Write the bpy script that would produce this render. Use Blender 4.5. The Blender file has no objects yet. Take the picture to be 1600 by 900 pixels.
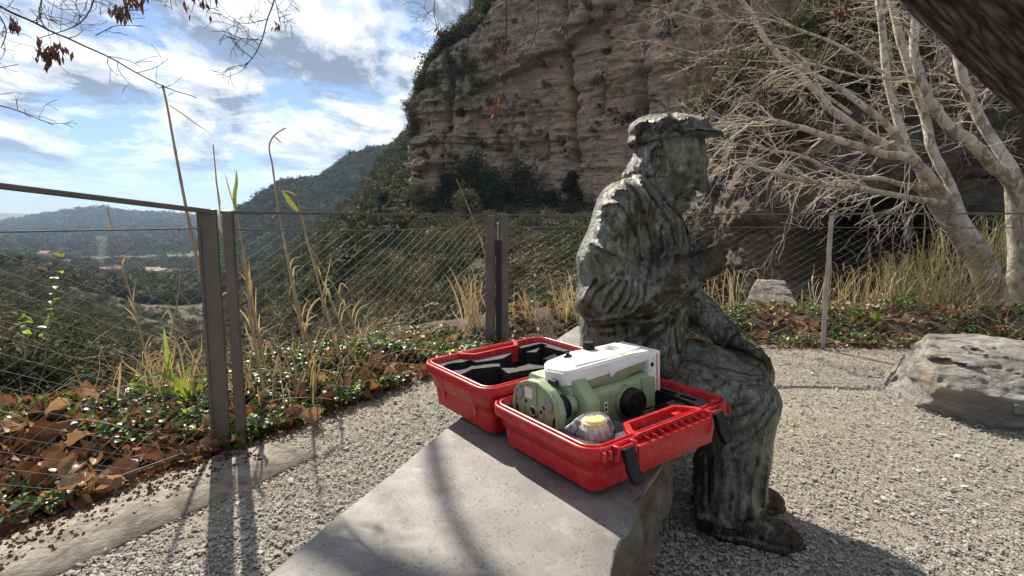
import bpy, bmesh, math, random
import numpy as np
from mathutils import Vector, Matrix, Euler

SC = bpy.context.scene
COL = SC.collection
random.seed(7)
RNG = np.random.default_rng(11)
R = math.radians

# ------------------------------------------------------------------ camera
F, PITCH, EYE = 870.0 / 1600.0, R(6.9), 1.05
cam_d = bpy.data.cameras.new('camera')
cam_d.sensor_width = 36.0
cam_d.lens = F * 36.0
cam_d.clip_start = 0.05
cam_d.clip_end = 40000.0
cam = bpy.data.objects.new('camera', cam_d)
cam.location = (0, 0, EYE)
cam.rotation_euler = (R(90) - PITCH, 0, 0)
COL.objects.link(cam)
SC.camera = cam

# ------------------------------------------------------------------ sun, sky, exposure
SUN_EL, SUN_AZ = R(42), R(-27)            # azimuth from +Y towards +X
SUN_DIR = Vector((math.sin(SUN_AZ) * math.cos(SUN_EL), math.cos(SUN_AZ) * math.cos(SUN_EL), math.sin(SUN_EL)))
sun_d = bpy.data.lights.new('sun', 'SUN')
sun_d.energy = 5.0
sun_d.angle = R(0.55)
sun_d.color = (1.0, 0.915, 0.785)
sun = bpy.data.objects.new('sun', sun_d)
sun.rotation_euler = (-SUN_DIR).to_track_quat('-Z', 'Y').to_euler()
sun.location = (-20, 40, 40)
COL.objects.link(sun)
SC.view_settings.view_transform = 'Standard'
SC.view_settings.look = 'None'
SC.view_settings.exposure = 1.0
SC.view_settings.gamma = 1.0
SC.view_settings.use_curve_mapping = False

W = bpy.data.worlds.new('World')
SC.world = W
W.use_nodes = True


class N:
    """small node-tree helper: N(nt).new('ShaderNodeX', prop=..., in0=value/socket)"""
    def __init__(self, nt):
        self.nt = nt

    def new(self, typ, ins=None, **props):
        n = self.nt.nodes.new(typ)
        for k, v in props.items():
            setattr(n, k, v)
        for k, v in (ins or {}).items():
            s = n.inputs[k]
            if isinstance(v, bpy.types.NodeSocket):
                self.nt.links.new(v, s)
            else:
                s.default_value = v
        return n

    def math(self, op, a, b=0.0, clamp=False):
        return self.new('ShaderNodeMath', {0: a, 1: b}, operation=op, use_clamp=clamp).outputs[0]

    def mix(self, f, a, b, blend='MIX'):
        n = self.new('ShaderNodeMix', data_type='RGBA', blend_type=blend)
        for i, v in ((0, f), (6, a), (7, b)):
            if isinstance(v, bpy.types.NodeSocket):
                self.nt.links.new(v, n.inputs[i])
            else:
                n.inputs[i].default_value = v if i == 0 else c4(v)
        return n.outputs[2]

    def ramp(self, f, stops, interp='LINEAR'):
        n = self.nt.nodes.new('ShaderNodeValToRGB')
        cr = n.color_ramp
        cr.interpolation = interp
        while len(cr.elements) < len(stops):
            cr.elements.new(0.5)
        for e, (p, c) in zip(cr.elements, stops):
            e.position = p
            e.color = c4(c)
        self.nt.links.new(f, n.inputs[0])
        return n.outputs[0]

    def noise(self, vec, scale, detail=4, rough=0.55, dist=0.0, out=0):
        n = self.new('ShaderNodeTexNoise', {'Scale': scale, 'Detail': detail, 'Roughness': rough, 'Distortion': dist})
        if vec is not None:
            self.nt.links.new(vec, n.inputs['Vector'])
        return n.outputs[out]

    def mapv(self, vec, scale=(1, 1, 1), rot=(0, 0, 0), loc=(0, 0, 0)):
        n = self.new('ShaderNodeMapping', {'Scale': scale, 'Rotation': rot, 'Location': loc})
        self.nt.links.new(vec, n.inputs['Vector'])
        return n.outputs[0]


def c4(c):
    if isinstance(c, (int, float)):
        return (c, c, c, 1)
    return tuple(c) + (1,) if len(c) == 3 else tuple(c)


def build_world():
    nt = W.node_tree
    nt.nodes.clear()
    n = N(nt)
    sky = n.new('ShaderNodeTexSky', sky_type='NISHITA', sun_disc=False)
    sky.sun_elevation = SUN_EL
    sky.sun_rotation = SUN_AZ
    sky.altitude = 400
    sky.air_density = 1.0
    sky.dust_density = 0.6
    sky.ozone_density = 2.0
    tc = n.new('ShaderNodeTexCoord').outputs['Generated']
    sep = n.new('ShaderNodeSeparateXYZ', {0: tc})
    z = n.math('MAXIMUM', sep.outputs[2], 0.0)
    zz = n.math('ADD', z, 0.10)
    px = n.math('DIVIDE', sep.outputs[0], zz)
    py = n.math('DIVIDE', sep.outputs[1], zz)
    uv = n.new('ShaderNodeCombineXYZ', {0: px, 1: py, 2: 0.0}).outputs[0]
    # heaped clouds by bearing and height; each lit along its upper edge, grey below
    az = n.math('ARCTAN2', sep.outputs[0], sep.outputs[1])
    kx = n.math('SUBTRACT', 4.6, n.math('MULTIPLY', z, 4.2))
    ky = n.math('SUBTRACT', 15.0, n.math('MULTIPLY', z, 17.0))

    def field(lift, scale, off, det, dist):
        v = n.new('ShaderNodeCombineXYZ', {0: n.math('MULTIPLY', az, kx), 1: n.math('ADD', n.math('MULTIPLY', z, ky), lift), 2: off}).outputs[0]
        return n.noise(v, scale, det, 0.6, dist)
    f0 = field(0.0, 1.5, 4.2, 10, 0.3)
    f1 = field(0.22, 1.5, 4.2, 7, 0.3)
    veil = n.noise(n.mapv(uv, (0.7, 0.45, 1), (0, 0, 0.5), (3.1, 1.7, 0)), 1.0, 7, 0.62, 0.5)
    cov = n.math('ADD', n.math('MULTIPLY', f0, 0.72), n.math('MULTIPLY', veil, 0.28))
    mask = n.ramp(cov, [(0.415, 0.0), (0.455, 0.55), (0.51, 1.0)], 'EASE')
    up = n.math('SUBTRACT', f1, f0)
    dens = n.math('ADD', n.math('MULTIPLY', up, 1.5), n.math('MULTIPLY', n.math('SUBTRACT', f0, 0.5), 1.0))
    shade = n.ramp(n.math('ADD', dens, 0.5), [(0.42, 0.0), (0.51, 0.5), (0.60, 1.0)], 'EASE')
    cloud = n.mix(shade, (0.575, 0.585, 0.60), (0.115, 0.142, 0.188))
    base = n.new('ShaderNodeVectorMath', {0: sky.outputs[0], 3: 0.042}, operation='SCALE').outputs[0]
    base = n.mix(1.0, base, (0.76, 0.95, 1.20), 'MULTIPLY')
    # clouds thin out into clear pale air just above the horizon
    low = n.ramp(z, [(0.0, 0.0), (0.03, 0.12), (0.065, 0.7), (0.10, 1.0)])
    m = n.math('MULTIPLY', mask, low)
    col = n.mix(m, base, cloud)
    bg = n.new('ShaderNodeBackground', {0: col, 1: 1.0})
    out = n.new('ShaderNodeOutputWorld')
    nt.links.new(bg.outputs[0], out.inputs[0])


build_world()


# ------------------------------------------------------------------ noise in numpy
def _hash(ix, iy, iz, seed):
    h = (ix * 374761393 + iy * 668265263 + iz * 2147483647 + seed * 1274126177) & 0xFFFFFFFF
    h = ((h ^ (h >> 13)) * 1274126177) & 0xFFFFFFFF
    return h ^ (h >> 16)


_G = np.array([[1, 1, 0], [-1, 1, 0], [1, -1, 0], [-1, -1, 0], [1, 0, 1], [-1, 0, 1], [1, 0, -1], [-1, 0, -1],
               [0, 1, 1], [0, -1, 1], [0, 1, -1], [0, -1, -1], [1, 1, 0], [0, -1, 1], [-1, 1, 0], [0, -1, -1]], np.float32)


def perlin(p, seed=0):
    p = np.asarray(p, np.float32)
    i = np.floor(p).astype(np.int64)
    f = p - i
    u = f * f * f * (f * (f * 6 - 15) + 10)
    out = 0
    for dx in (0, 1):
        wx = u[..., 0] if dx else 1 - u[..., 0]
        for dy in (0, 1):
            wy = u[..., 1] if dy else 1 - u[..., 1]
            for dz in (0, 1):
                wz = u[..., 2] if dz else 1 - u[..., 2]
                g = _G[_hash(i[..., 0] + dx, i[..., 1] + dy, i[..., 2] + dz, seed) & 15]
                d = g[..., 0] * (f[..., 0] - dx) + g[..., 1] * (f[..., 1] - dy) + g[..., 2] * (f[..., 2] - dz)
                out = out + wx * wy * wz * d
    return out


def fbm(p, octv=4, seed=0, gain=0.5, lac=2.03, ridge=False):
    a, s, t = 1.0, 0.0, 0.0
    p = np.asarray(p, np.float32)
    for k in range(octv):
        v = perlin(p, seed + k * 17)
        if ridge:
            v = 1 - 2 * np.abs(v)
        s = s + a * v
        t += a
        a *= gain
        p = p * lac + 3.7
    return s / t


def cells(p, seed=0):
    """Worley: distance to nearest and second nearest feature point, and the id of the nearest"""
    p = np.asarray(p, np.float32)
    i = np.floor(p).astype(np.int64)
    d1 = np.full(p.shape[:-1], 9.0, np.float32)
    d2 = d1.copy()
    idn = np.zeros(p.shape[:-1], np.int64)
    for dx in (-1, 0, 1):
        for dy in (-1, 0, 1):
            for dz in (-1, 0, 1):
                c = i + np.array([dx, dy, dz])
                h = _hash(c[..., 0], c[..., 1], c[..., 2], seed)
                fx = (h & 1023) / 1023.0
                fy = ((h >> 10) & 1023) / 1023.0
                fz = ((h >> 20) & 1023) / 1023.0
                q = np.stack([c[..., 0] + fx, c[..., 1] + fy, c[..., 2] + fz], -1) - p
                d = np.sqrt((q * q).sum(-1))
                near = d < d1
                d2 = np.where(near, d1, np.minimum(d2, d))
                idn = np.where(near, h, idn)
                d1 = np.where(near, d, d1)
    return d1, d2, (idn & 4095) / 4095.0


def sstep(a, b, x):
    t = np.clip((x - a) / (b - a), 0, 1)
    return t * t * (3 - 2 * t)


# ------------------------------------------------------------------ objects
def mesh_np(name, v, f, smooth=True):
    """mesh from a vertex array and an (n,3) or (n,4) face array, or a list of faces"""
    me = bpy.data.meshes.new(name)
    if isinstance(f, np.ndarray):
        v = np.asarray(v, np.float32)
        k = f.shape[1]
        me.vertices.add(len(v))
        me.vertices.foreach_set('co', v.ravel())
        me.loops.add(f.size)
        me.loops.foreach_set('vertex_index', f.astype(np.int32).ravel())
        me.polygons.add(len(f))
        me.polygons.foreach_set('loop_start', np.arange(0, f.size, k, dtype=np.int32))
        me.polygons.foreach_set('loop_total', np.full(len(f), k, np.int32))
        me.update(calc_edges=True)
    else:
        me.from_pydata([tuple(map(float, q)) for q in v], [], [tuple(map(int, q)) for q in f])
        me.update()
    me.validate()
    if smooth:
        me.polygons.foreach_set('use_smooth', np.ones(len(me.polygons), bool))
    return me


def link(name, me, mat=None, parent=None):
    if mat is not None and not me.materials:
        for q in (mat if isinstance(mat, (list, tuple)) else [mat]):
            me.materials.append(q)
    o = bpy.data.objects.new(name, me)
    COL.objects.link(o)
    if parent is not None:
        o.parent = parent
    return o


def obj(name, v, f, mat, parent=None, smooth=True):
    return link(name, mesh_np(name, v, f, smooth), mat, parent)


def bobj(name, bm, mat, parent=None, smooth=False, angle=None):
    me = bpy.data.meshes.new(name)
    bmesh.ops.recalc_face_normals(bm, faces=bm.faces)
    bm.to_mesh(me)
    bm.free()
    if smooth:
        me.polygons.foreach_set('use_smooth', np.ones(len(me.polygons), bool))
        if angle:
            me.set_sharp_from_angle(angle=R(angle))
    return link(name, me, mat, parent)


def tag(o, label=None, cat=None, group=None, kind=None):
    for k, q in (('label', label), ('category', cat), ('group', group), ('kind', kind)):
        if q:
            o[k] = q
    return o


def thing(name, label, cat, loc=(0, 0, 0), rz=0.0, group=None):
    o = bpy.data.objects.new(name, None)
    o.empty_display_size = 0.1
    o.location = loc
    o.rotation_euler = (0, 0, rz)
    COL.objects.link(o)
    return tag(o, label, cat, group)


def grid_faces(nu, nv, wrap=False):
    """quads of a (nu, nv) grid stored row by row (nv fastest); wrap closes v"""
    a = np.arange(nu * nv).reshape(nu, nv)
    if wrap:
        b = np.roll(a, -1, axis=1)
        return np.stack([a[:-1], a[1:], b[1:], b[:-1]], -1).reshape(-1, 4)
    return np.stack([a[:-1, :-1], a[1:, :-1], a[1:, 1:], a[:-1, 1:]], -1).reshape(-1, 4)


class Tubes:
    """collects tapered tubes along polylines, builds one mesh"""
    def __init__(self):
        self.v, self.f, self.n = [], [], 0

    def add(self, pts, rad, seg=6, cap=True, flat=None):
        p = np.asarray(pts, float)
        m = len(p)
        r = np.full(m, rad, float) if np.isscalar(rad) else np.asarray(rad, float)
        t = np.gradient(p, axis=0)
        t /= np.linalg.norm(t, axis=1)[:, None] + 1e-12
        ref = np.array([0, 0, 1.0]) if abs(t[0][2]) < 0.9 else np.array([1.0, 0, 0])
        s = np.cross(t[0], ref)
        s /= np.linalg.norm(s)
        S = []
        for k in range(m):
            s = s - t[k] * np.dot(s, t[k])
            s /= np.linalg.norm(s) + 1e-12
            S.append(s)
        S = np.array(S)
        B = np.cross(t, S)
        a = np.arange(seg) * 2 * math.pi / seg
        ring = p[:, None] + r[:, None, None] * (S[:, None] * np.cos(a)[None, :, None] + B[:, None] * np.sin(a)[None, :, None])
        self.v.append(ring.reshape(-1, 3))
        self.f.append(grid_faces(m, seg, True) + self.n)
        if cap:
            e = self.n + np.arange(seg)
            if seg == 4:
                self.f.append(np.array([e[::-1], e + (m - 1) * seg]))
            elif seg == 3:
                self.f.append(np.array([[e[2], e[1], e[0], e[0]]])[:0])
            else:
                c = []
                for off, fl in ((0, True), ((m - 1) * seg, False)):
                    q = e + off
                    for k in range(1, seg - 2, 2):
                        w = [q[0], q[k], q[k + 1], q[k + 2]]
                        c.append(w[::-1] if fl else w)
                self.f.append(np.array(c))
        self.n += m * seg

    def build(self, name, mat, parent=None, smooth=True):
        return obj(name, np.concatenate(self.v), np.concatenate(self.f), mat, parent, smooth)


def resample(pts, n, smooth=True):
    """n points along a polyline (Catmull-Rom when smooth); works on any number of columns"""
    p = np.asarray(pts, float)
    d = np.r_[0, np.cumsum(np.linalg.norm(np.diff(p[:, :3], axis=0), axis=1))]
    x = np.linspace(0, d[-1], n)
    if not smooth or len(p) < 3:
        return np.stack([np.interp(x, d, p[:, k]) for k in range(p.shape[1])], 1)
    m = np.gradient(p, d, axis=0)
    k = np.clip(np.searchsorted(d, x, side='right') - 1, 0, len(p) - 2)
    h = (d[k + 1] - d[k])[:, None]
    t = ((x - d[k])[:, None]) / h
    return ((2 * t**3 - 3 * t**2 + 1) * p[k] + (t**3 - 2 * t**2 + t) * h * m[k]
            + (-2 * t**3 + 3 * t**2) * p[k + 1] + (t**3 - t**2) * h * m[k + 1])


def bm_prism(poly, axis_o, ax, ay, az, depth, bevel=0.0, seg=2):
    """closed prism: 2D poly in the plane (ax, ay) through axis_o, extruded by depth along az"""
    bm = bmesh.new()
    o, ax, ay, az = map(np.array, (axis_o, ax, ay, az))
    a = [bm.verts.new(o + ax * x + ay * y) for x, y in poly]
    b = [bm.verts.new(o + ax * x + ay * y + az * depth) for x, y in poly]
    bm.faces.new(a[::-1])
    bm.faces.new(b)
    k = len(a)
    for i in range(k):
        bm.faces.new((a[i], a[(i + 1) % k], b[(i + 1) % k], b[i]))
    bmesh.ops.recalc_face_normals(bm, faces=bm.faces)
    if bevel:
        bmesh.ops.bevel(bm, geom=list(bm.edges), offset=bevel, segments=seg, affect='EDGES', profile=0.5)
    return bm


def bm_box(lo, hi, bevel=0.0, seg=2):
    lo, hi = np.array(lo, float), np.array(hi, float)
    d = hi - lo
    return bm_prism([(0, 0), (d[0], 0), (d[0], d[1]), (0, d[1])], lo, (1, 0, 0), (0, 1, 0), (0, 0, 1), d[2], bevel, seg)


def bm_lathe(profile, o, axis, seg=24, close=True):
    """profile [(radius, along)] spun about axis through o"""
    axis = np.array(axis, float)
    axis /= np.linalg.norm(axis)
    ref = np.array([0, 0, 1.0]) if abs(axis[2]) < 0.9 else np.array([1.0, 0, 0])
    s = np.cross(axis, ref)
    s /= np.linalg.norm(s)
    b = np.cross(axis, s)
    bm = bmesh.new()
    rings = []
    for r, h in profile:
        rings.append([bm.verts.new(np.array(o) + axis * h + r * (s * math.cos(t) + b * math.sin(t)))
                      for t in np.arange(seg) * 2 * math.pi / seg])
    for A, B in zip(rings[:-1], rings[1:]):
        for k in range(seg):
            bm.faces.new((A[k], A[(k + 1) % seg], B[(k + 1) % seg], B[k]))
    if close:
        bm.faces.new(rings[0][::-1])
        bm.faces.new(rings[-1])
    return bm


def bm_join(*bms):
    out = bmesh.new()
    for b in bms:
        me = bpy.data.meshes.new('tmp')
        b.to_mesh(me)
        b.free()
        out.from_mesh(me)
        bpy.data.meshes.remove(me)
    return out


def P(x, y, Y):
    """world point at distance Y in front of the viewpoint, seen in direction (x, y) of the 1600 x 900 photograph"""
    a, b = (x - 800) / 870.0, (y - 450) / 870.0
    d = np.array([a, math.cos(PITCH) - b * math.sin(PITCH), -math.sin(PITCH) - b * math.cos(PITCH)])
    return np.array([0, 0, EYE]) + d * (Y / d[1])


def scatter(name, pts, rot, scl, variants, parent=None, idx=None):
    """one object whose geometry nodes put copies of the variant meshes on the given points"""
    pts = np.asarray(pts, np.float32)
    me = bpy.data.meshes.new(name)
    me.vertices.add(len(pts))
    me.vertices.foreach_set('co', pts.ravel())
    n = len(pts)
    if idx is None:
        idx = RNG.integers(0, len(variants), n)
    a = me.attributes.new('turn', 'FLOAT_VECTOR', 'POINT')
    a.data.foreach_set('vector', np.asarray(rot, np.float32).ravel())
    scl = np.asarray(scl, np.float32)
    if scl.ndim == 1:
        scl = np.repeat(scl[:, None], 3, 1)
    a = me.attributes.new('size', 'FLOAT_VECTOR', 'POINT')
    a.data.foreach_set('vector', scl.ravel())
    a = me.attributes.new('pick', 'INT', 'POINT')
    a.data.foreach_set('value', np.asarray(idx, np.int32))
    src = bpy.data.collections.new(name + '_kinds')
    for k, m in enumerate(variants):
        src.objects.link(bpy.data.objects.new('%s_kind_%02d' % (name, k), m))
    ng = bpy.data.node_groups.new(name, 'GeometryNodeTree')
    ng.interface.new_socket('Geometry', in_out='INPUT', socket_type='NodeSocketGeometry')
    ng.interface.new_socket('Geometry', in_out='OUTPUT', socket_type='NodeSocketGeometry')
    gi, go = ng.nodes.new('NodeGroupInput'), ng.nodes.new('NodeGroupOutput')
    ci = ng.nodes.new('GeometryNodeCollectionInfo')
    ci.inputs['Collection'].default_value = src
    ci.inputs['Separate Children'].default_value = True
    ci.inputs['Reset Children'].default_value = True
    ip = ng.nodes.new('GeometryNodeInstanceOnPoints')
    ip.inputs['Pick Instance'].default_value = True

    def attr(nm, typ):
        q = ng.nodes.new('GeometryNodeInputNamedAttribute')
        q.data_type = typ
        q.inputs['Name'].default_value = nm
        return q.outputs['Attribute']
    L = ng.links.new
    L(gi.outputs[0], ip.inputs['Points'])
    L(ci.outputs[0], ip.inputs['Instance'])
    L(attr('pick', 'INT'), ip.inputs['Instance Index'])
    L(attr('turn', 'FLOAT_VECTOR'), ip.inputs['Rotation'])
    L(attr('size', 'FLOAT_VECTOR'), ip.inputs['Scale'])
    L(ip.outputs[0], go.inputs[0])
    o = bpy.data.objects.new(name, me)
    COL.objects.link(o)
    o.modifiers.new('scatter', 'NODES').node_group = ng
    if parent is not None:
        o.parent = parent
    return o


# ------------------------------------------------------------------ materials
def mat(name, rough=0.8, metal=0.0, spec=0.5):
    m = bpy.data.materials.new(name)
    m.use_nodes = True
    n = N(m.node_tree)
    b = m.node_tree.nodes['Principled BSDF']
    b.inputs['Roughness'].default_value = rough
    b.inputs['Metallic'].default_value = metal
    b.inputs['Specular IOR Level'].default_value = spec
    return m, n, b


def set_in(n, b, key, sock):
    n.nt.links.new(sock, b.inputs[key])


def bump(n, b, h, strength=0.4, dist=0.01):
    q = n.new('ShaderNodeBump', {'Strength': strength, 'Distance': dist, 'Height': h})
    n.nt.links.new(q.outputs[0], b.inputs['Normal'])


def coords(n, kind='Object'):
    return n.new('ShaderNodeTexCoord').outputs[kind]


def wpos(n):
    return n.new('ShaderNodeNewGeometry').outputs['Position']


def rough_mat(name, stops, scale, rough=0.85, bscale=None, bstr=0.4, bdist=0.01, detail=6, mottle=None, spec=0.3, metal=0.0, world=True, squash=None):
    m, n, b = mat(name, rough, metal, spec)
    c = wpos(n) if world else coords(n)
    if squash:
        c = n.mapv(c, squash)
    col = n.ramp(n.noise(c, scale, detail, 0.6), stops)
    if mottle:
        ms, mc, ma = mottle
        f = n.ramp(n.noise(c, ms, 5, 0.65), [(0.45, 0.0), (0.62, ma)])
        col = n.mix(f, col, mc)
    set_in(n, b, 'Base Color', col)
    if bscale:
        bump(n, b, n.noise(c, bscale, 6, 0.65), bstr, bdist)
    return m


def plain(name, col, rough=0.5, metal=0.0, spec=0.5, vary=0.06, scale=30, bstr=0.05, bdist=0.002):
    m, n, b = mat(name, rough, metal, spec)
    c = coords(n)
    f = n.noise(c, scale, 4, 0.6)
    lo = tuple(max(0, q * (1 - vary * 2.2)) for q in col)
    hi = tuple(min(1, q * (1 + vary * 2.2)) for q in col)
    set_in(n, b, 'Base Color', n.ramp(f, [(0.3, lo), (0.7, hi)]))
    rr = n.new('ShaderNodeMapRange', {'Value': n.noise(c, scale * 0.6, 3), 'From Min': 0.3, 'From Max': 0.7, 'To Min': max(0.02, rough - 0.09), 'To Max': min(1, rough + 0.09)})
    set_in(n, b, 'Roughness', rr.outputs[0])
    if bstr:
        bump(n, b, n.noise(c, scale * 4, 4), bstr, bdist)
    return m


def leafy(name, stops, rough=0.55, transl=0.35, spec=0.35, tint=None, mott=3.0):
    """leaf material: colour by instance and by place, light passing through"""
    m, n, b = mat(name, rough, 0, spec)
    oi = n.new('ShaderNodeObjectInfo').outputs['Random']
    f = n.math('ADD', n.math('MULTIPLY', oi, 0.55), n.math('MULTIPLY', n.noise(wpos(n), mott, 4), 0.55), True)
    col = n.ramp(f, stops)
    set_in(n, b, 'Base Color', col)
    if transl:
        tr = n.new('ShaderNodeBsdfTranslucent', {'Color': n.mix(1.0, col, tint or (1.5, 1.4, 0.8), 'MULTIPLY')})
        mx = n.new('ShaderNodeMixShader', {0: transl, 1: b.outputs[0], 2: tr.outputs[0]})
        out = [q for q in m.node_tree.nodes if q.type == 'OUTPUT_MATERIAL'][0]
        n.nt.links.new(mx.outputs[0], out.inputs[0])
    return m

# ================================================================== THE SETTING
# terrace edge (the fence line): left panel, front panel, right run
FENCE = [np.array([-2.55, 0.33]), np.array([-1.325, 2.482]), np.array([-0.106, 4.501]), np.array([9.0, 4.56])]

M_GRAVEL_BASE = rough_mat('gravel_fines', [(0.25, (0.19, 0.165, 0.135)), (0.5, (0.30, 0.27, 0.225)), (0.75, (0.40, 0.365, 0.31))], 22, 0.95,
                          bscale=160, bstr=0.9, bdist=0.012, mottle=(1.1, (0.36, 0.31, 0.22), 0.55))
M_EARTH = rough_mat('dark_earth', [(0.3, (0.035, 0.026, 0.018)), (0.7, (0.11, 0.08, 0.055))], 9, 0.95, bscale=40, bstr=0.8, bdist=0.03)
M_CONCRETE = rough_mat('old_concrete', [(0.3, (0.19, 0.17, 0.14)), (0.7, (0.31, 0.285, 0.24))], 7, 0.9, bscale=70, bstr=0.7, bdist=0.01,
                       mottle=(13, (0.11, 0.09, 0.07), 0.75))


def hillside_material():
    m, n, b = mat('hillside', 0.95, 0, 0.15)
    c = wpos(n)
    big = n.noise(c, 0.018, 8, 0.62)
    mid = n.noise(c, 0.13, 7, 0.65)
    f = n.math('ADD', n.math('MULTIPLY', big, 0.5), n.math('MULTIPLY', mid, 0.5))
    col = n.ramp(f, [(0.40, (0.034, 0.042, 0.02)), (0.50, (0.065, 0.066, 0.036)), (0.57, (0.125, 0.098, 0.066)), (0.68, (0.20, 0.155, 0.115))])
    set_in(n, b, 'Base Color', col)
    bump(n, b, n.noise(c, 0.6, 8, 0.7), 1.0, 0.8)
    return m


M_HILL = hillside_material()


def rock_material(name, zs=1.0, warm=0.0, dark=1.0, tint=(1, 1, 1)):
    m, n, b = mat(name, 0.93, 0, 0.2)
    c = wpos(n)
    strat = n.noise(n.mapv(c, (0.06 * zs, 0.06 * zs, 0.8 * zs), (0.03, -0.02, 0)), 1.0, 9, 0.68, 0.6)
    d = dark
    col = n.ramp(strat, [(0.28, (0.085 * d, 0.07 * d, 0.06 * d)), (0.42, (0.21 * d, 0.175 * d, 0.14 * d)), (0.52, (0.30 * d, 0.25 * d, 0.195 * d)),
                         (0.62, (0.245 * d, 0.20 * d, 0.155 * d)), (0.75, (0.38 * d, 0.315 * d, 0.235 * d))])
    grey = n.noise(n.mapv(c, (0.35 * zs, 0.35 * zs, 0.07 * zs)), 1.0, 7, 0.65, 0.4)
    col = n.mix(n.ramp(grey, [(0.50, 0.0), (0.64, 0.65)]), col, (0.165 * d, 0.16 * d, 0.155 * d))
    och = n.noise(n.mapv(c, (0.2 * zs, 0.2 * zs, 0.16 * zs), (0, 0, 0), (5, 9, 2)), 1.0, 6, 0.6)
    col = n.mix(n.ramp(och, [(0.52, 0.0), (0.68, 0.6 + warm)]), col, (0.40 * d, 0.29 * d, 0.17 * d))
    red = n.noise(n.mapv(c, (0.13 * zs, 0.13 * zs, 0.5 * zs), (0, 0, 0), (2, 1, 7)), 1.0, 6, 0.6)
    col = n.mix(n.ramp(red, [(0.54, 0.0), (0.7, 0.5)]), col, (0.24 * d, 0.145 * d, 0.105 * d))
    fine = n.noise(c, 2.2 * zs, 8, 0.75)
    col = n.mix(0.75, col, n.ramp(fine, [(0.3, (0.45, 0.45, 0.45)), (0.7, (1.35, 1.35, 1.35))]), 'MULTIPLY')
    col = n.mix(1.0, col, tint, 'MULTIPLY')
    set_in(n, b, 'Base Color', col)
    h = n.math('ADD', n.noise(n.mapv(c, (0.7 * zs, 0.7 * zs, 3.2 * zs)), 1.0, 10, 0.72), n.math('MULTIPLY', n.noise(c, 3.0 * zs, 8, 0.7), 0.6))
    bump(n, b, h, 1.0, 0.45 / zs)
    return m


M_CLIFF = rock_material('cliff_rock', 1.0, 0.1, 1.85, (1.03, 0.95, 0.90))
M_BANK = rock_material('bank_rock', 4.0, 0.05, 0.62)

# ---- terrace: gravel over fines, concrete edge, planted bank outside the fence
def fence_x(y):
    """x of the fence line at depth y, for the left and front panels"""
    return np.interp(y, [f[1] for f in FENCE[:3]], [f[0] for f in FENCE[:3]])


def terrace():
    nx, ny = 230, 130
    xs = np.linspace(0, 1, nx)
    ys = np.linspace(-2.5, 4.66, ny)
    y = np.repeat(ys[:, None], nx, 1)
    x0 = np.where(ys < 0.33, -2.55 - (0.33 - ys) * 0.57, fence_x(ys)) + 0.02
    x = x0[:, None] + (9.0 - x0[:, None]) * xs[None, :] ** 1.3
    p = np.stack([x, y, x * 0], -1)
    z = 0.012 * fbm(p * 1.3, 3, 5) + 0.006 * fbm(p * 9, 3, 9)
    v = np.stack([x, y, z - 0.004], -1).reshape(-1, 3)
    o = obj('gravel_path', v, grid_faces(ny, nx)[:, ::-1], M_GRAVEL_BASE)
    tag(o, 'pale gravel path running past the stone bench', None, None, 'structure')


terrace()


def offset_line(d, n_per=1.0, y_min=None):
    """points along the fence line moved outward by d, evenly spaced, with mitred corners"""
    pts = []
    for k, p in enumerate(FENCE):
        ns = []
        if k > 0:
            e = FENCE[k] - FENCE[k - 1]
            e = e / np.linalg.norm(e)
            ns.append(np.array([-e[1], e[0]]))
        if k < len(FENCE) - 1:
            e = FENCE[k + 1] - FENCE[k]
            e = e / np.linalg.norm(e)
            ns.append(np.array([-e[1], e[0]]))
        n = sum(ns)
        n = n / np.linalg.norm(n)
        pts.append(p + n * d / max(0.5, np.dot(n, ns[0])))
    return np.array(pts)


def bank_height(x, y, d):
    """height of the planted bank at distance d outside the fence"""
    p = np.stack([x, y, x * 0], -1)
    mound = 0.10 * sstep(0.0, 0.6, d) * (0.6 + 0.8 * perlin(p * 0.9, 3)) + 0.12 * sstep(0.2, 0.7, d) * sstep(-0.9, 0.3, x)
    fall = np.where(d > 1.15, (d - 1.15) * 0.62, 0)
    return -0.012 + mound - fall + 0.03 * fbm(p * 4, 3, 8) * sstep(-0.05, 0.2, d)


def fence_dist(x, y):
    """signed distance outside the fence line (positive beyond it)"""
    best = np.full(np.shape(x), 1e9)
    sign = np.ones(np.shape(x))
    for a, b in zip(FENCE[:-1], FENCE[1:]):
        e = b - a
        L = np.linalg.norm(e)
        e = e / L
        t = np.clip((x - a[0]) * e[0] + (y - a[1]) * e[1], 0, L)
        qx, qy = x - a[0] - e[0] * t, y - a[1] - e[1] * t
        dd = np.hypot(qx, qy)
        s = np.sign(-e[1] * qx + e[0] * qy)
        sign = np.where(dd < best, s, sign)
        best = np.minimum(best, dd)
    return best * sign


def bank():
    ds = np.r_[np.linspace(-0.22, 1.2, 40), np.linspace(1.3, 9, 40)]
    rows = [resample(offset_line(d), 260, False) for d in ds]
    g = np.array(rows)
    x, y = g[..., 0], g[..., 1]
    D = np.repeat(ds[:, None], g.shape[1], 1)
    z = bank_height(x, y, D)
    o = obj('planted_bank', np.stack([x, y, z], -1).reshape(-1, 3), grid_faces(*g.shape[:2]), M_EARTH)
    return tag(o, 'strip of dark earth outside the fence under leaves and ivy', None, None, 'structure')


BANK = bank()


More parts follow.
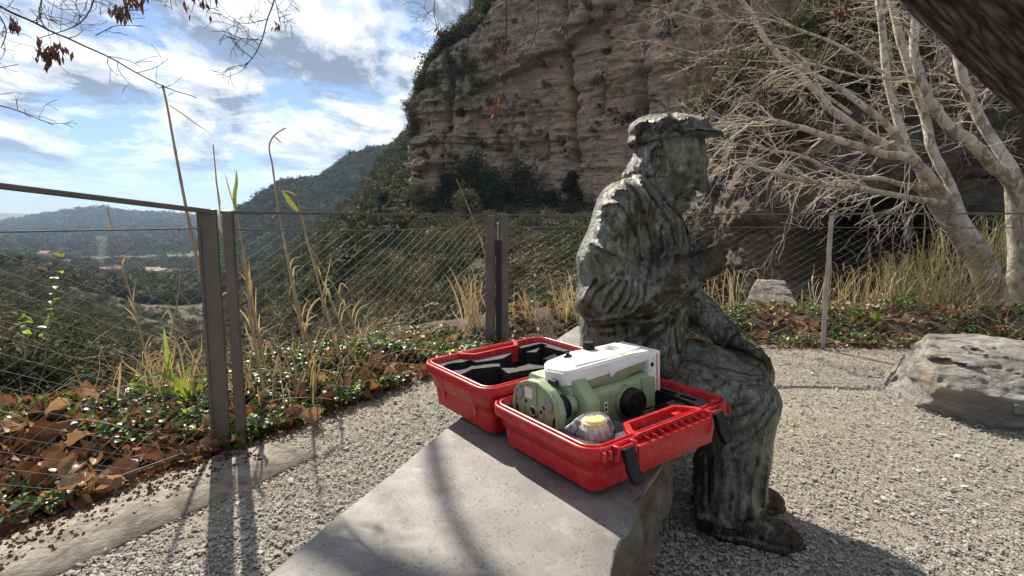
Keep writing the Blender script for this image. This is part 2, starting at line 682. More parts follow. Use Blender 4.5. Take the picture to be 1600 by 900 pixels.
def edge_strip():
    """worn concrete edging just inside the left fence panel"""
    v, f = [], []
    n = 60
    e = FENCE[1] - FENCE[0]
    e = e / np.linalg.norm(e)
    nr = np.array([e[1], -e[0]])
    t = np.linspace(-0.3, 2.62, n)
    for k in range(n):
        a = FENCE[0] + e * t[k]
        w = 0.05 * float(fbm(np.array([[t[k] * 2.2, 3.1, 0]]), 3, 4)[0])
        for d, z in ((0.07, -0.02), (0.075, 0.012), (0.25, 0.014), (0.44 + w, 0.010), (0.45 + w, -0.02)):
            q = a + nr * d
            v.append((q[0], q[1], z))
    o = obj('concrete_edge', v, grid_faces(n, 5), M_CONCRETE)
    tag(o, 'worn concrete edging strip inside the left fence panel', None, None, 'structure')


edge_strip()

# ---- the valley: one sheet from the bank to the far ridge
TABLE = {  # bearing (as a column of the photograph): distance -> line of sight of the ground there
    -700: [(5, 640), (10, 680), (40, 600), (100, 500), (200, 440), (400, 420), (1000, 390), (3000, 350), (3600, 365)],
    -200: [(5, 640), (10, 690), (28, 600), (60, 500), (120, 430), (180, 405), (300, 412), (700, 402), (1300, 388), (2200, 366), (3000, 352), (3600, 360)],
    0: [(5, 640), (10, 690), (30, 590), (70, 500), (150, 440), (230, 424), (300, 425), (700, 404), (1300, 388), (2200, 366), (3000, 350), (3600, 358)],
    80: [(5, 640), (10, 690), (34, 600), (80, 520), (170, 458), (260, 440), (340, 436), (700, 410), (1300, 390), (2200, 362), (3000, 336), (3600, 350)],
    150: [(5, 640), (10, 690), (38, 620), (95, 540), (190, 480), (290, 455), (400, 445), (700, 418), (1300, 392), (2200, 360), (3000, 325), (3600, 345)],
    230: [(5, 640), (10, 700), (38, 640), (100, 565), (200, 500), (330, 465), (480, 440), (800, 415), (1300, 390), (2200, 360), (3000, 333), (3600, 348)],
    330: [(5, 640), (10, 700), (36, 660), (90, 590), (190, 520), (300, 468), (500, 440), (850, 415), (1300, 388), (2200, 360), (3000, 340), (3600, 350)],
    380: [(5, 640), (10, 700), (34, 650), (80, 590), (170, 520), (260, 460), (340, 432), (480, 425), (640, 408), (760, 365), (860, 326), (950, 335), (1300, 372), (3000, 342), (3600, 350)],
    450: [(5, 640), (10, 700), (30, 630), (70, 570), (140, 490), (220, 425), (270, 400), (330, 404), (560, 402), (700, 350), (760, 320), (820, 296), (870, 286), (950, 300), (1300, 350), (3600, 352)],
    500: [(5, 640), (10, 700), (28, 600), (62, 530), (120, 440), (200, 378), (270, 360), (340, 368), (560, 380), (700, 335), (780, 300), (880, 279), (960, 290), (1300, 345), (3600, 352)],
    560: [(5, 640), (10, 700), (24, 580), (45, 510), (80, 410), (130, 352), (210, 325), (280, 312), (350, 325), (560, 350), (720, 300), (820, 262), (900, 242), (980, 255), (1300, 340), (3600, 352)],
    610: [(5, 640), (10, 690), (22, 570), (42, 500), (70, 405), (95, 345), (140, 306), (210, 264), (270, 240), (330, 255), (560, 320), (720, 285), (900, 231), (980, 250), (1300, 330), (3600, 352)],
    632: [(5, 640), (10, 685), (21, 565), (41, 490), (66, 402), (90, 340), (125, 298), (200, 242), (280, 216), (340, 230), (560, 320), (900, 236), (1300, 330), (3600, 352)],
    655: [(5, 640), (10, 680), (20, 560), (40, 480), (62, 400), (84, 335), (100, 318), (160, 255), (230, 210), (290, 194), (360, 210), (900, 240), (1300, 330), (3600, 352)],
    750: [(5, 640), (10, 680), (18, 560), (34, 470), (50, 400), (68, 345), (84, 327), (100, 322), (300, 310), (900, 300), (3600, 352)],
    850: [(5, 640), (10, 670), (16, 550), (30, 460), (46, 400), (62, 348), (80, 330), (100, 325), (300, 310), (3600, 352)],
    960: [(5, 630), (10, 640), (16, 540), (28, 450), (42, 390), (56, 350), (72, 334), (100, 320), (300, 310), (3600, 352)],
    1100: [(5, 600), (9, 590), (16, 480), (24, 430), (36, 380), (46, 345), (60, 325), (100, 310), (300, 300), (3600, 352)],
    1300: [(5, 570), (9, 545), (13, 500), (20, 420), (28, 360), (40, 320), (60, 300), (300, 290), (3600, 352)],
    1500: [(5, 560), (9, 530), (13, 480), (20, 400), (28, 340), (40, 310), (60, 300), (300, 290), (3600, 352)],
    2200: [(5, 560), (9, 520), (13, 470), (20, 380), (40, 320), (300, 290), (3600, 352)],
}
_tc = np.array(sorted(TABLE), float)
_YS = np.exp(np.linspace(math.log(5.0), math.log(3600.0), 330))
_tab = np.array([np.interp(np.log(_YS), np.log([q[0] for q in TABLE[c]]), [q[1] for q in TABLE[c]]) for c in sorted(TABLE)])


def land(col, Y, noise=True):
    """ground point on the valley sheet by bearing and distance"""
    col, Y = np.asarray(col, float), np.asarray(Y, float)
    fy = np.interp(np.log(Y), np.log(_YS), np.arange(len(_YS)))
    fc = np.interp(col, _tc, np.arange(len(_tc)))
    i, j = np.clip(fc.astype(int), 0, len(_tc) - 2), np.clip(fy.astype(int), 0, len(_YS) - 2)
    a, b = fc - i, fy - j
    a = a * a * (3 - 2 * a) * 0.5 + a * 0.5
    py = (_tab[i, j] * (1 - a) * (1 - b) + _tab[i + 1, j] * a * (1 - b) + _tab[i, j + 1] * (1 - a) * b + _tab[i + 1, j + 1] * a * b)
    bb = (py - 450) / 870.0
    dz, dy = -math.sin(PITCH) - bb * math.cos(PITCH), math.cos(PITCH) - bb * math.sin(PITCH)
    x = (col - 800) / 870.0 * Y
    z = EYE + dz / dy * Y
    if noise:
        p = np.stack([x, Y, x * 0], -1)
        far = np.clip(Y / 60.0, 0.15, 12.0)
        z = z + 0.30 * far * fbm(p * (0.22 / far[..., None] ** 0.7), 5, 21) * np.clip((Y - 6) / 20, 0, 1)
    return np.stack([x, Y, z], -1)


def valley():
    cols = np.r_[np.linspace(-700, -60, 30), np.linspace(-50, 1110, 470), np.linspace(1120, 2200, 60)]
    C, Y = np.meshgrid(cols, _YS, indexing='ij')
    v = land(C, Y)
    # a band of bare rock on the middle mountain
    o = obj('valley', v.reshape(-1, 3), grid_faces(*C.shape)[:, ::-1], M_HILL)
    tag(o, 'wooded valley and hillsides falling away below the terrace', None, None, 'structure')


valley()


def far_mountain():
    cols = np.linspace(-900, 700, 240)
    prof = np.interp(cols, [-900, -300, 0, 40, 90, 140, 200, 330, 700], [330, 328, 333, 334, 337, 343, 346, 350, 352])
    prof = prof + 1.2 * fbm(np.stack([cols * 0.02, cols * 0, cols * 0], -1), 5, 4)
    rows = []
    for Y, dy in ((5200, 30), (6500, 14), (7700, 4), (8500, 0), (9500, 10)):
        b = (prof + dy - 450) / 870.0
        dz, d1 = -math.sin(PITCH) - b * math.cos(PITCH), math.cos(PITCH) - b * math.sin(PITCH)
        rows.append(np.stack([(cols - 800) / 870.0 * Y, np.full_like(cols, Y), EYE + dz / d1 * Y], -1))
    g = np.array(rows)
    o = obj('far_mountain', g.reshape(-1, 3), grid_faces(*g.shape[:2]), M_HILL)
    tag(o, 'low blue mountain range on the far left horizon', None, None, 'structure')


far_mountain()


def rock_sheet(name, plan, zlo, top_of, back, n, m, m_plateau, material, label, disp, dent=None):
    """a rock face along a plan curve with a plateau behind its top edge"""
    p = resample(np.array(plan, float), n)
    t = np.gradient(p, axis=0)
    t /= np.linalg.norm(t, axis=1)[:, None]
    nrm = np.stack([t[:, 1], -t[:, 0]], -1)          # towards the viewer for a curve running left to right
    s = np.r_[0, np.cumsum(np.linalg.norm(np.diff(p, axis=0), axis=1))]
    top = top_of(p[:, 0], p[:, 1])
    V = np.linspace(0, 1, m)
    z = zlo + (top[:, None] - zlo) * V[None, :]
    S = np.repeat(s[:, None], m, 1)
    d = disp(S, z)
    if dent is not None:
        d = d + dent(p, S, z)
    k = (1 - V) * 0.0
    d = d * np.minimum(1, (1 - V[None, :]) * 12 + 0.25)
    # rounded shoulder at the top
    rnd = np.clip((V - 0.9) / 0.1, 0, 1) ** 2 * (top.mean() - zlo) * 0.05
    x = p[:, 0][:, None] + nrm[:, 0][:, None] * (d - rnd[None])
    y = p[:, 1][:, None] + nrm[:, 1][:, None] * (d - rnd[None])
    W_ = np.linspace(0, 1, m_plateau + 1)[1:]
    bx = x[:, -1][:, None] - nrm[:, 0][:, None] * W_[None] * back[0]
    by = y[:, -1][:, None] - nrm[:, 1][:, None] * W_[None] * back[0]
    pp = np.stack([bx, by, bx * 0], -1)
    bz = z[:, -1][:, None] + W_[None] * back[1] + fbm(pp * 0.15, 4, 3) * back[1] * 0.25
    g = np.stack([np.c_[x, bx], np.c_[y, by], np.c_[z, bz]], -1)
    o = obj(name, g.reshape(-1, 3), grid_faces(*g.shape[:2])[:, ::-1], material, None, False)
    tag(o, label, None, None, 'structure')
    return g


def cliff_disp(S, z):
    q = np.stack([S, z * 0, z], -1)
    zw = z + 0.05 * S + 0.9 * fbm(q * 0.05, 3, 31)
    d = 2.4 * fbm(q * np.array([0.045, 1, 0.035]), 4, 1)
    d += 2.6 * fbm(np.stack([S * 0.055, z * 0 + 2, z * 0.012], -1), 4, 71, 0.6)
    d += 0.85 * perlin(np.stack([S * 0.05, z * 0, zw * 0.26], -1), 7) * np.clip(0.5 + 1.6 * perlin(q * 0.06, 77), 0, 1.2)
    d += 0.30 * perlin(np.stack([S * 0.11, z * 0 + 4, zw * 0.95], -1), 9)
    # beds of uneven thickness, each standing proud or worn back, broken sideways into blocks
    bed = np.cumsum(np.array([0, 1.9, 0.6, 1.2, 0.5, 2.6, 0.7, 0.9, 3.1, 0.5, 1.4, 0.6, 2.2, 0.8, 0.5, 2.9, 1.0, 0.6, 1.7, 0.5, 3.4, 0.7, 1.1, 0.6, 2.1, 0.9, 0.5, 2.6, 0.8, 1.5, 0.6, 3.0, 1.0, 2.0, 1.2, 2.4, 0.8, 2.8, 1.0, 3.0]))
    lay = np.searchsorted(bed, (zw + 16).ravel()).reshape(zw.shape).astype(float)
    _, _, idb = cells(np.stack([S * 0.075 + lay * 0.61, z * 0, lay + 0.5], -1), 5)
    _, _, idb2 = cells(np.stack([S * 0.24 + lay * 0.37, z * 0, lay * 1.0 + 0.5], -1), 6)
    keep = np.clip(0.55 + 1.5 * perlin(q * 0.045, 79), 0.05, 1.15)
    _, _, idv = cells(np.stack([S * 0.34 + 0.3 * perlin(q * 0.3, 74), z * 0, zw * 0.10 + 0.2 * perlin(q * 0.2, 75)], -1), 16)
    d += (1.6 * (idb - 0.5) + 0.8 * (idb2 - 0.5)) * keep + 1.0 * (idv - 0.5)
    lay2 = np.floor((zw + 0.4) / 0.62)
    _, _, idc = cells(np.stack([S * 0.5 + lay2 * 0.7, z * 0, lay2 + 0.5], -1), 8)
    d += 0.42 * (idc - 0.5)
    fis = perlin(np.stack([S * 0.16 + 0.25 * perlin(q * 0.1, 3), z * 0, z * 0.018], -1), 13)
    d -= 1.9 * np.clip(1 - np.abs(fis) / 0.055, 0, 1) * np.clip(0.4 + 2 * perlin(q * 0.07, 81), 0, 1)
    d += 0.34 * fbm(q * np.array([0.8, 1, 1.5]), 5, 17, 0.62)
    for s0, lean, w, dep, z0, z1 in ((64.5, 0.16, 0.7, 2.4, 3, 26), (87.5, -0.10, 0.9, 3.2, 2, 40), (99, 0.05, 1.0, 2.6, 0, 44), (75.5, 0.30, 0.45, 1.3, 6, 20), (110, -0.12, 1.0, 2.5, 0, 44)):
        e = np.abs(S - s0 - lean * (z - 12) - 0.8 * perlin(q * 0.22, 91) - 0.3 * perlin(q * 0.9, 92)) / w
        d -= dep * np.clip(1 - e, 0, 1) * sstep(z0, z0 + 3, z) * (1 - sstep(z1 - 3, z1, z))
    zl = 21.5 + 0.22 * (S - 76) + 0.8 * perlin(q * 0.2, 93)
    d += 1.5 * sstep(-0.15, 0.15, z - zl) * (1 - sstep(1.5, 4.5, z - zl)) * sstep(64, 70, S) * (1 - sstep(90, 96, S))
    zl = 9.5 + 0.10 * (S - 62) + 0.5 * perlin(q * 0.3, 94)
    d += 1.3 * sstep(-0.12, 0.12, z - zl) * (1 - sstep(2.5, 5.5, z - zl)) * (1 - sstep(66, 68, S)) * sstep(55, 58, S)
    return d


def cliff_top(x, y):
    return np.interp(x, [-26, -16.5, -14, -11, -8.5, -6, -4, 0, 10, 20, 32, 45], [20, 23.0, 26.5, 29.0, 29.6, 30.5, 33, 37, 44, 44, 40, 38])


CLIFF = rock_sheet('cliff', [(-24, 150), (-19.5, 122), (-17.0, 101), (-16.0, 93), (-12, 89.5), (-6, 87), (0, 84), (7, 77), (14, 68), (20, 57), (25, 46), (31, 37), (42, 31), (60, 30)],
                   -14.0, cliff_top, (22, 17), 690, 470, 26, M_CLIFF, 'tall layered rock cliff rising behind the bronze figure', cliff_disp)


def ledge_disp(S, z):
    q = np.stack([S, z * 0, z], -1)
    d = 1.1 * fbm(q * np.array([0.16, 1, 0.2]), 4, 41)
    lay = np.floor((z + 0.15 * perlin(q * 0.3, 2)) / 0.55)
    _, _, idb = cells(np.stack([S * 0.5 + lay * 0.37, z * 0, lay + 0.5], -1), 15)
    return d + 0.5 * (idb - 0.5) + 0.25 * fbm(q * 1.7, 4, 19)


LEDGE = rock_sheet('rock_ledge', [(-19, 80), (-15, 76), (-11, 68), (-6, 60), (-1, 53), (4, 48), (9, 45), (14, 40)], -9.0,
                   lambda x, y: np.interp(x, [-19, -13, -8, -2, 4, 9], [-1.2, -0.2, -1.6, -2.4, -1.4, -0.5]), (10, 2.5), 260, 90, 12, M_CLIFF,
                   'low broken rock ledge across the ravine below the cliff', ledge_disp)


def bank_disp(S, z):
    q = np.stack([S, z * 0, z], -1)
    d = 0.75 * fbm(q * 0.35, 4, 51)
    d1, d2, idb = cells(q * np.array([0.9, 1, 1.1]) + 0.35 * perlin(q * 0.8, 2)[..., None], 25)
    d += 0.42 * (0.55 - d1) + 0.25 * (idb - 0.5)
    d1, d2, idc = cells(q * 2.6, 27)
    d += 0.15 * (0.5 - d1)
    return d + 0.16 * fbm(q * 3, 4, 29, 0.6)


def cave_dent(p, S, z):
    c = np.argmin(np.hypot(p[:, 0] - 9.1, p[:, 1] - 13.6))
    s0 = S[c, 0]
    e = np.hypot((S - s0) / 2.1, (z - 0.1 - 0.25 * perlin(np.stack([S * 0.9, z * 0, z], -1), 4)) / 1.35)
    c2 = np.argmin(np.hypot(p[:, 0] - 6.6, p[:, 1] - 15.0))
    e2 = np.hypot((S - S[c2, 0]) / 1.3, (z - 3.1) / 0.5)
    return -4.2 * (1 - sstep(0.55, 1.15, e)) - 1.2 * (1 - sstep(0.4, 1.2, e2))


NEARROCK = rock_sheet('rock_bank', [(8.6, 27), (6.9, 21.5), (6.1, 18), (6.8, 15.3), (8.2, 13.9), (9.6, 13.4), (10.9, 12.6), (11.7, 11.0), (12.3, 9.0), (13.2, 6.5), (14.5, 4)],
                      -3.2, lambda x, y: np.interp(x, [3, 5, 6.5, 8, 10, 11.5, 13, 15], [3.2, 4.0, 4.8, 4.4, 4.2, 4.6, 5.2, 5.5]), (14, 9.5), 460, 260, 30, M_BANK,
                      'shady rock bank with a dark hollow behind the white tree', bank_disp, cave_dent)


# ---- foliage meshes shared by many plants
def leaf_cloud(name, n, r, size, flat=1.0, lobes=5, seed=0, material=None, hollow=0.55):
    """many small leaf-sized faces through the volume of an uneven crown"""
    g = np.random.default_rng(seed)
    cen = g.normal(0, 0.42, (lobes, 3)) * np.array([1, 1, 0.8 * flat])
    rad = g.uniform(0.38, 0.62, lobes)
    k = g.integers(0, lobes, n)
    d = g.normal(0, 1, (n, 3))
    d /= np.linalg.norm(d, axis=1)[:, None]
    q = cen[k] + d * (rad[k] * g.uniform(hollow, 1.0, n))[:, None] * np.array([1, 1, flat])
    q *= r
    nr = d + g.normal(0, 0.55, (n, 3))
    nr /= np.linalg.norm(nr, axis=1)[:, None]
    a = np.cross(nr, g.normal(0, 1, (n, 3)))
    a /= np.linalg.norm(a, axis=1)[:, None]
    b = np.cross(nr, a)
    s = size * g.uniform(0.6, 1.4, n)[:, None]
    v = np.stack([q - a * s, q + b * s * 0.45 + nr * s * 0.2, q + a * s, q - b * s * 0.45 + nr * s * 0.2], 1).reshape(-1, 3)
    me = mesh_np(name, v, np.arange(4 * n).reshape(n, 4), False)
    if material:
        me.materials.append(material)
    return me


M_SCRUB = leafy('scrub_leaves', [(0.15, (0.042, 0.050, 0.028)), (0.45, (0.080, 0.089, 0.052)), (0.7, (0.12, 0.122, 0.076)), (0.95, (0.21, 0.185, 0.13))], 0.95, 0.12, 0.05)
M_DARKLEAF = leafy('holm_oak_leaves', [(0.2, (0.026, 0.036, 0.02)), (0.6, (0.048, 0.062, 0.034)), (0.95, (0.085, 0.10, 0.055))], 0.9, 0.1, 0.08)
M_TWIGGY = leafy('bare_scrub', [(0.2, (0.07, 0.055, 0.042)), (0.6, (0.13, 0.105, 0.085)), (0.95, (0.20, 0.165, 0.13))], 0.85, 0.1)
M_BARK_DARK = rough_mat('dark_bark', [(0.3, (0.035, 0.028, 0.022)), (0.7, (0.10, 0.082, 0.065))], 14, 0.9, bscale=60, bstr=0.8, bdist=0.02)

SHRUBS = ([leaf_cloud('scrub_a%d' % k, 170, 0.8, 0.13, 0.75, 6, 40 + k, M_SCRUB) for k in range(4)]
          + [leaf_cloud('scrub_b%d' % k, 190, 0.8, 0.12, 0.9, 5, 60 + k, M_DARKLEAF) for k in range(3)]
          + [leaf_cloud('scrub_c%d' % k, 150, 0.8, 0.10, 0.8, 6, 80 + k, M_TWIGGY) for k in range(2)])
BIGS = ([leaf_cloud('wood_a%d' % k, 420, 0.8, 0.075, 0.75, 9, 140 + k, M_SCRUB) for k in range(3)]
        + [leaf_cloud('wood_b%d' % k, 460, 0.8, 0.07, 0.9, 9, 160 + k, M_DARKLEAF) for k in range(3)]
        + [leaf_cloud('wood_c%d' % k, 360, 0.8, 0.06, 0.85, 9, 180 + k, M_TWIGGY) for k in range(2)])


def veg(name, label, n, c0, c1, y0, y1, s0, s1, keep=0.0, kinds=SHRUBS, weights=None, seed=1, sink=0.25):
    g = np.random.default_rng(seed)
    col = g.uniform(c0, c1, n)
    Y = np.exp(g.uniform(math.log(y0), math.log(y1), n))
    p = land(col, Y)
    cover = fbm(np.stack([p[:, 0], p[:, 1], p[:, 0] * 0], -1) * (2.2 / np.sqrt(y0 * y1)), 4, seed + 3)
    ok = cover > keep
    p, cover = p[ok], cover[ok]
    s = g.uniform(s0, s1, len(p)) * (0.7 + 0.6 * g.random(len(p)))
    p[:, 2] += s * (0.55 - sink)
    rot = np.stack([g.normal(0, 0.15, len(p)), g.normal(0, 0.15, len(p)), g.uniform(0, 6.28, len(p))], -1)
    w = np.array(weights if weights else np.ones(len(kinds)), float)
    idx = g.choice(len(kinds), len(p), p=w / w.sum())
    o = scatter(name, p, rot, s, kinds, None, idx)
    tag(o, label, None, None, 'stuff')
    return o


WS = [3, 3, 3, 3, 2, 2, 2, 1.2, 1.2]
WB = [3, 3, 3, 3, 3, 3, 1.5, 1.5]
veg('ravine_scrub', 'dense grey green scrub on the ravine slopes beyond the fence', 5200, 330, 1150, 17, 85, 0.7, 1.9, -0.22, BIGS, [3, 3, 3, 2, 2, 2, 3, 3], 3)
veg('hillside_scrub', 'patchy scrub and bushes on the near valley hillside', 5200, -250, 420, 24, 260, 1.0, 2.6, -0.20, BIGS, [3, 3, 3, 2, 2, 2, 2, 2], 4)
veg('slope_woodland', 'green woodland on the steep slope left of the cliff', 7000, 330, 668, 75, 330, 1.8, 3.4, -0.30, SHRUBS, [4, 4, 4, 4, 2, 2, 2, .6, .6], 5)
veg('mountain_woodland', 'dark woodland covering the middle mountain', 9000, 340, 668, 480, 960, 5, 9, -0.34, SHRUBS, [3, 3, 3, 3, 3, 3, 3, .4, .4], 6)
veg('valley_woodland', 'trees and hedges scattered over the valley floor', 8000, -250, 400, 260, 1250, 3.5, 9, -0.12, SHRUBS, WS, 7)
veg('distant_woodland', 'hazy woodland on the long distant hill', 12000, -250, 420, 1250, 3150, 16, 30, -0.5, SHRUBS, [3, 3, 3, 3, 3, 3, 3, .3, .3], 8, 0.5)


def plant_on(name, label, G, rows, n, s0, s1, seed, kinds=SHRUBS, w=WS, up=None):
    """scrub rooted on a rock sheet: rows = slice of the sheet's height index"""
    g = np.random.default_rng(seed)
    a, b = G.shape[:2]
    i, j = g.integers(2, a - 2, n), g.integers(rows[0], rows[1], n)
    p = G[i, j].copy()
    t1, t2 = G[np.minimum(i + 2, a - 1), j] - G[i - 2, j], G[i, np.minimum(j + 1, b - 1)] - G[i, j - 1]
    nr = np.cross(t1, t2)
    nr /= np.linalg.norm(nr, axis=1)[:, None] + 1e-9
    nr *= np.sign(nr[:, 2])[:, None]
    keep = fbm(p * 0.09, 3, seed) > -0.18
    if up is not None:
        keep &= nr[:, 2] > up
    p = p[keep]
    m = len(p)
    s = g.uniform(s0, s1, m)
    p[:, 2] += s * 0.2
    rot = np.stack([g.normal(0, 0.2, m), g.normal(0, 0.2, m), g.uniform(0, 6.28, m)], -1)
    ww = np.array(w, float)
    o = scatter(name, p, rot, s, kinds, None, g.choice(len(kinds), m, p=ww / ww.sum()))
    tag(o, label, None, None, 'stuff')


plant_on('cliff_top_scrub', 'bushes crowning the top edge of the cliff', CLIFF, (463, 494), 2600, 1.2, 2.6, 11, BIGS, [4, 4, 4, 2, 2, 2, .5, .5])
plant_on('cliff_ledge_scrub', 'small bushes rooted on ledges of the cliff face', CLIFF, (186, 467), 3000, 0.35, 1.7, 12, SHRUBS, [3, 3, 3, 3, 2, 2, 2, 2, 2], 0.62)
plant_on('cliff_upper_scrub', 'bushes and hanging scrub over the upper slope of the cliff', CLIFF, (362, 467), 1300, 0.6, 2.0, 22, BIGS, [3, 3, 3, 2, 2, 2, 2, 2], 0.40)
plant_on('rock_ledge_scrub', 'scrub over the low rock ledge in the ravine', LEDGE, (40, 101), 900, 0.7, 1.6, 13, BIGS, WB)
plant_on('bank_top_scrub', 'brown and green scrub above the shady rock bank', NEARROCK, (255, 289), 900, 0.5, 1.3, 14, BIGS, [2, 2, 2, 1, 1, 1, 5, 5])


# ---- single trees at the foot of the cliff
def crown_mesh(r, h, n, size, seed, material, lobes=14, cone=0.0):
    g = np.random.default_rng(seed)
    u = g.uniform(0.05, 1, lobes)
    w = np.sin(np.clip(u, 0.04, 0.97) * math.pi) ** 0.6 * (1 - cone * u)
    th = g.uniform(0, 6.28, lobes)
    cen = np.stack([np.cos(th) * r * 0.55 * w, np.sin(th) * r * 0.55 * w, h * (0.12 + 0.76 * u)], -1)
    rad = r * g.uniform(0.36, 0.58, lobes) * (1 - 0.5 * cone * u)
    k = g.integers(0, lobes, n)
    d = g.normal(0, 1, (n, 3))
    d /= np.linalg.norm(d, axis=1)[:, None]
    q = cen[k] + d * (rad[k] * g.uniform(0.5, 1.03, n))[:, None]
    nr = d + g.normal(0, 0.6, (n, 3))
    nr /= np.linalg.norm(nr, axis=1)[:, None]
    a = np.cross(nr, g.normal(0, 1, (n, 3)))
    a /= np.linalg.norm(a, axis=1)[:, None]
    b = np.cross(nr, a)
    s = size * g.uniform(0.6, 1.4, n)[:, None]
    v = np.stack([q - a * s, q + b * s * 0.5, q + a * s, q - b * s * 0.5], 1).reshape(-1, 3)
    me = mesh_np('crown', v, np.arange(4 * n).reshape(n, 4), False)
    me.materials.append(material)
    return me, cen


def tree(name, label, px, py, Y, wpx, hpx, material, seed, n=3200, group=None, cone=0.0):
    base = P(px, py, Y)
    r, h = wpx / 870 * Y / 2, hpx / 870 * Y
    t = thing(name, label, 'tree', tuple(base), 0, group)
    me, cen = crown_mesh(r, h, n, 0.16 * (Y / 80) ** 0.5, seed, material, 14, cone)
    link('crown', me, None, t)
    tb = Tubes()
    tb.add([(0, 0, -1.5), (0.05 * r, 0, h * 0.3), (0, 0.04 * r, h * 0.75)], [h * 0.035, h * 0.028, h * 0.012], 7)
    for c in cen[:7]:
        tb.add(resample([(0.03 * r, 0, h * 0.2), tuple(c * 0.5 + np.array([0, 0, h * 0.12])), tuple(c)], 5), [h * 0.014] * 2 + [h * 0.009] * 2 + [h * 0.004], 5)
    tb.build('trunk', M_BARK_DARK, t)
    return t


G_CT = 'trees at the foot of the cliff'
tree('evergreen_tree', 'largest dark round evergreen against the foot of the cliff', 745, 330, 80, 86, 108, M_DARKLEAF, 3, 6500, G_CT)
tree('evergreen_tree', 'small dark evergreen left of the largest one at the cliff foot', 702, 328, 82, 46, 58, M_DARKLEAF, 4, 3000, G_CT)
tree('evergreen_tree', 'broad low dark evergreen right of the largest one at the cliff foot', 805, 336, 78, 88, 74, M_DARKLEAF, 5, 5000, G_CT)
tree('evergreen_tree', 'narrow dark evergreen closest to the bronze figure at the cliff foot', 893, 338, 72, 50, 70, M_DARKLEAF, 6, 3800, G_CT, 0.5)
tree('evergreen_tree', 'low wide evergreen between the bare tree and the narrow evergreen', 852, 338, 74, 60, 40, M_DARKLEAF, 7, 3000, G_CT)
tree('evergreen_tree', 'lone round bush tree standing left of the cliff foot by the slope', 605, 334, 86, 40, 32, M_DARKLEAF, 8, 2600, G_CT)
tree('evergreen_tree', 'grey green loose tree in front of the cliff corner', 655, 326, 84, 52, 40, M_SCRUB, 9, 2400, G_CT)
tree('evergreen_tree', 'pale green low tree right of the cliff corner just above the rail', 730, 338, 70, 60, 36, M_SCRUB, 10, 2400, G_CT)


def grow(tb, p, d, length, r, depth, g, seg=5, spread=0.7, droop=0.0, kids=(2, 4), wig=0.16, up=0.0, ends=None, rmin=0.0):
    """recursive bare branching into a Tubes collector"""
    n = 5
    pts = [np.array(p, float)]
    d = np.array(d, float)
    for k in range(n):
        d = d + g.normal(0, wig, 3) + np.array([0, 0, up - droop])
        d /= np.linalg.norm(d)
        pts.append(pts[-1] + d * length / n)
    rr = np.linspace(r, max(r * 0.35, rmin), n + 1)
    tb.add(pts, rr, seg if depth > 0 else 4, cap=False)
    if ends is not None and depth == 0:
        ends.append((pts[-1], d))
    if depth <= 0:
        return
    for q in range(int(g.integers(kids[0], kids[1] + 1))):
        k = int(g.integers(1, n + 1))
        s = d + g.normal(0, spread, 3)
        s /= np.linalg.norm(s)
        grow(tb, pts[k], s, length * g.uniform(0.45, 0.75), max(rr[k] * 0.6, rmin), depth - 1, g, seg, spread, droop, kids, wig, up, ends, rmin)


def bare_tree():
    Y = 74
    base = P(832, 330, Y)
    t = thing('bare_tree', 'leafless dark tree standing between evergreens under the cliff', 'tree', tuple(base), 0, G_CT)
    g = np.random.default_rng(5)
    tb = Tubes()
    tb.add(resample([(0, 0, -1.5), (-0.3, 0, 2.5), (-0.8, 0, 5.0)], 6), np.linspace(0.2, 0.11, 6), 6)
    tb.build('trunk', M_BARK_DARK, t)
    tb = Tubes()
    for k in range(11):
        z = g.uniform(1.6, 5.0)
        grow(tb, (-0.3 * z / 2.5, 0, z), (g.normal(0, 0.8), g.normal(0, 0.6), 1.0), g.uniform(1.8, 3.6), 0.08, 3, g, 4, 0.55, 0, (2, 4), 0.12, 0.05, None, 0.018)
    tb.build('branch', M_BARK_DARK, t)


bare_tree()


# ---- houses and a thread of smoke in the valley
M_RENDERWALL = rough_mat('pale_render', [(0.3, (0.62, 0.57, 0.48)), (0.7, (0.78, 0.73, 0.64))], 0.8, 0.9)
M_TILE = rough_mat('clay_tiles', [(0.3, (0.28, 0.13, 0.08)), (0.7, (0.42, 0.22, 0.14))], 1.2, 0.9)
M_DARKGLASS = plain('window_dark', (0.03, 0.035, 0.04), 0.2)


def house(label, px, Y, w, d, h, rz):
    q = land(np.array([px]), np.array([Y]))[0]
    t = thing('farmhouse', label, 'house', tuple(q), rz, 'farmhouses in the valley')
    bobj('wall', bm_box((-w / 2, -d / 2, -2), (w / 2, d / 2, h)), M_RENDERWALL, t)
    e = 0.5
    poly = [(-d / 2 - e, h - 0.15), (0, h + d * 0.28), (d / 2 + e, h - 0.15), (d / 2 + e, h + 0.12), (0, h + d * 0.28 + 0.3), (-d / 2 - e, h + 0.12)]
    rf = bobj('roof', bm_prism(poly, (-w / 2 - e, 0, 0), (0, 1, 0), (0, 0, 1), (1, 0, 0), w + 2 * e), M_TILE, t)
    bobj('chimney', bm_box((w * 0.2, -0.5, h), (w * 0.2 + 0.9, 0.5, h + d * 0.28 + 1.4)), M_RENDERWALL, rf)
    for k in range(3):
        x = (-0.32 + 0.32 * k) * w
        bobj('window', bm_box((x - 0.6, -d / 2 - 0.05, h * 0.45), (x + 0.6, -d / 2 + 0.1, h * 0.45 + 1.5)), M_DARKGLASS, t)


house('long pale farmhouse among the valley fields, right of the smoke', 172, 560, 20, 9, 5, 0.2)
house('pale farmhouse nearest the left edge on the valley floor', 72, 900, 22, 11, 6, -0.3)
house('small pale house standing alone on the valley floor below the hill', 100, 640, 11, 8, 5, 0.4)


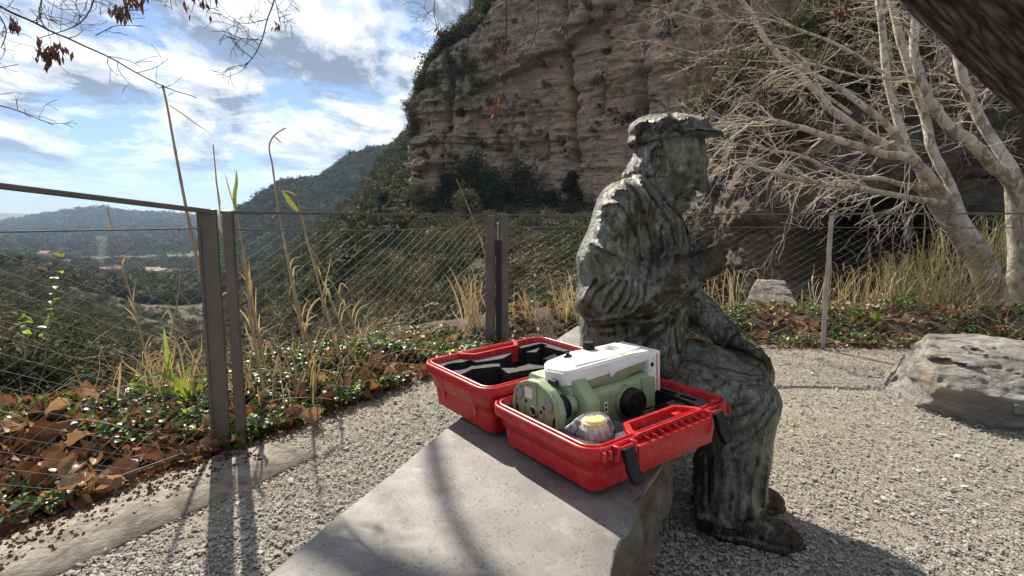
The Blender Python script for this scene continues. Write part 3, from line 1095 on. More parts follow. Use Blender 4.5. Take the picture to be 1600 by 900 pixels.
def field(label, c0, c1, y0, y1, colr):
    m = rough_mat('field_' + label.split()[1], [(0.3, tuple(0.8 * q for q in colr)), (0.7, colr)], 0.05, 0.95)
    C, Y = np.meshgrid(np.linspace(c0, c1, 14), np.linspace(y0, y1, 14), indexing='ij')
    sk = (Y - y0) / (y1 - y0) * 14
    v = land(C + sk, Y)
    v[..., 2] += 1.2
    o = obj('field', v.reshape(-1, 3), grid_faces(14, 14)[:, ::-1], m)
    tag(o, label, None, None, 'structure')


field('bright green meadow on the valley floor beside the smoke', 158, 196, 520, 700, (0.14, 0.22, 0.06))
field('pale ploughed field on the valley floor', 205, 250, 640, 760, (0.19, 0.16, 0.11))
field('small green field near the far valley bend', 232, 262, 820, 1000, (0.12, 0.17, 0.07))


def smoke():
    q = land(np.array([155.0]), np.array([600.0]))[0]
    g = np.random.default_rng(2)
    n, s = 9, 14
    z = np.linspace(0, 40, n)
    r = np.linspace(1.6, 6.5, n)
    a = np.arange(s) * 2 * math.pi / s
    ring = np.stack([np.cos(a)[None] * r[:, None] + (z * 0.12)[:, None] + g.normal(0, 0.6, (n, s)), np.sin(a)[None] * r[:, None] + g.normal(0, 0.6, (n, s)), np.repeat(z[:, None], s, 1)], -1)
    f = [tuple(x) for x in grid_faces(n, s, True)] + [tuple(range(s))[::-1], tuple((n - 1) * s + k for k in range(s))]
    m = bpy.data.materials.new('smoke')
    m.use_nodes = True
    nt = m.node_tree
    nt.nodes.clear()
    h = N(nt)
    v = h.new('ShaderNodeVolumePrincipled', {'Color': (0.95, 0.97, 1.0, 1), 'Density': 0.006, 'Anisotropy': 0.55})
    o_ = h.new('ShaderNodeOutputMaterial')
    nt.links.new(v.outputs[0], o_.inputs['Volume'])
    o = obj('smoke', ring.reshape(-1, 3), f, m)
    bm = bmesh.new()
    bm.from_mesh(o.data)
    bmesh.ops.recalc_face_normals(bm, faces=bm.faces)
    bm.to_mesh(o.data)
    bm.free()
    o.location = tuple(q)
    tag(o, 'thin blue smoke rising from the valley fields', None, None, 'stuff')


smoke()


def haze():
    bm = bm_box((-4200, -60, -420), (4200, 9900, 620))
    m = bpy.data.materials.new('haze')
    m.use_nodes = True
    nt = m.node_tree
    nt.nodes.clear()
    h = N(nt)
    v = h.new('ShaderNodeVolumePrincipled', {'Color': (0.48, 0.68, 1.0, 1), 'Density': HAZE, 'Anisotropy': 0.25})
    o_ = h.new('ShaderNodeOutputMaterial')
    nt.links.new(v.outputs[0], o_.inputs['Volume'])
    o = bobj('haze', bm, m)
    tag(o, 'blue haze filling the valley air', None, None, 'stuff')


HAZE = 0.00008
haze()

# ================================================================== solids from distance fields
import openvdb


class Vol:
    """a dense signed distance field; primitives are blended in where they reach"""
    def __init__(self, lo, hi, h):
        self.lo, self.h = np.array(lo, float), h
        self.n = np.ceil((np.array(hi, float) - self.lo) / h).astype(int) + 1
        self.a = np.full(self.n, 0.08, np.float32)

    def box(self, lo, hi):
        i0 = np.clip(np.floor((np.array(lo) - self.lo) / self.h).astype(int), 0, self.n - 1)
        i1 = np.clip(np.ceil((np.array(hi) - self.lo) / self.h).astype(int) + 1, 1, self.n)
        sl = tuple(slice(a, b) for a, b in zip(i0, i1))
        ax = [(self.lo[k] + self.h * np.arange(i0[k], i1[k])).astype(np.float32) for k in range(3)]
        return sl, ax[0][:, None, None], ax[1][None, :, None], ax[2][None, None, :]

    def put(self, lo, hi, fn, k=0.0, cut=False):
        m = k + 0.03
        sl, x, y, z = self.box(np.array(lo) - m, np.array(hi) + m)
        d = fn(x, y, z)
        a = self.a[sl]
        if cut:
            if k > 0:
                h = np.maximum(k - np.abs(a + d), 0) / k
                a[...] = np.maximum(a, -d) + h * h * k * 0.25
            else:
                a[...] = np.maximum(a, -d)
        else:
            if k > 0:
                h = np.maximum(k - np.abs(a - d), 0) / k
                a[...] = np.minimum(a, d) - h * h * k * 0.25
            else:
                a[...] = np.minimum(a, d)

    def cap(self, a, b, ra, rb=None, k=0.02, cut=False):
        a, b = np.array(a, float), np.array(b, float)
        rb = ra if rb is None else rb
        e = b - a
        ee = float(e @ e) + 1e-12
        r = max(ra, rb)

        def fn(x, y, z):
            t = np.clip(((x - a[0]) * e[0] + (y - a[1]) * e[1] + (z - a[2]) * e[2]) / ee, 0, 1)
            return np.sqrt((x - a[0] - t * e[0])**2 + (y - a[1] - t * e[1])**2 + (z - a[2] - t * e[2])**2) - (ra + (rb - ra) * t)
        self.put(np.minimum(a, b) - r, np.maximum(a, b) + r, fn, k, cut)

    def chain(self, pts, rad, k=0.02, cut=False):
        for i in range(len(pts) - 1):
            self.cap(pts[i], pts[i + 1], rad[i], rad[i + 1], k, cut)

    def ell(self, c, r, k=0.02, rot=None, cut=False):
        c, r = np.array(c, float), np.array(r, float)
        M = np.eye(3) if rot is None else np.array(Euler(tuple(R(q) for q in rot)).to_matrix())
        ext = np.sqrt(((M * r[None]) ** 2).sum(1))

        def fn(x, y, z):
            X, Y, Z = x - c[0], y - c[1], z - c[2]
            u = (M[0, 0] * X + M[1, 0] * Y + M[2, 0] * Z) / r[0]
            v = (M[0, 1] * X + M[1, 1] * Y + M[2, 1] * Z) / r[1]
            w = (M[0, 2] * X + M[1, 2] * Y + M[2, 2] * Z) / r[2]
            q = np.sqrt(u * u + v * v + w * w)
            g = np.sqrt((u / r[0])**2 + (v / r[1])**2 + (w / r[2])**2) + 1e-6
            return q * (q - 1) / g
        self.put(c - ext, c + ext, fn, k, cut)

    def rbox(self, c, half, rr=0.01, k=0.0, rot=None, cut=False):
        c, half = np.array(c, float), np.array(half, float)
        M = np.eye(3) if rot is None else np.array(Euler(tuple(R(q) for q in rot)).to_matrix())
        ext = np.abs(M) @ half

        def fn(x, y, z):
            X, Y, Z = x - c[0], y - c[1], z - c[2]
            u = np.abs(M[0, 0] * X + M[1, 0] * Y + M[2, 0] * Z) - half[0] + rr
            v = np.abs(M[0, 1] * X + M[1, 1] * Y + M[2, 1] * Z) - half[1] + rr
            w = np.abs(M[0, 2] * X + M[1, 2] * Y + M[2, 2] * Z) - half[2] + rr
            return (np.sqrt(np.maximum(u, 0)**2 + np.maximum(v, 0)**2 + np.maximum(w, 0)**2)
                    + np.minimum(np.maximum(u, np.maximum(v, w)), 0) - rr)
        self.put(c - ext, c + ext, fn, k, cut)

    def plane(self, p, n, k=0.0):
        """keep only the side that n points away from"""
        n = np.array(n, float)
        n /= np.linalg.norm(n)
        sl, x, y, z = self.box(self.lo, self.lo + self.h * self.n)
        d = (x - p[0]) * n[0] + (y - p[1]) * n[1] + (z - p[2]) * n[2]
        if k > 0:
            h = np.maximum(k - np.abs(self.a - d), 0) / k
            self.a = (np.maximum(self.a, d) + h * h * k * 0.25).astype(np.float32)
        else:
            self.a = np.maximum(self.a, d).astype(np.float32)

    def rough(self, fn, band=0.03):
        """push the surface by fn(points) where it lies within band"""
        idx = np.argwhere(np.abs(self.a) < band)
        p = self.lo + idx * self.h
        self.a[tuple(idx.T)] += fn(p.astype(np.float32)).astype(np.float32)

    def mesh(self, name, adapt=0.0):
        b = 3 * self.h
        g = openvdb.FloatGrid(b)
        g.copyFromArray(np.ascontiguousarray(np.clip(self.a, -b, b)))
        g.transform = openvdb.createLinearTransform(voxelSize=self.h)
        v, q = g.convertToQuads(isovalue=0.0)
        v = np.asarray(v, float) + self.lo
        return mesh_np(name, v, np.asarray(q, np.int64)[:, ::-1].copy(), True)


# ================================================================== FENCE
def painted_steel():
    m, n, b = mat('painted_steel', 0.42, 0.0, 0.5)
    c = wpos(n)
    f = n.noise(c, 6, 5, 0.65)
    col = n.ramp(f, [(0.3, (0.085, 0.068, 0.058)), (0.7, (0.135, 0.11, 0.095))])
    dust = n.noise(n.mapv(c, (20, 20, 5)), 1.0, 6, 0.7)
    col = n.mix(n.ramp(dust, [(0.55, 0.0), (0.75, 0.45)]), col, (0.24, 0.21, 0.18))
    set_in(n, b, 'Base Color', col)
    bump(n, b, n.noise(c, 90, 4), 0.12, 0.002)
    return m


M_STEEL = painted_steel()
M_WIRE = plain('steel_wire', (0.15, 0.14, 0.13), 0.6, 0.0, 0.2)
M_RUBBER = plain('black_rubber', (0.012, 0.012, 0.013), 0.55, 0, 0.4)
M_PALESTEEL = plain('sunlit_pale_steel', (0.36, 0.31, 0.29), 0.5, 0.3, 0.5, 0.12, 8)  # pale colour stands in for sun on the right-hand posts; also the bolt


def flat_bar(a, b, w, h, bev=0.002):
    """a bar between two points: w across (horizontal), h upright"""
    a, b = np.array(a, float), np.array(b, float)
    e = b - a
    L = np.linalg.norm(e)
    e /= L
    s = np.cross(e, (0, 0, 1.0))
    s /= np.linalg.norm(s)
    u = np.cross(s, e)
    return bm_prism([(-w / 2, -h / 2), (w / 2, -h / 2), (w / 2, h / 2), (-w / 2, h / 2)], a, s, u, e, L, bev, 1)


def post_bm(x, y, w, d, ztop, rz=0.0, zlo=-0.06):
    c, s = math.cos(rz), math.sin(rz)
    return bm_prism([(-w / 2, -d / 2), (w / 2, -d / 2), (w / 2, d / 2), (-w / 2, d / 2)], (x, y, zlo), (c, s, 0), (-s, c, 0), (0, 0, 1), ztop - zlo, 0.003, 2)


def wire_net(A, B, zlo, zhi, seed, pw=0.10, ph=0.058, r=0.0008):
    A, B = np.array(A), np.array(B)
    e = B - A
    L = np.linalg.norm(e)
    e /= L
    g = np.random.default_rng(seed)
    tb = Tubes()
    rise = zhi - zlo
    run = rise / ph * pw
    k = -run
    nn = np.array([-e[1], e[0]])
    while k < L:
        for sgn in (1, -1):
            s0, s1 = k, k + run
            c0, c1 = max(s0, 0), min(s1, L)
            if c1 - c0 < 0.03:
                continue
            m = max(3, int((c1 - c0) / 0.1) + 1)
            s = np.linspace(c0, c1, m)
            t = (s - s0) / run
            z = zlo + rise * (t if sgn > 0 else 1 - t)
            w = 0.006 * np.sin(s * 9.1 + seed) + g.normal(0, 0.0012, m)
            z = np.clip(z + 0.008 * np.sin(s * 2.7 + seed) + g.normal(0, 0.0010, m), zlo, zhi)
            tb.add(np.stack([A[0] + e[0] * s + nn[0] * w, A[1] + e[1] * s + nn[1] * w, z], 1), r, 3, cap=False)
        k += pw
    return tb


def knots(tbl, A, B, z, every, seed):
    A, B = np.array(A), np.array(B)
    L = np.linalg.norm(B - A)
    for s in np.arange(0.05, L, every):
        q = A + (B - A) * s / L
        tbl.add([(q[0] - 0.004, q[1], z), (q[0] + 0.004, q[1], z - 0.004)], 0.0035, 4)


def fence_panel(label, A, B, rail, cable, posts, seed, low=0.05, rail_w=0.05, rail_h=0.012, sag=0.012):
    t = thing('fence_panel', label, 'fence', (float(A[0]), float(A[1]), 0), 0, 'steel fence panels along the path')
    o3 = np.array([A[0], A[1], 0])

    def part(nm, bm, m=M_STEEL, **k):
        o = bobj(nm, bm, m, t, **k)
        o.data.transform(Matrix.Translation(-Vector(o3)))
        return o
    part('top_rail', flat_bar(rail[0], rail[1], rail_w, rail_h))
    for p in posts:
        part('post', post_bm(*p[:5], *(p[5:6] or (0.0,))), p[6] if len(p) > 6 else M_STEEL)
    A2, B2 = np.array(A, float), np.array(B, float)
    L = np.linalg.norm(B2 - A2)
    for nm, z, r in (('top_cable', cable, 0.0035), ('bottom_cable', low, 0.0032)):
        tb = Tubes()
        s = np.linspace(0, 1, 40)
        q = A2[None] + (B2 - A2)[None] * s[:, None]
        zz = z - sag * 4 * s * (1 - s) * (1 if nm == 'top_cable' else 0.4)
        tb.add(np.c_[q, zz], r, 6)
        if nm == 'top_cable':
            knots(tb, A, B, z - sag * 0.6, 0.2, seed)
        o = tb.build(nm, M_WIRE, t)
        o.data.transform(Matrix.Translation(-Vector(o3)))
    o = wire_net(A, B, low + 0.005, cable - 0.014, seed).build('wire_mesh', M_WIRE, t)
    o.data.transform(Matrix.Translation(-Vector(o3)))
    return t


def fences():
    P1, P2 = FENCE[1], FENCE[2]
    e1 = (FENCE[0] - P1) / np.linalg.norm(FENCE[0] - P1)
    a = P1 + e1 * 2.4
    r0 = np.array([*P1, 1.088])
    fence_panel('left fence panel with sloping top rail beside the leaf pile', a, P1 + e1 * 0.05,
                (np.array([*a, 1.088 + 2.4 * 0.104]), r0 + np.array([e1[0], e1[1], 0.104]) * 0.0), 1.016,
                [(P1[0] - 0.018, P1[1] - 0.010, 0.078, 0.03, 1.100, 0.25), (P1[0] + e1[0] * 0.075 - 0.006, P1[1] + e1[1] * 0.075 + 0.03, 0.012, 0.012, 1.03, 0.2)], 1, 0.05, 0.055, 0.018, 0.004)
    fence_panel('middle fence panel between the wide post and the double post by the red case', P1 + np.array([0.06, 0.05]), P2 + np.array([-0.075, 0]),
                (np.array([P1[0] + 0.035, P1[1] + 0.03, 1.086]), np.array([P2[0] - 0.11, P2[1], 1.092])), 1.012,
                [(P1[0] + 0.055, P1[1] + 0.03, 0.040, 0.05, 1.094, 0.25), (P2[0] - 0.072, P2[1] - 0.005, 0.082, 0.03, 1.092, 0.05)], 2, 0.06, 0.05, 0.014, 0.02)
    t = fence_panel('long right fence panel running behind the bronze figure', P2 + np.array([0.06, 0]), np.array([8.4, 4.55]),
                    (np.array([P2[0] + 0.03, P2[1], 1.094]), np.array([8.4, 4.55, 1.12])), 1.0,
                    [(P2[0] + 0.046, P2[1] - 0.005, 0.062, 0.03, 1.102, 0.0), (2.556, 4.49, 0.042, 0.014, 1.094, 0.35, M_PALESTEEL),
                     (5.3, 4.52, 0.042, 0.014, 1.094, 0.3, M_PALESTEEL)], 3, 0.05, 0.05, 0.012, 0.006)
    # black strip and bolt standing between the two middle posts
    bm = bm_box((-0.023, -0.012, -0.05), (0.023, 0.012, 0.885), 0.003)
    k = thing('gate_stop', 'black upright strip standing between the two middle fence posts', 'post', (P2[0] - 0.003, P2[1] - 0.03, 0))
    bobj('strip', bm, M_RUBBER, k)
    bobj('cap', bm_box((-0.025, -0.014, 0.880), (0.025, 0.014, 0.897), 0.003), M_RUBBER, k)
    bobj('bolt', bm_lathe([(0.006, 0.89), (0.006, 1.02), (0.011, 1.022), (0.011, 1.035), (0.004, 1.038)], (-0.005, 0, 0), (0, 0, 1), 12), M_PALESTEEL, k, True, 40)


fences()


# ================================================================== STONE BENCH
def stone_mats():
    m, n, b = mat('cut_limestone', 0.62, 0, 0.4)
    c = wpos(n)
    col = n.ramp(n.noise(c, 5.5, 7, 0.62), [(0.3, (0.110, 0.103, 0.095)), (0.5, (0.170, 0.160, 0.148)), (0.72, (0.235, 0.222, 0.206))])
    sp = n.new('ShaderNodeTexVoronoi', {'Vector': c, 'Scale': 95.0, 'Randomness': 1.0})
    gate = n.noise(c, 26, 4, 0.6)
    f = n.math('MULTIPLY', n.ramp(sp.outputs['Distance'], [(0.20, 1.0), (0.40, 0.0)]), n.ramp(gate, [(0.42, 0.0), (0.60, 0.75)]))
    col = n.mix(f, col, (0.065, 0.055, 0.05))
    pale = n.noise(c, 17, 6, 0.7, 0.8)
    col = n.mix(n.ramp(pale, [(0.54, 0.0), (0.70, 0.5)]), col, (0.30, 0.285, 0.265))
    sc = n.noise(n.mapv(c, (70, 4, 1), (0, 0, 0.9)), 1.0, 2, 0.5)
    col = n.mix(n.ramp(sc, [(0.70, 0.0), (0.74, 0.2)]), col, (0.38, 0.37, 0.35))
    set_in(n, b, 'Base Color', col)
    set_in(n, b, 'Roughness', n.ramp(n.noise(c, 12, 4), [(0.3, 0.5), (0.7, 0.72)]))
    bump(n, b, n.math('SUBTRACT', n.noise(c, 120, 6, 0.7), n.math('MULTIPLY', f, 0.5)), 0.35, 0.004)
    side = rough_mat('split_stone', [(0.28, (0.08, 0.06, 0.036)), (0.5, (0.21, 0.165, 0.105)), (0.72, (0.33, 0.28, 0.205))], 15, 0.9, bscale=42, bstr=1.0, bdist=0.035,
                     mottle=(7, (0.17, 0.155, 0.135), 0.7))
    return m, side


M_STONETOP, M_STONESIDE = stone_mats()
ZB = 0.45


def bench():
    out = np.array([(-0.66, 0.18), (-0.42, 0.88), (-0.187, 1.566), (0.05, 2.26), (0.228, 2.786), (0.375, 3.15), (0.62, 3.22), (0.86, 3.05),
                    (0.74, 2.55), (0.605, 2.05), (0.50, 1.70), (0.402, 1.385), (0.30, 1.19), (0.205, 0.995), (0.186, 0.955), (0.165, 0.87), (0.07, 0.55), (-0.02, 0.16), (-0.3, 0.1)])
    loop = np.r_[out, out[:1]]
    n = 420
    p = resample(loop, n + 1, False)[:-1]
    c = p.mean(0)
    q3 = np.c_[p * 7, np.zeros(n)]
    p = p + (0.006 * fbm(q3, 4, 3))[:, None] * np.array([[0.9, -0.35]])
    t = np.roll(p, -1, 0) - np.roll(p, 1, 0)
    t /= np.linalg.norm(t, axis=1)[:, None]
    nr = np.stack([t[:, 1], -t[:, 0]], 1)
    if np.mean(((p - c) * nr).sum(1)) < 0:
        nr = -nr
    for _ in range(6):
        nr = (np.roll(nr, 1, 0) + 2 * nr + np.roll(nr, -1, 0)) / 4
    rows = []
    zs = np.r_[ZB - 0.002, ZB - 0.008, ZB - 0.02, np.linspace(ZB - 0.035, -0.04, 44)]
    for z in zs:
        q = np.c_[p, np.full(n, z)]
        bulge = 0.030 * math.sin(min(1, (ZB - z) / 0.30) * math.pi * 0.75)
        d1, d2, idb = cells(q * np.array([8, 8, 6.0]), 3)
        o = bulge + 0.030 * fbm(q * 5, 3, 2) + 0.034 * (idb - 0.5) + 0.020 * (0.6 - d1) + 0.012 * fbm(q * 22, 4, 6) - 0.11 * (ZB - z) / 0.45
        w = min(1.0, (ZB - z) / 0.035)
        rows.append(np.c_[p + nr * (o * w + 0.004 * min(1, (ZB - z) / 0.01))[:, None], np.full(n, z)])
    # chipped rim
    chip = np.clip(fbm(np.c_[p * 16, np.zeros(n)], 4, 9) - 0.12, 0, 1)
    top = []
    for s, dz in ((0.004, 0.0012), (0.02, 0.0), (0.25, 0.0), (0.55, 0), (0.85, 0.0)):
        qq = p + (c - p) * s - nr * (chip * 0.03 * (s < 0.01))[:, None]
        top.append(np.c_[qq, np.full(n, ZB - dz) - chip * 0.02 * (s < 0.01)])
    g = np.array(rows[::-1] + top)
    v = np.r_[g.reshape(-1, 3), [[c[0], c[1], ZB]]]
    k = g.shape[0]
    f = [tuple(x) for x in grid_faces(k, n, True)]
    ns = (len(rows)) * n
    last = (k - 1) * n
    f += [(last + i, len(v) - 1, last + (i + 1) % n) for i in range(n)]
    me = mesh_np('stone_bench', v, f, True)
    me.materials.append(M_STONETOP)
    me.materials.append(M_STONESIDE)
    mi = np.zeros(len(me.polygons), np.int32)
    mi[: (len(rows) - 2) * n] = 1
    me.polygons.foreach_set('material_index', mi)
    bm = bmesh.new()
    bm.from_mesh(me)
    bmesh.ops.recalc_face_normals(bm, faces=bm.faces)
    bm.to_mesh(me)
    bm.free()
    me.polygons.foreach_set('material_index', mi)
    me.set_sharp_from_angle(angle=R(50))
    o = link('stone_bench', me)
    tag(o, 'long grey stone bench with flat cut top and rough split sides', 'bench')


bench()


# ================================================================== BOULDERS
def boulder_mat():
    m, n, b = mat('boulder_stone', 0.88, 0, 0.3)
    c = wpos(n)
    st = n.noise(n.mapv(c, (3, 3, 16), (0.25, 0.15, 0)), 1.0, 9, 0.68, 0.5)
    col = n.ramp(st, [(0.30, (0.10, 0.094, 0.085)), (0.47, (0.215, 0.203, 0.183)), (0.6, (0.29, 0.274, 0.249)), (0.75, (0.40, 0.375, 0.34))])
    och = n.noise(c, 4.5, 6, 0.6)
    col = n.mix(n.ramp(och, [(0.53, 0.0), (0.68, 0.55)]), col, (0.30, 0.245, 0.165))
    set_in(n, b, 'Base Color', col)
    h = n.math('ADD', n.noise(n.mapv(c, (9, 9, 40), (0.25, 0.15, 0)), 1.0, 9, 0.7), n.math('MULTIPLY', n.noise(c, 45, 7, 0.7), 0.5))
    bump(n, b, h, 0.9, 0.03)
    return m


M_BOULDER = boulder_mat()


def boulder(name, label, loc, half, rot, cuts, h, seed, amp, hole=None, rr=0.1):
    m = max(half) * 1.35
    V = Vol((-m, -m, -half[2] * 1.5), (m, m, half[2] * 1.5), h)
    V.rbox((0, 0, 0), half, rr)
    for p, n in cuts:
        V.plane(p, n, 0.008)

    def fn(p):
        d1, d2, idb = cells(p * np.array([3.2, 3.2, 7.0]) / (half[0]) ** 0.3, seed)
        st = np.floor((p[:, 2] + 0.12 * p[:, 0] + 0.05 * fbm(p * 3, 2, 5)) / 0.05)
        _, _, ids = cells(np.stack([p[:, 0] * 3.1 + st * 0.37, p[:, 1] * 3.1, st + 0.5], -1), seed + 2)
        return amp * (0.9 * fbm(p * 2.5, 4, seed) + 0.4 * (idb - 0.5) + 0.45 * (ids - 0.5) + 0.35 * fbm(p * 14, 3, seed + 5, 0.6))
    V.rough(fn, amp * 1.6 + h * 2)
    if hole:
        V.rbox(hole[0], hole[1], 0.006, 0, None, True)
    me = V.mesh(name)
    o = link(name, me, M_BOULDER)
    o.location = loc
    o.rotation_euler = (R(rot[0]), R(rot[1]), R(rot[2]))
    return tag(o, label, 'boulder')


boulder('boulder', 'large pale grey boulder with a square notch on the gravel at the right', (3.13, 3.0, 0.045), (1.0, 0.46, 0.27), (0, 0, -14),
        [((-0.75, -0.30, 0.0), (-0.75, -0.55, -0.42)), ((0, -0.36, -0.12), (0.05, -0.75, -0.5)), ((-0.72, 0.2, 0.16), (-0.8, 0.3, 0.55)), ((0.2, -0.28, 0.20), (0.0, -0.35, 0.9)),
         ((-0.85, 0, 0), (-1, -0.1, 0.15)), ((0.3, 0, 0.225), (0.04, -0.06, 1))], 0.011, 5, 0.050, ((-0.60, -0.22, 0.155), (0.045, 0.06, 0.028)), 0.03)
boulder('flat_rock', 'flat grey slab of rock lying in the hollow beyond the fence', tuple(P(1212, 455, 7.4) + np.array([0, 0.12, -0.38])), (0.50, 0.34, 0.50), (0, 0, -18),
        [((0, 0, 0.40), (0.28, -0.55, 1)), ((-0.32, 0, 0), (-1, 0.2, 0.2)), ((0.36, 0, 0.1), (1, 0, 0.4))], 0.014, 8, 0.025, None, 0.05)


# ================================================================== GRAVEL, LEAVES, IVY, STEMS
def pebble_mat():
    m, n, b = mat('pebbles', 0.85, 0, 0.35)
    oi = n.new('ShaderNodeObjectInfo').outputs['Random']
    col = n.ramp(oi, [(0.0, (0.30, 0.27, 0.23)), (0.2, (0.41, 0.385, 0.345)), (0.5, (0.49, 0.465, 0.42)), (0.75, (0.55, 0.51, 0.44)), (0.93, (0.66, 0.63, 0.57)), (1.0, (0.78, 0.76, 0.72))])
    warm = n.noise(wpos(n), 0.9, 4, 0.6)
    col = n.mix(n.ramp(warm, [(0.48, 0.0), (0.62, 0.45)]), col, (0.52, 0.44, 0.31))
    set_in(n, b, 'Base Color', col)
    bump(n, b, n.noise(coords(n), 3.0, 5, 0.7), 0.6, 0.2)
    return m


def pebbles():
    m = pebble_mat()
    kinds = []
    for k in range(10):
        bm = bmesh.new()
        bmesh.ops.create_icosphere(bm, subdivisions=1, radius=1.0)
        g = np.random.default_rng(k)
        s = g.uniform(0.7, 1.25, 3) * np.array([1.15, 0.9, 0.42])
        for v in bm.verts:
            v.co = Vector(np.array(v.co) * s * g.uniform(0.78, 1.2))
        me = bpy.data.meshes.new('pebble_kind_%d' % k)
        bm.to_mesh(me)
        bm.free()
        me.materials.append(m)
        kinds.append(me)
    g = np.random.default_rng(4)
    n = 230000
    # denser towards the viewer, over the part of the path in view
    y = 0.9 + (g.random(n) ** 1.35) * 3.75
    x = g.uniform(-1.0, 1.0, n) * (y * 1.05 + 0.5)
    x = np.where(x > 8, 8 * g.random(n), x)
    fd = fence_dist(x, y)
    keep = (fd < -0.05) & ((fd < -0.42) | (g.random(n) < 0.60) | (x > 0.0))
    clump = fbm(np.stack([x * 2.5, y * 2.5, x * 0], -1), 3, 6)
    keep &= (clump > -0.28) | (g.random(n) < 0.5)
    x, y, cl = x[keep], y[keep], clump[keep]
    m_ = len(x)
    s = np.exp(g.normal(math.log(0.0034), 0.42, m_))
    big = g.random(m_) < 0.012
    s = np.where(big, g.uniform(0.009, 0.016, m_), np.clip(s, 0.0018, 0.010))
    s *= np.where(x > 0.9, 0.9, 1.1)
    pts = np.stack([x, y, 0.004 - s * 0.02 + 0.010 * np.clip(cl, 0, 1)], -1)
    rot = np.stack([g.normal(0, 0.24, m_), g.normal(0, 0.24, m_), g.uniform(0, 6.28, m_)], -1)
    o = scatter('gravel', pts, rot, s, kinds)
    tag(o, 'loose crushed stone chips covering the path', None, None, 'stuff')


pebbles()


def plane_leaf(k, size=1.0):
    """a dry five-lobed plane leaf, curled"""
    g = np.random.default_rng(100 + k)
    n = 20
    a = np.arange(n) / n * 2 * math.pi + 0.08
    lob = np.array([1.0, .74, .92, .70, .84, .64, .72, .62, .56, .5, .3, .5, .56, .62, .72, .64, .84, .70, .92, .74])
    r = (0.42 + 0.58 * lob) * g.uniform(0.9, 1.1, n)
    u, v = np.cos(a) * r, np.sin(a) * r * 0.95
    c1, c2, tw = g.uniform(0.6, 1.7), g.uniform(-0.4, 0.7), g.uniform(-0.6, 0.6)

    def lift(u, v):
        return c1 * v * v + c2 * u * u * np.sign(c2 + u) * 0.5 + tw * u * v + 0.1 * np.sin(u * 5 + k) * np.abs(v)
    U = np.r_[0.0, u * 0.5, u]
    V = np.r_[0.0, v * 0.5, v]
    Z = 0.25 * lift(U, V) + np.r_[0, g.normal(0, 0.03, n), g.normal(0, 0.07, n)]
    rc = g.uniform(0.32, 0.85) * (1 + 0.5 * U)                      # rolled up across, bowed along
    off = g.uniform(-0.2, 0.2)
    V, Z = rc * np.sin((V + off) / rc), Z + rc * (1 - np.cos((V + off) / rc))
    rl = g.uniform(0.7, 2.2) * g.choice([-1, 1])
    U, Z = rl * np.sin(U / rl), Z + rl * (1 - np.cos(U / rl))
    pts = np.stack([U, V, Z], -1) * size
    f = [(0, 1 + i, 1 + (i + 1) % n) for i in range(n)] + [(1 + i, 1 + n + i, 1 + n + (i + 1) % n, 1 + (i + 1) % n) for i in range(n)]
    # stalk
    b = len(pts)
    st = np.array([[-0.18, 0, Z[0]], [-0.18, 0.02, Z[0] + .02], [-0.75, 0.1, Z[0] - 0.1 + c2 * .2], [-0.75, 0.12, Z[0] - 0.08 + c2 * .2]]) * size
    pts = np.r_[pts, st]
    f += [(b, b + 1, b + 3, b + 2)]
    return mesh_np('fallen_leaf', pts, f, True)


M_LEAF = [leafy('dry_leaf_russet', [(0.1, (0.085, 0.045, 0.027)), (0.5, (0.16, 0.088, 0.053)), (0.95, (0.26, 0.155, 0.095))], 0.55, 0.25, 0.4, (1.5, 1.1, 0.8), 28.0),
          leafy('dry_leaf_tan', [(0.1, (0.19, 0.115, 0.065)), (0.5, (0.31, 0.20, 0.12)), (0.95, (0.44, 0.31, 0.20))], 0.5, 0.3, 0.45, (1.3, 1.1, 0.8), 28.0),
          leafy('dry_leaf_umber', [(0.1, (0.055, 0.028, 0.018)), (0.5, (0.105, 0.055, 0.033)), (0.95, (0.17, 0.10, 0.06))], 0.6, 0.2, 0.35, (1.4, 1.1, 0.8), 28.0)]


def bed_points(n, weights, g, dlo=-0.12, dhi=1.2, dpow=1.0):
    """points on the planted bank: weights = share on the left panel, middle panel, right run"""
    out = []
    spans = [(FENCE[0] + (FENCE[1] - FENCE[0]) * 0.12, FENCE[1]), (FENCE[1], FENCE[2]), (FENCE[2], np.array([5.6, 4.54]))]
    for (a, b), w in zip(spans, weights):
        k = int(n * w)
        t = g.random(k)
        e = (b - a) / np.linalg.norm(b - a)
        nr = np.array([-e[1], e[0]])
        d = dlo + (dhi - dlo) * g.random(k) ** dpow
        out.append(a + (b - a) * t[:, None] + nr * d[:, None])
    p = np.concatenate(out)
    d = fence_dist(p[:, 0], p[:, 1])
    z = np.where(d > -0.2, bank_height(p[:, 0], p[:, 1], np.maximum(d, -0.2)), 0.0)
    return np.c_[p, np.maximum(z, np.where(d < 0, 0.006, -9))]


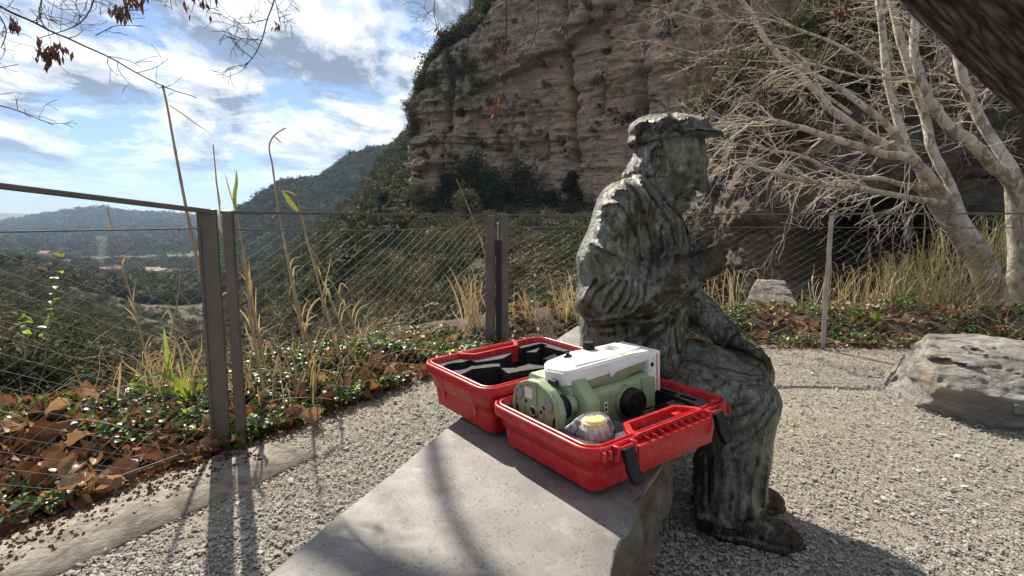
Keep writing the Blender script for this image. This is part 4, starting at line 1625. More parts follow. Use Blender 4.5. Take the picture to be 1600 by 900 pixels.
def fallen_leaves():
    kinds = []
    for mi, m in enumerate(M_LEAF):
        for k in range(5):
            me = plane_leaf(mi * 5 + k)
            me.materials.append(m)
            kinds.append(me)
    g = np.random.default_rng(21)
    p = np.r_[bed_points(205, (1, 0, 0), g, -0.08, 1.15, 0.9), bed_points(58, (0, 1, 0), g, -0.14, 0.55), bed_points(40, (0, 0, 1), g, -0.05, 0.7)]
    for q in p:
        i = int(g.choice(15, p=np.r_[[0.09] * 5, [0.06] * 5, [0.05] * 5]))
        o = bpy.data.objects.new('fallen_leaf', kinds[i])
        COL.objects.link(o)
        o.parent = BANK
        s = g.uniform(0.042, 0.080) * (0.7 if q[0] > -0.2 else 1.0)
        o.location = (q[0], q[1], q[2] + g.uniform(0.015, 0.085))
        o.rotation_euler = (g.normal(0, 0.7), g.normal(0, 0.7), g.uniform(0, 6.28))
        o.scale = (s, s, s * g.uniform(0.7, 1.3))
    p = np.r_[bed_points(3600, (1, 0, 0), g, -0.02, 1.5), bed_points(900, (0, 1, 0), g, -0.05, 0.9), bed_points(1500, (0, 0, 1), g, -0.02, 1.2)]
    keep = g.random(len(p)) < np.clip(0.55 + 1.2 * fbm(p * 1.7, 3, 77), 0.1, 1)
    p = p[keep]
    m = len(p)
    p[:, 2] += g.uniform(0.0, 0.035, m)
    o = scatter('leaf_litter', p, np.stack([g.normal(0, 0.6, m), g.normal(0, 0.6, m), g.uniform(0, 6.28, m)], -1), g.uniform(0.025, 0.07, m), kinds)
    tag(o, 'litter of dry brown leaves under the fence', None, None, 'stuff')
    # crumbs of bark and leaf on the strip inside the fence
    q = np.r_[bed_points(2600, (1, 0, 0), g, -0.30, 0.05, 0.6), bed_points(1400, (0, 1, 0), g, -0.16, 0.05, 0.6), bed_points(1800, (0, 0, 1), g, -0.14, 0.06, 0.6)]
    m = len(q)
    q[:, 2] = np.maximum(q[:, 2], 0.012)
    o = scatter('leaf_crumbs', q, np.stack([g.normal(0, 0.4, m), g.normal(0, 0.4, m), g.uniform(0, 6.28, m)], -1), g.uniform(0.003, 0.012, m), kinds[10:15] + kinds[10:12])
    tag(o, 'dark crumbs of leaf and bark along the path edge', None, None, 'stuff')


fallen_leaves()

M_IVY = leafy('ivy', [(0.05, (0.022, 0.042, 0.018)), (0.5, (0.045, 0.082, 0.028)), (0.8, (0.085, 0.135, 0.038)), (0.98, (0.20, 0.24, 0.06))], 0.42, 0.25, 0.35)
M_HERB = leafy('young_green', [(0.1, (0.09, 0.15, 0.03)), (0.5, (0.17, 0.24, 0.045)), (0.95, (0.30, 0.34, 0.075))], 0.45, 0.4, 0.4, (1.4, 1.5, 0.7))
M_STRAW = leafy('dry_straw', [(0.1, (0.30, 0.22, 0.11)), (0.5, (0.44, 0.34, 0.19)), (0.95, (0.60, 0.50, 0.33))], 0.6, 0.25, 0.4, (1.2, 1.1, 0.8))
M_GREYTWIG = rough_mat('grey_twigs', [(0.3, (0.16, 0.13, 0.10)), (0.7, (0.36, 0.31, 0.26))], 8, 0.8)


def small_leaf(k, m, w=0.75):
    g = np.random.default_rng(300 + k)
    f = g.uniform(0.15, 0.5)
    v = [(0, 0, 0), (0.35, w * 0.62, f * 0.5), (0.75, w * 0.5, f * 0.45), (1.25, 0, -0.1), (0.75, -w * 0.5, f * 0.45), (0.35, -w * 0.62, f * 0.5), (0.6, 0, 0.02)]
    me = mesh_np('small_leaf', v, [(0, 6, 2, 1), (2, 6, 3), (3, 6, 4), (0, 5, 4, 6)], True)
    me.materials.append(m)
    return me


def ivy():
    g = np.random.default_rng(31)
    kinds = [small_leaf(k, M_IVY, 0.95) for k in range(4)] + [small_leaf(9, M_HERB, 0.8)]
    p = np.r_[bed_points(9000, (1, 0, 0), g, -0.05, 1.5), bed_points(17000, (0, 1, 0), g, -0.06, 0.95, 1.1), bed_points(13000, (0, 0, 1), g, 0.0, 1.1)]
    cov = fbm(np.c_[p[:, :2] * 1.5, p[:, 2] * 0], 3, 91)
    left = (fence_dist(p[:, 0], p[:, 1]) < 3) & (p[:, 1] < 2.4)
    keep = np.where(left, cov > 0.08, np.where(p[:, 0] > 0, cov > -0.04, cov > -0.16))
    p = p[keep]
    m = len(p)
    hump = np.clip(fbm(p * 2.1, 2, 45) + 0.45, 0, 1)
    p[:, 2] += g.random(m) ** 0.8 * (0.03 + 0.10 * hump)
    kid = np.where(g.random(m) < 0.10 + 0.14 * (p[:, 0] > -1.2), 4, g.integers(0, 4, m))
    o = scatter('ground_ivy', p, np.stack([g.normal(0, 0.5, m), g.normal(-0.25, 0.5, m), g.uniform(0, 6.28, m)], -1), g.uniform(0.013, 0.030, m), kinds, None, kid)
    tag(o, 'glossy green ivy creeping through the leaves along the fence', None, None, 'stuff')


ivy()


def stems():
    """tangle of dry stalks on the bank"""
    g = np.random.default_rng(41)
    tb = Tubes()
    p = np.r_[bed_points(760, (1, 0, 0), g, 0.5, 3.2, 0.7), bed_points(340, (0, 1, 0), g, 0.15, 1.5), bed_points(420, (0, 0, 1), g, 0.10, 1.7)]
    for q in p:
        L = g.uniform(0.25, 0.75)
        d = np.array([g.normal(0, 0.75), g.normal(0, 0.75), g.uniform(0.35, 1.2)])
        d /= np.linalg.norm(d)
        pts = [q - np.array([0, 0, 0.03])]
        for k in range(6):
            d = d + np.array([g.normal(0, 0.16), g.normal(0, 0.16), -0.13])
            d /= np.linalg.norm(d)
            pts.append(pts[-1] + d * L / 6)
        tb.add(pts, np.linspace(0.0022, 0.0008, 7), 3, cap=False)
        if g.random() < 0.5:
            e = d + g.normal(0, 0.6, 3)
            e /= np.linalg.norm(e)
            tb.add([pts[3], pts[3] + e * 0.12, pts[3] + e * 0.2 + np.array([0, 0, -0.03])], [0.0014, 0.001, 0.0006], 3, cap=False)
    o = tb.build('dry_stems', M_STRAW)
    tag(o, 'tangle of thin dry stalks growing behind the fence', None, None, 'stuff')


stems()

# ================================================================== BRONZE FIGURE
def bronze(name, seed, green=0.5, brown=()):
    m, n, b = mat(name, 0.42, 0.35, 0.5)
    c = n.mapv(coords(n), (1, 1, 1), (0, 0, 0), (seed * 1.7, seed * 0.9, 0))
    warp = n.noise(c, 5, 3, 0.5, 0.0, 1)
    c2 = n.new('ShaderNodeMix', {0: 0.10}, data_type='VECTOR')
    n.nt.links.new(c, c2.inputs[4])
    n.nt.links.new(warp, c2.inputs[5])
    cw = c2.outputs[1]
    col = n.ramp(n.noise(cw, 7, 7, 0.65), [(0.32, (0.030, 0.026, 0.021)), (0.52, (0.070, 0.055, 0.044)), (0.70, (0.115, 0.083, 0.064))])
    streak = n.noise(n.mapv(cw, (24, 24, 8), (0.5, 0.3, 0.2)), 1.0, 8, 0.68, 0.7)
    pat = n.noise(cw, 3.2, 6, 0.62)
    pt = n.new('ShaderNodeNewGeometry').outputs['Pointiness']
    g = n.math('ADD', n.math('MULTIPLY', streak, 0.62), n.math('MULTIPLY', pat, 0.5))
    g = n.math('ADD', g, n.math('MULTIPLY', n.math('SUBTRACT', pt, 0.5), 1.5))
    gm = n.ramp(g, [(0.62 - 0.16 * green, 0.0), (0.68 - 0.16 * green, 0.75), (0.85 - 0.1 * green, 0.95)])
    verd = n.ramp(n.noise(cw, 34, 6, 0.75), [(0.3, (0.075, 0.084, 0.068)), (0.5, (0.155, 0.168, 0.142)), (0.72, (0.33, 0.345, 0.30))])
    for (bx, by, bz, br, bs) in brown:                # places rubbed back to brown metal
        dd = n.new('ShaderNodeVectorMath', {0: coords(n), 1: (bx, by, bz)}, operation='DISTANCE').outputs['Value']
        dd = n.math('ADD', dd, n.math('MULTIPLY', n.math('SUBTRACT', n.noise(cw, 14, 5, 0.65), 0.5), br * 1.1))
        gm = n.math('MULTIPLY', gm, n.ramp(n.math('DIVIDE', dd, br * 1.6), [(0.35, 1.0 - bs), (0.62, 1.0)]))
    col = n.mix(gm, col, verd)
    speck = n.noise(cw, 70, 5, 0.7)
    col = n.mix(n.ramp(speck, [(0.57, 0.0), (0.66, 0.6)]), col, (0.26, 0.265, 0.235))
    h1 = n.noise(n.mapv(cw, (44, 44, 13), (0.5, 0.3, 0)), 1.0, 7, 0.68, 0.5)
    col = n.mix(1.0, col, n.ramp(h1, [(0.34, (0.50, 0.48, 0.45)), (0.50, (1.18, 1.17, 1.13)), (0.66, (1.80, 1.78, 1.71))]), 'MULTIPLY')  # relief shading put into the colour: bump lows dark, highs light
    cre = n.ramp(pt, [(0.455, 0.35), (0.50, 1.0)])  # concave creases painted darker, as shade would make them
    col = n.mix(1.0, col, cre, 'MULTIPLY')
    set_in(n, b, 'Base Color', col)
    set_in(n, b, 'Metallic', n.ramp(gm, [(0.0, 0.65), (0.8, 0.25)]))
    set_in(n, b, 'Roughness', n.ramp(n.noise(cw, 30, 4), [(0.3, 0.27), (0.7, 0.46)]))
    h = n.math('ADD', h1, n.math('MULTIPLY', n.noise(cw, 110, 5, 0.7), 0.3))
    bump(n, b, h, 1.0, 0.018)
    return m


def stroke(p, s, seed, ax=(1, 1, 0.35)):
    """ridged marks of a modelling tool, longer along one direction"""
    w = 0.12 * np.stack([perlin(p * 4, seed), perlin(p * 4, seed + 1), perlin(p * 4, seed + 2)], -1)
    return fbm((p + w) * np.array(ax) * s, 3, seed + 5, 0.55, 2.1, True)


def side(px, py, lat=-0.22):
    """figure coordinates (forward, up) of a photographed point on the figure's right side"""
    o, f, l = np.array([0.42, 2.0, 0]), np.array([0.947, -0.322, 0]), np.array([0.322, 0.947, 0])
    c = np.array([0, 0, EYE])
    d = P(px, py, 1.0) - c
    q = c + d * ((lat - (c - o) @ l) / (d @ l)) - o
    return q @ f, q[2]


def side_folds(p, folds, ymax):
    """modelled folds: ridges along lines drawn on the right side of the figure"""
    out = np.zeros(len(p))
    m = p[:, 1] < ymax
    x, z = p[m, 0], p[m, 2]
    acc = np.zeros(len(x))
    for amp, w, pts in folds:
        q = resample(np.array([side(*s) for s in pts]), max(6, 3 * len(pts)))
        d = np.full(len(x), 1e9)
        for k in range(len(q) - 1):
            ex, ez = q[k + 1] - q[k]
            t = np.clip(((x - q[k, 0]) * ex + (z - q[k, 1]) * ez) / (ex * ex + ez * ez + 1e-12), 0, 1)
            fade = 1.0
            d = np.minimum(d, np.hypot(x - q[k, 0] - t * ex, z - q[k, 1] - t * ez))
        u = (d / w) ** 2
        acc += amp * (1 - 0.9 * u) * np.exp(-u)
    out[m] = acc
    return out


JACKET_FOLDS = [
    (0.010, 0.012, [(976, 280), (992, 296), (1003, 315), (1008, 331)]), (0.010, 0.012, [(991, 269), (1010, 294), (1032, 326), (1044, 349), (1053, 381)]),
    (0.007, 0.010, [(996, 271), (1021, 292), (1046, 322)]), (0.009, 0.014, [(946, 322), (971, 320), (985, 335), (994, 356), (1000, 374), (1005, 402)]),
    (-0.006, 0.009, [(1056, 331), (1060, 360), (1067, 402)]), (-0.006, 0.009, [(1065, 336), (1071, 367), (1075, 402)]), (-0.006, 0.009, [(1024, 352), (1028, 384), (1035, 413)]),
    (-0.006, 0.009, [(1042, 350), (1049, 384), (1051, 411)]), (0.005, 0.010, [(1012, 350), (1017, 384), (1020, 410)]),
    (0.012, 0.013, [(939, 434), (929, 447), (921, 462)]), (0.009, 0.012, [(962, 434), (941, 450), (930, 471)]), (0.009, 0.011, [(975, 435), (959, 455), (953, 470)]),
    (0.009, 0.010, [(984, 437), (977, 459), (962, 477)]), (0.009, 0.010, [(993, 435), (991, 457), (982, 473)]), (0.009, 0.010, [(1002, 436), (1001, 459), (990, 478)]),
    (0.007, 0.011, [(1010, 440), (1010, 456), (998, 480), (985, 490)]), (0.008, 0.012, [(923, 497), (950, 494), (985, 489), (1012, 471)]), (-0.010, 0.012, [(925, 505), (975, 503), (1024, 498), (1060, 484)]),
    (0.006, 0.014, [(932, 380), (950, 388), (972, 398)]), (-0.008, 0.012, [(934, 384), (948, 394), (968, 402)]), (0.006, 0.016, [(980, 536), (1014, 508), (1042, 500)]), (0.006, 0.014, [(1006, 540), (1035, 515), (1053, 502)]),
    (0.006, 0.014, [(920, 520), (950, 522), (985, 515)]), (0.009, 0.013, [(1055, 500), (1057, 524), (1061, 551)]), (0.005, 0.012, [(1020, 440), (1040, 432), (1058, 430)]), (0.005, 0.012, [(1022, 462), (1044, 452), (1062, 452)])]
TROUSER_FOLDS = [
    (0.010, 0.014, [(1063, 551), (1116, 566), (1153, 575), (1184, 587)]), (-0.008, 0.013, [(1070, 562), (1116, 576), (1153, 586), (1180, 598)]), (0.006, 0.014, [(1074, 576), (1110, 585), (1140, 600)]),
    (0.008, 0.014, [(1131, 628), (1163, 624), (1191, 609), (1202, 592)]), (0.008, 0.014, [(1129, 650), (1172, 637), (1204, 609)]), (0.008, 0.014, [(1138, 674), (1182, 652), (1208, 624)]),
    (0.008, 0.014, [(1146, 696), (1187, 668), (1210, 643)]), (0.006, 0.013, [(1178, 684), (1153, 709), (1127, 735)]), (-0.012, 0.014, [(1103, 690), (1106, 735), (1104, 790)]),
    (0.012, 0.018, [(1184, 716), (1174, 751), (1171, 802)]), (-0.010, 0.012, [(1194, 715), (1190, 760), (1188, 804)]), (0.007, 0.016, [(1124, 693), (1131, 747), (1120, 796)]), (-0.006, 0.013, [(1146, 720), (1150, 760), (1146, 802)])]

HC = np.array([0.132, 0.0, 1.247])
HROT = (0, 19, -12)
HM = np.array(Euler(tuple(R(q) for q in HROT)).to_matrix())


def hd(*p):
    return HC + HM @ np.array(p, float)


def statue():
    t = thing('bronze_statue', 'weathered bronze statue of a seated old man in a flat cap and jacket', 'statue', (0.42, 2.0, 0), math.atan2(-0.322, 0.947))
    MB_, MJ, MT, MS, MC = (bronze('bronze_skin', 1, 0.76, ((0.30, -0.15, 0.93, 0.10, 1.0), (0.47, 0.19, 0.54, 0.09, 0.7))),
                           bronze('bronze_jacket', 2, 0.80, ((-0.02, -0.23, 1.13, 0.07, 0.8), (-0.07, -0.30, 0.77, 0.05, 0.8), (0.14, -0.25, 0.89, 0.06, 0.6))),
                           bronze('bronze_trousers', 3, 0.82), bronze('bronze_shoes', 4, 0.25, ((0.29, 0, 0.04, 0.06, 1.0),)), bronze('bronze_cap', 5, 0.62))
    # ---------------- body: head, neck, trunk, arms, hands
    V = Vol((-0.16, -0.37, 0.44), (0.62, 0.35, 1.42), 0.0039)
    V.ell(hd(-0.006, 0, 0.035), (0.113, 0.092, 0.105), 0.02, HROT)
    V.ell(hd(0.030, 0, -0.045), (0.082, 0.074, 0.108), 0.03, HROT)
    for s in (-1, 1):
        V.cap(hd(-0.035, s * 0.066, -0.055), hd(0.070, s * 0.022, -0.128), 0.026, 0.024, 0.03)
        V.ell(hd(0.070, s * 0.054, -0.022), (0.026, 0.026, 0.022), 0.025, HROT)         # cheekbone
        V.cap(hd(0.108, s * 0.012, 0.030), hd(0.080, s * 0.060, 0.026), 0.013, 0.011, 0.02)   # brow
    V.ell(hd(0.080, 0, -0.127), (0.030, 0.034, 0.024), 0.02, HROT)
    for s in (-1, 1):
        V.ell(hd(0.112, s * 0.034, 0.002), (0.024, 0.022, 0.017), 0.014, HROT, True)     # eye socket
        V.ell(hd(0.088, s * 0.035, 0.000), (0.018, 0.019, 0.016), 0.004, HROT)
        V.cap(hd(0.102, s * 0.020, 0.012), hd(0.090, s * 0.052, 0.007), 0.0055, 0.005, 0.006)   # upper lid
        V.cap(hd(0.100, s * 0.020, -0.012), hd(0.090, s * 0.050, -0.011), 0.005, 0.0045, 0.006)
        V.cap(hd(0.112, s * 0.030, -0.045), hd(0.094, s * 0.044, -0.092), 0.005, 0.004, 0.012, True)  # fold beside the mouth
        V.cap(hd(0.060, s * 0.066, -0.050), hd(0.052, s * 0.052, -0.100), 0.016, 0.014, 0.03, True)   # hollow cheek
    V.cap(hd(0.106, 0, 0.026), hd(0.140, 0, -0.040), 0.0105, 0.015, 0.012)
    V.ell(hd(0.138, 0, -0.046), (0.019, 0.017, 0.014), 0.01, HROT)
    for s in (-1, 1):
        V.ell(hd(0.120, s * 0.016, -0.050), (0.014, 0.009, 0.010), 0.006, HROT)
        V.ell(hd(0.130, s * 0.008, -0.060), (0.006, 0.004, 0.005), 0.003, HROT, True)
    V.cap(hd(0.108, -0.026, -0.078), hd(0.108, 0.026, -0.078), 0.009, 0.009, 0.012)
    V.cap(hd(0.104, -0.024, -0.094), hd(0.104, 0.024, -0.094), 0.0095, 0.0095, 0.012)
    V.cap(hd(0.120, -0.030, -0.087), hd(0.120, 0.030, -0.087), 0.0045, 0.0045, 0.005, True)
    for s in (-1, 1):                                                                     # ears
        V.ell(hd(-0.034, s * 0.095, 0.002), (0.037, 0.013, 0.055), 0.008, (0, 24, -12 + s * 20))
        V.ell(hd(-0.027, s * 0.107, 0.010), (0.021, 0.011, 0.034), 0.005, (0, 24, -12 + s * 20), True)
        V.ell(hd(-0.022, s * 0.100, -0.046), (0.014, 0.010, 0.015), 0.008, HROT)
        V.cap(hd(-0.010, s * 0.094, -0.018), hd(-0.014, s * 0.100, 0.000), 0.007, 0.006, 0.004)
        for k in range(7):                                                                # hair locks at the side and nape
            a = k / 6
            V.cap(hd(-0.020 - 0.085 * a, s * (0.090 - 0.05 * a * a), 0.045 - 0.02 * a), hd(-0.045 - 0.075 * a, s * (0.088 - 0.055 * a * a), -0.045 - 0.035 * a), 0.010, 0.007, 0.008)
    V.chain([hd(-0.045, 0, -0.06), (0.035, 0, 1.10), (0.02, 0, 1.03)], [0.072, 0.078, 0.10], 0.03)
    V.cap(hd(0.04, 0, -0.12), (0.075, 0, 1.06), 0.034, 0.05, 0.03)
    V.ell((0.045, 0, 0.88), (0.12, 0.15, 0.24), 0.03)
    V.ell((0.02, 0, 0.60), (0.13, 0.15, 0.16), 0.03)
    V.chain([(0.01, -0.17, 1.09), (-0.04, -0.235, 0.80), (0.17, -0.18, 0.865), (0.215, -0.165, 0.885)], [0.05, 0.045, 0.036, 0.030], 0.02)
    V.chain([(0.02, 0.18, 1.09), (0.12, 0.25, 0.80), (0.33, 0.20, 0.635), (0.375, 0.19, 0.605)], [0.05, 0.045, 0.036, 0.030], 0.02)
    # right hand: thumb uppermost, fingers bent in towards the body
    w = np.array([0.215, -0.165, 0.885])
    dh = np.array([0.846, 0.12, 0.46])
    dh /= np.linalg.norm(dh)
    uh = np.array([-0.40, 0.12, 0.90])
    uh -= dh * (uh @ dh)
    uh /= np.linalg.norm(uh)
    ih = np.cross(uh, dh)
    ih = ih if ih[1] > 0 else -ih

    def fing(base, d0, inw, ln, r, bends):
        p, d = np.array(base, float), np.array(d0, float)
        pts = [p]
        for L, a in zip(ln, bends):
            a = R(a)
            d, inw = d * math.cos(a) + inw * math.sin(a), inw * math.cos(a) - d * math.sin(a)
            p = p + d * L
            pts.append(p)
        V.chain(pts, np.linspace(r, r * 0.78, len(pts)), 0.0035)
    for k, (o, l, bd) in enumerate([(0.032, 1.0, (26, 50, 40)), (0.011, 1.06, (42, 62, 50)), (-0.010, 1.0, (50, 66, 50)), (-0.029, 0.80, (56, 66, 50))]):
        kn = w + dh * (0.088 - 0.006 * abs(k - 1)) + uh * o
        V.cap(w + uh * o * 0.7, kn, 0.019, 0.0145, 0.012)
        fing(kn, dh, ih, (0.044 * l, 0.030 * l, 0.024 * l), 0.0118, bd)
    V.chain([w + uh * 0.02 + ih * 0.012, w + dh * 0.035 + uh * 0.047 + ih * 0.016, w + dh * 0.072 + uh * 0.062 + ih * 0.012, w + dh * 0.100 + uh * 0.064 + ih * 0.006], [0.018, 0.0155, 0.013, 0.0105], 0.006)
    # left hand lying over the left knee
    w = np.array([0.375, 0.19, 0.605])
    dh = np.array([0.93, 0.02, -0.36])
    dh /= np.linalg.norm(dh)
    uh = np.array([0, 1.0, 0])
    ih = np.cross(dh, uh)
    ih = ih if ih[2] < 0 else -ih
    for k, (o, l) in enumerate([(-0.036, 1.0), (-0.012, 1.08), (0.012, 1.02), (0.034, 0.84)]):
        kn = w + dh * (0.09 - 0.006 * abs(k - 1)) + uh * o
        V.cap(w + uh * o * 0.7, kn, 0.020, 0.015, 0.012)
        fing(kn, (dh + uh * o * 2.5) / np.linalg.norm(dh + uh * o * 2.5), ih, (0.046 * l, 0.031 * l, 0.025 * l), 0.012, (24, 28, 20))
    V.chain([w - uh * 0.02, w + dh * 0.035 - uh * 0.05, w + dh * 0.068 - uh * 0.066, w + dh * 0.095 - uh * 0.070 + ih * 0.01], [0.018, 0.0155, 0.013, 0.0105], 0.006)

    def rough_body(p):
        head = p[:, 2] > 1.08
        a = 0.0018 * stroke(p, 36, 3, (1, 1, 0.5)) + 0.0014 * fbm(p * 80, 2, 8)
        hair = (p[:, 0] < 0.125) & head & (p[:, 2] > 1.19)
        a = a + np.where(hair, 0.0055 * stroke(p, 44, 12, (0.8, 0.8, 0.25)), 0)
        return -a
    V.rough(rough_body, 0.014)
    link('body', V.mesh('body'), MB_, t)

    # ---------------- jacket
    V = Vol((-0.22, -0.38, 0.40), (0.46, 0.38, 1.27), 0.0045)
    V.ell((0.030, 0, 0.575), (0.175, 0.225, 0.20), 0.03)
    V.ell((0.038, 0, 0.76), (0.165, 0.205, 0.22), 0.05)
    V.ell((0.045, 0, 0.94), (0.165, 0.205, 0.20), 0.05)
    V.ell((0.0, 0, 1.025), (0.120, 0.185, 0.135), 0.05)
    V.chain([(0.012, -0.155, 1.105), (0.035, 0, 1.135), (0.012, 0.155, 1.105)], [0.068, 0.072, 0.068], 0.04)
    V.chain([(0.0, -0.19, 1.085), (-0.045, -0.235, 0.92), (-0.050, -0.245, 0.795)], [0.088, 0.084, 0.080], 0.035)
    V.chain([(-0.050, -0.245, 0.795), (0.07, -0.215, 0.835), (0.185, -0.178, 0.875)], [0.080, 0.076, 0.068], 0.02)
    V.chain([(0.02, 0.19, 1.085), (0.085, 0.25, 0.92), (0.12, 0.265, 0.80)], [0.086, 0.082, 0.076], 0.035)
    V.chain([(0.12, 0.265, 0.80), (0.24, 0.235, 0.70), (0.345, 0.20, 0.625)], [0.076, 0.070, 0.056], 0.02)
    V.ell((-0.06, 0, 0.50), (0.12, 0.22, 0.12), 0.04)
    V.cap((-0.07, -0.14, 0.70), (-0.06, -0.20, 0.47), 0.075, 0.06, 0.04)
    V.cap((0.10, -0.18, 0.74), (0.14, -0.17, 0.58), 0.06, 0.06, 0.04)
    V.cap((0.10, 0.18, 0.74), (0.14, 0.17, 0.58), 0.06, 0.06, 0.04)
    V.ell((0.02, 0, 0.47), (0.18, 0.215, 0.10), 0.03)
    # neck opening, front opening with waistcoat inside, cuffs
    V.cap((0.035, 0, 1.06), (0.075, 0, 1.27), 0.075, 0.098, 0.012, True)
    V.cap((0.125, 0, 1.10), (0.205, 0, 0.96), 0.050, 0.030, 0.012, True)
    V.cap((0.212, 0, 0.98), (0.224, 0, 0.62), 0.016, 0.022, 0.010, True)
    for s in (-1, 1):
        col = [(-0.008, 0, 1.205), (-0.002, s * 0.065, 1.198), (0.045, s * 0.100, 1.165), (0.115, s * 0.088, 1.085), (0.175, s * 0.062, 0.99), (0.208, s * 0.030, 0.88)]
        V.chain(col, [0.017, 0.018, 0.019, 0.018, 0.015, 0.012], 0.008)
        V.chain([(-0.028, 0, 1.168), (-0.014, s * 0.085, 1.160), (0.030, s * 0.128, 1.125), (0.085, s * 0.125, 1.07), (0.13, s * 0.105, 1.02), (0.165, s * 0.09, 0.95)], [0.013] * 4 + [0.011, 0.006], 0.006)
        V.chain([(0.20, s * 0.03, 0.86), (0.200, s * 0.045, 0.74), (0.185, s * 0.08, 0.62)], [0.012, 0.013, 0.012], 0.01)
    e = np.array([0.115, -0.037, 0.04])
    V.cap(np.array([0.215, -0.166, 0.887]), np.array([0.215, -0.166, 0.887]) + e * 0.4, 0.05, 0.055, 0.004, True)
    V.cap((0.375, 0.19, 0.605), (0.41, 0.183, 0.575), 0.045, 0.05, 0.004, True)

    def rough_jacket(p):
        a = 0.0042 * fbm(p * np.array([7, 7, 4]), 2, 21) + 0.0024 * stroke(p, 30, 23, (1, 1, 0.22)) + 0.0020 * stroke(p, 55, 25, (1, 1, 0.3)) + side_folds(p, JACKET_FOLDS, 0.0)
        for c, r, f in (((-0.06, -0.26, 0.80), 0.24, 62), ((0.12, 0.28, 0.80), 0.22, 60), ((0.0, -0.18, 1.0), 0.20, 48)):
            q = p - np.array(c)
            d = np.sqrt((q * q).sum(1))
            fold = np.sin(d * f + 3.0 * perlin(p * 9, 6) + 2.0 * np.arctan2(q[:, 2], q[:, 0]))
            a = a + (0.0016 if c[1] < 0 else 0.005) * fold * np.clip(1 - d / r, 0, 1) ** 0.7
        vest = (p[:, 0] > 0.12) & (p[:, 2] > 0.72)
        a = a + np.where(vest, 0.0040 * stroke(p, 20, 31, (0.4, 1.6, 0.10)), 0)
        skirt = np.clip((0.74 - p[:, 2]) / 0.1, 0, 1)
        a = a + skirt * 0.0045 * np.sin(np.arctan2(p[:, 1], p[:, 0]) * 17 + 4 * perlin(p * 5, 9))
        return -a
    V.rough(rough_jacket, 0.03)
    link('jacket', V.mesh('jacket'), MJ, t)

    # ---------------- trousers
    V = Vol((-0.17, -0.33, -0.01), (0.62, 0.36, 0.72), 0.005)
    V.ell((0.03, 0, 0.53), (0.165, 0.19, 0.12), 0.04)
    V.chain([(0.05, -0.10, 0.50), (0.24, -0.135, 0.485), (0.405, -0.145, 0.465)], [0.108, 0.100, 0.094], 0.03)
    V.chain([(0.405, -0.145, 0.465), (0.385, -0.140, 0.30), (0.365, -0.135, 0.14), (0.362, -0.135, 0.075)], [0.094, 0.098, 0.106, 0.108], 0.02)
    V.chain([(0.05, 0.10, 0.50), (0.24, 0.165, 0.49), (0.425, 0.205, 0.470)], [0.108, 0.100, 0.094], 0.03)
    V.chain([(0.425, 0.205, 0.470), (0.39, 0.17, 0.30), (0.35, 0.095, 0.14), (0.345, 0.085, 0.08)], [0.094, 0.094, 0.098, 0.100], 0.02)
    V.plane((0, 0, 0.062), (0.06, 0, -1), 0.006)
    for c, r in (((0.385, -0.135, 0.03), 0.070), ((0.365, 0.085, 0.03), 0.066)):
        V.cap(c, (c[0], c[1], 0.10), r, r * 0.9, 0.004, True)

    def rough_trousers(p):
        a = 0.0042 * fbm(p * np.array([7, 7, 4]), 2, 41) + 0.0026 * stroke(p, 28, 43, (1, 1, 0.22)) + 0.0020 * stroke(p, 52, 45, (1, 1, 0.3)) + side_folds(p, TROUSER_FOLDS, -0.05)
        for c in ((0.44, -0.15, 0.50), (0.46, 0.2, 0.5)):
            q = p - np.array(c)
            d = np.sqrt((q * q).sum(1))
            a = a + 0.0018 * np.sin(d * 44 + 3 * perlin(p * 8, 16) + 1.5 * q[:, 2] * 10) * np.clip(1 - d / 0.30, 0, 1)
        low = np.clip((0.34 - p[:, 2]) / 0.2, 0, 1)
        a = a + low * 0.0050 * np.sin(np.arctan2(p[:, 1] + 0.03, p[:, 0] - 0.36) * 9 + p[:, 2] * 14 + 4 * perlin(p * 5, 19))
        thigh = np.clip((p[:, 2] - 0.46) / 0.08, 0, 1)
        a = a + thigh * 0.0025 * np.sin((p[:, 1] + 0.35 * p[:, 0]) * 75 + 4 * perlin(p * 6, 29))
        return -a
    V.rough(rough_trousers, 0.03)
    link('trousers', V.mesh('trousers'), MT, t)

    # ---------------- shoes
    for x, y, a, nm in ((0.285, -0.132, -3, 'shoe'), (0.262, 0.075, 4, 'shoe')):
        V = Vol((-0.04, -0.075, -0.01), (0.345, 0.075, 0.16), 0.0042)
        V.ell((0.045, 0, 0.05), (0.055, 0.043, 0.060), 0.02)
        V.ell((0.15, 0, 0.045), (0.12, 0.046, 0.050), 0.03)
        V.ell((0.235, 0.002, 0.035), (0.070, 0.052, 0.040), 0.03)
        V.cap((0.075, 0, 0.05), (0.09, 0, 0.13), 0.048, 0.045, 0.03)
        V.plane((0, 0, 0.004), (0, 0, -1), 0.004)
        for q in range(4):
            V.cap((0.135 + q * 0.018, -0.02, 0.094 - q * 0.005), (0.14 + q * 0.018, 0.02, 0.094 - q * 0.005), 0.0045, 0.0045, 0.004)
        V.cap((0.185, -0.05, 0.045), (0.20, 0, 0.085), 0.004, 0.004, 0.006)
        V.cap((0.20, 0, 0.085), (0.185, 0.05, 0.045), 0.004, 0.004, 0.006)
        V.chain([(-0.005, 0, 0.012), (0.06, -0.046, 0.012), (0.15, -0.045, 0.012), (0.24, -0.052, 0.012), (0.302, 0, 0.012)], [0.010] * 5, 0.004)
        V.chain([(-0.005, 0, 0.012), (0.06, 0.046, 0.012), (0.15, 0.045, 0.012), (0.24, 0.054, 0.012), (0.302, 0, 0.012)], [0.010] * 5, 0.004)
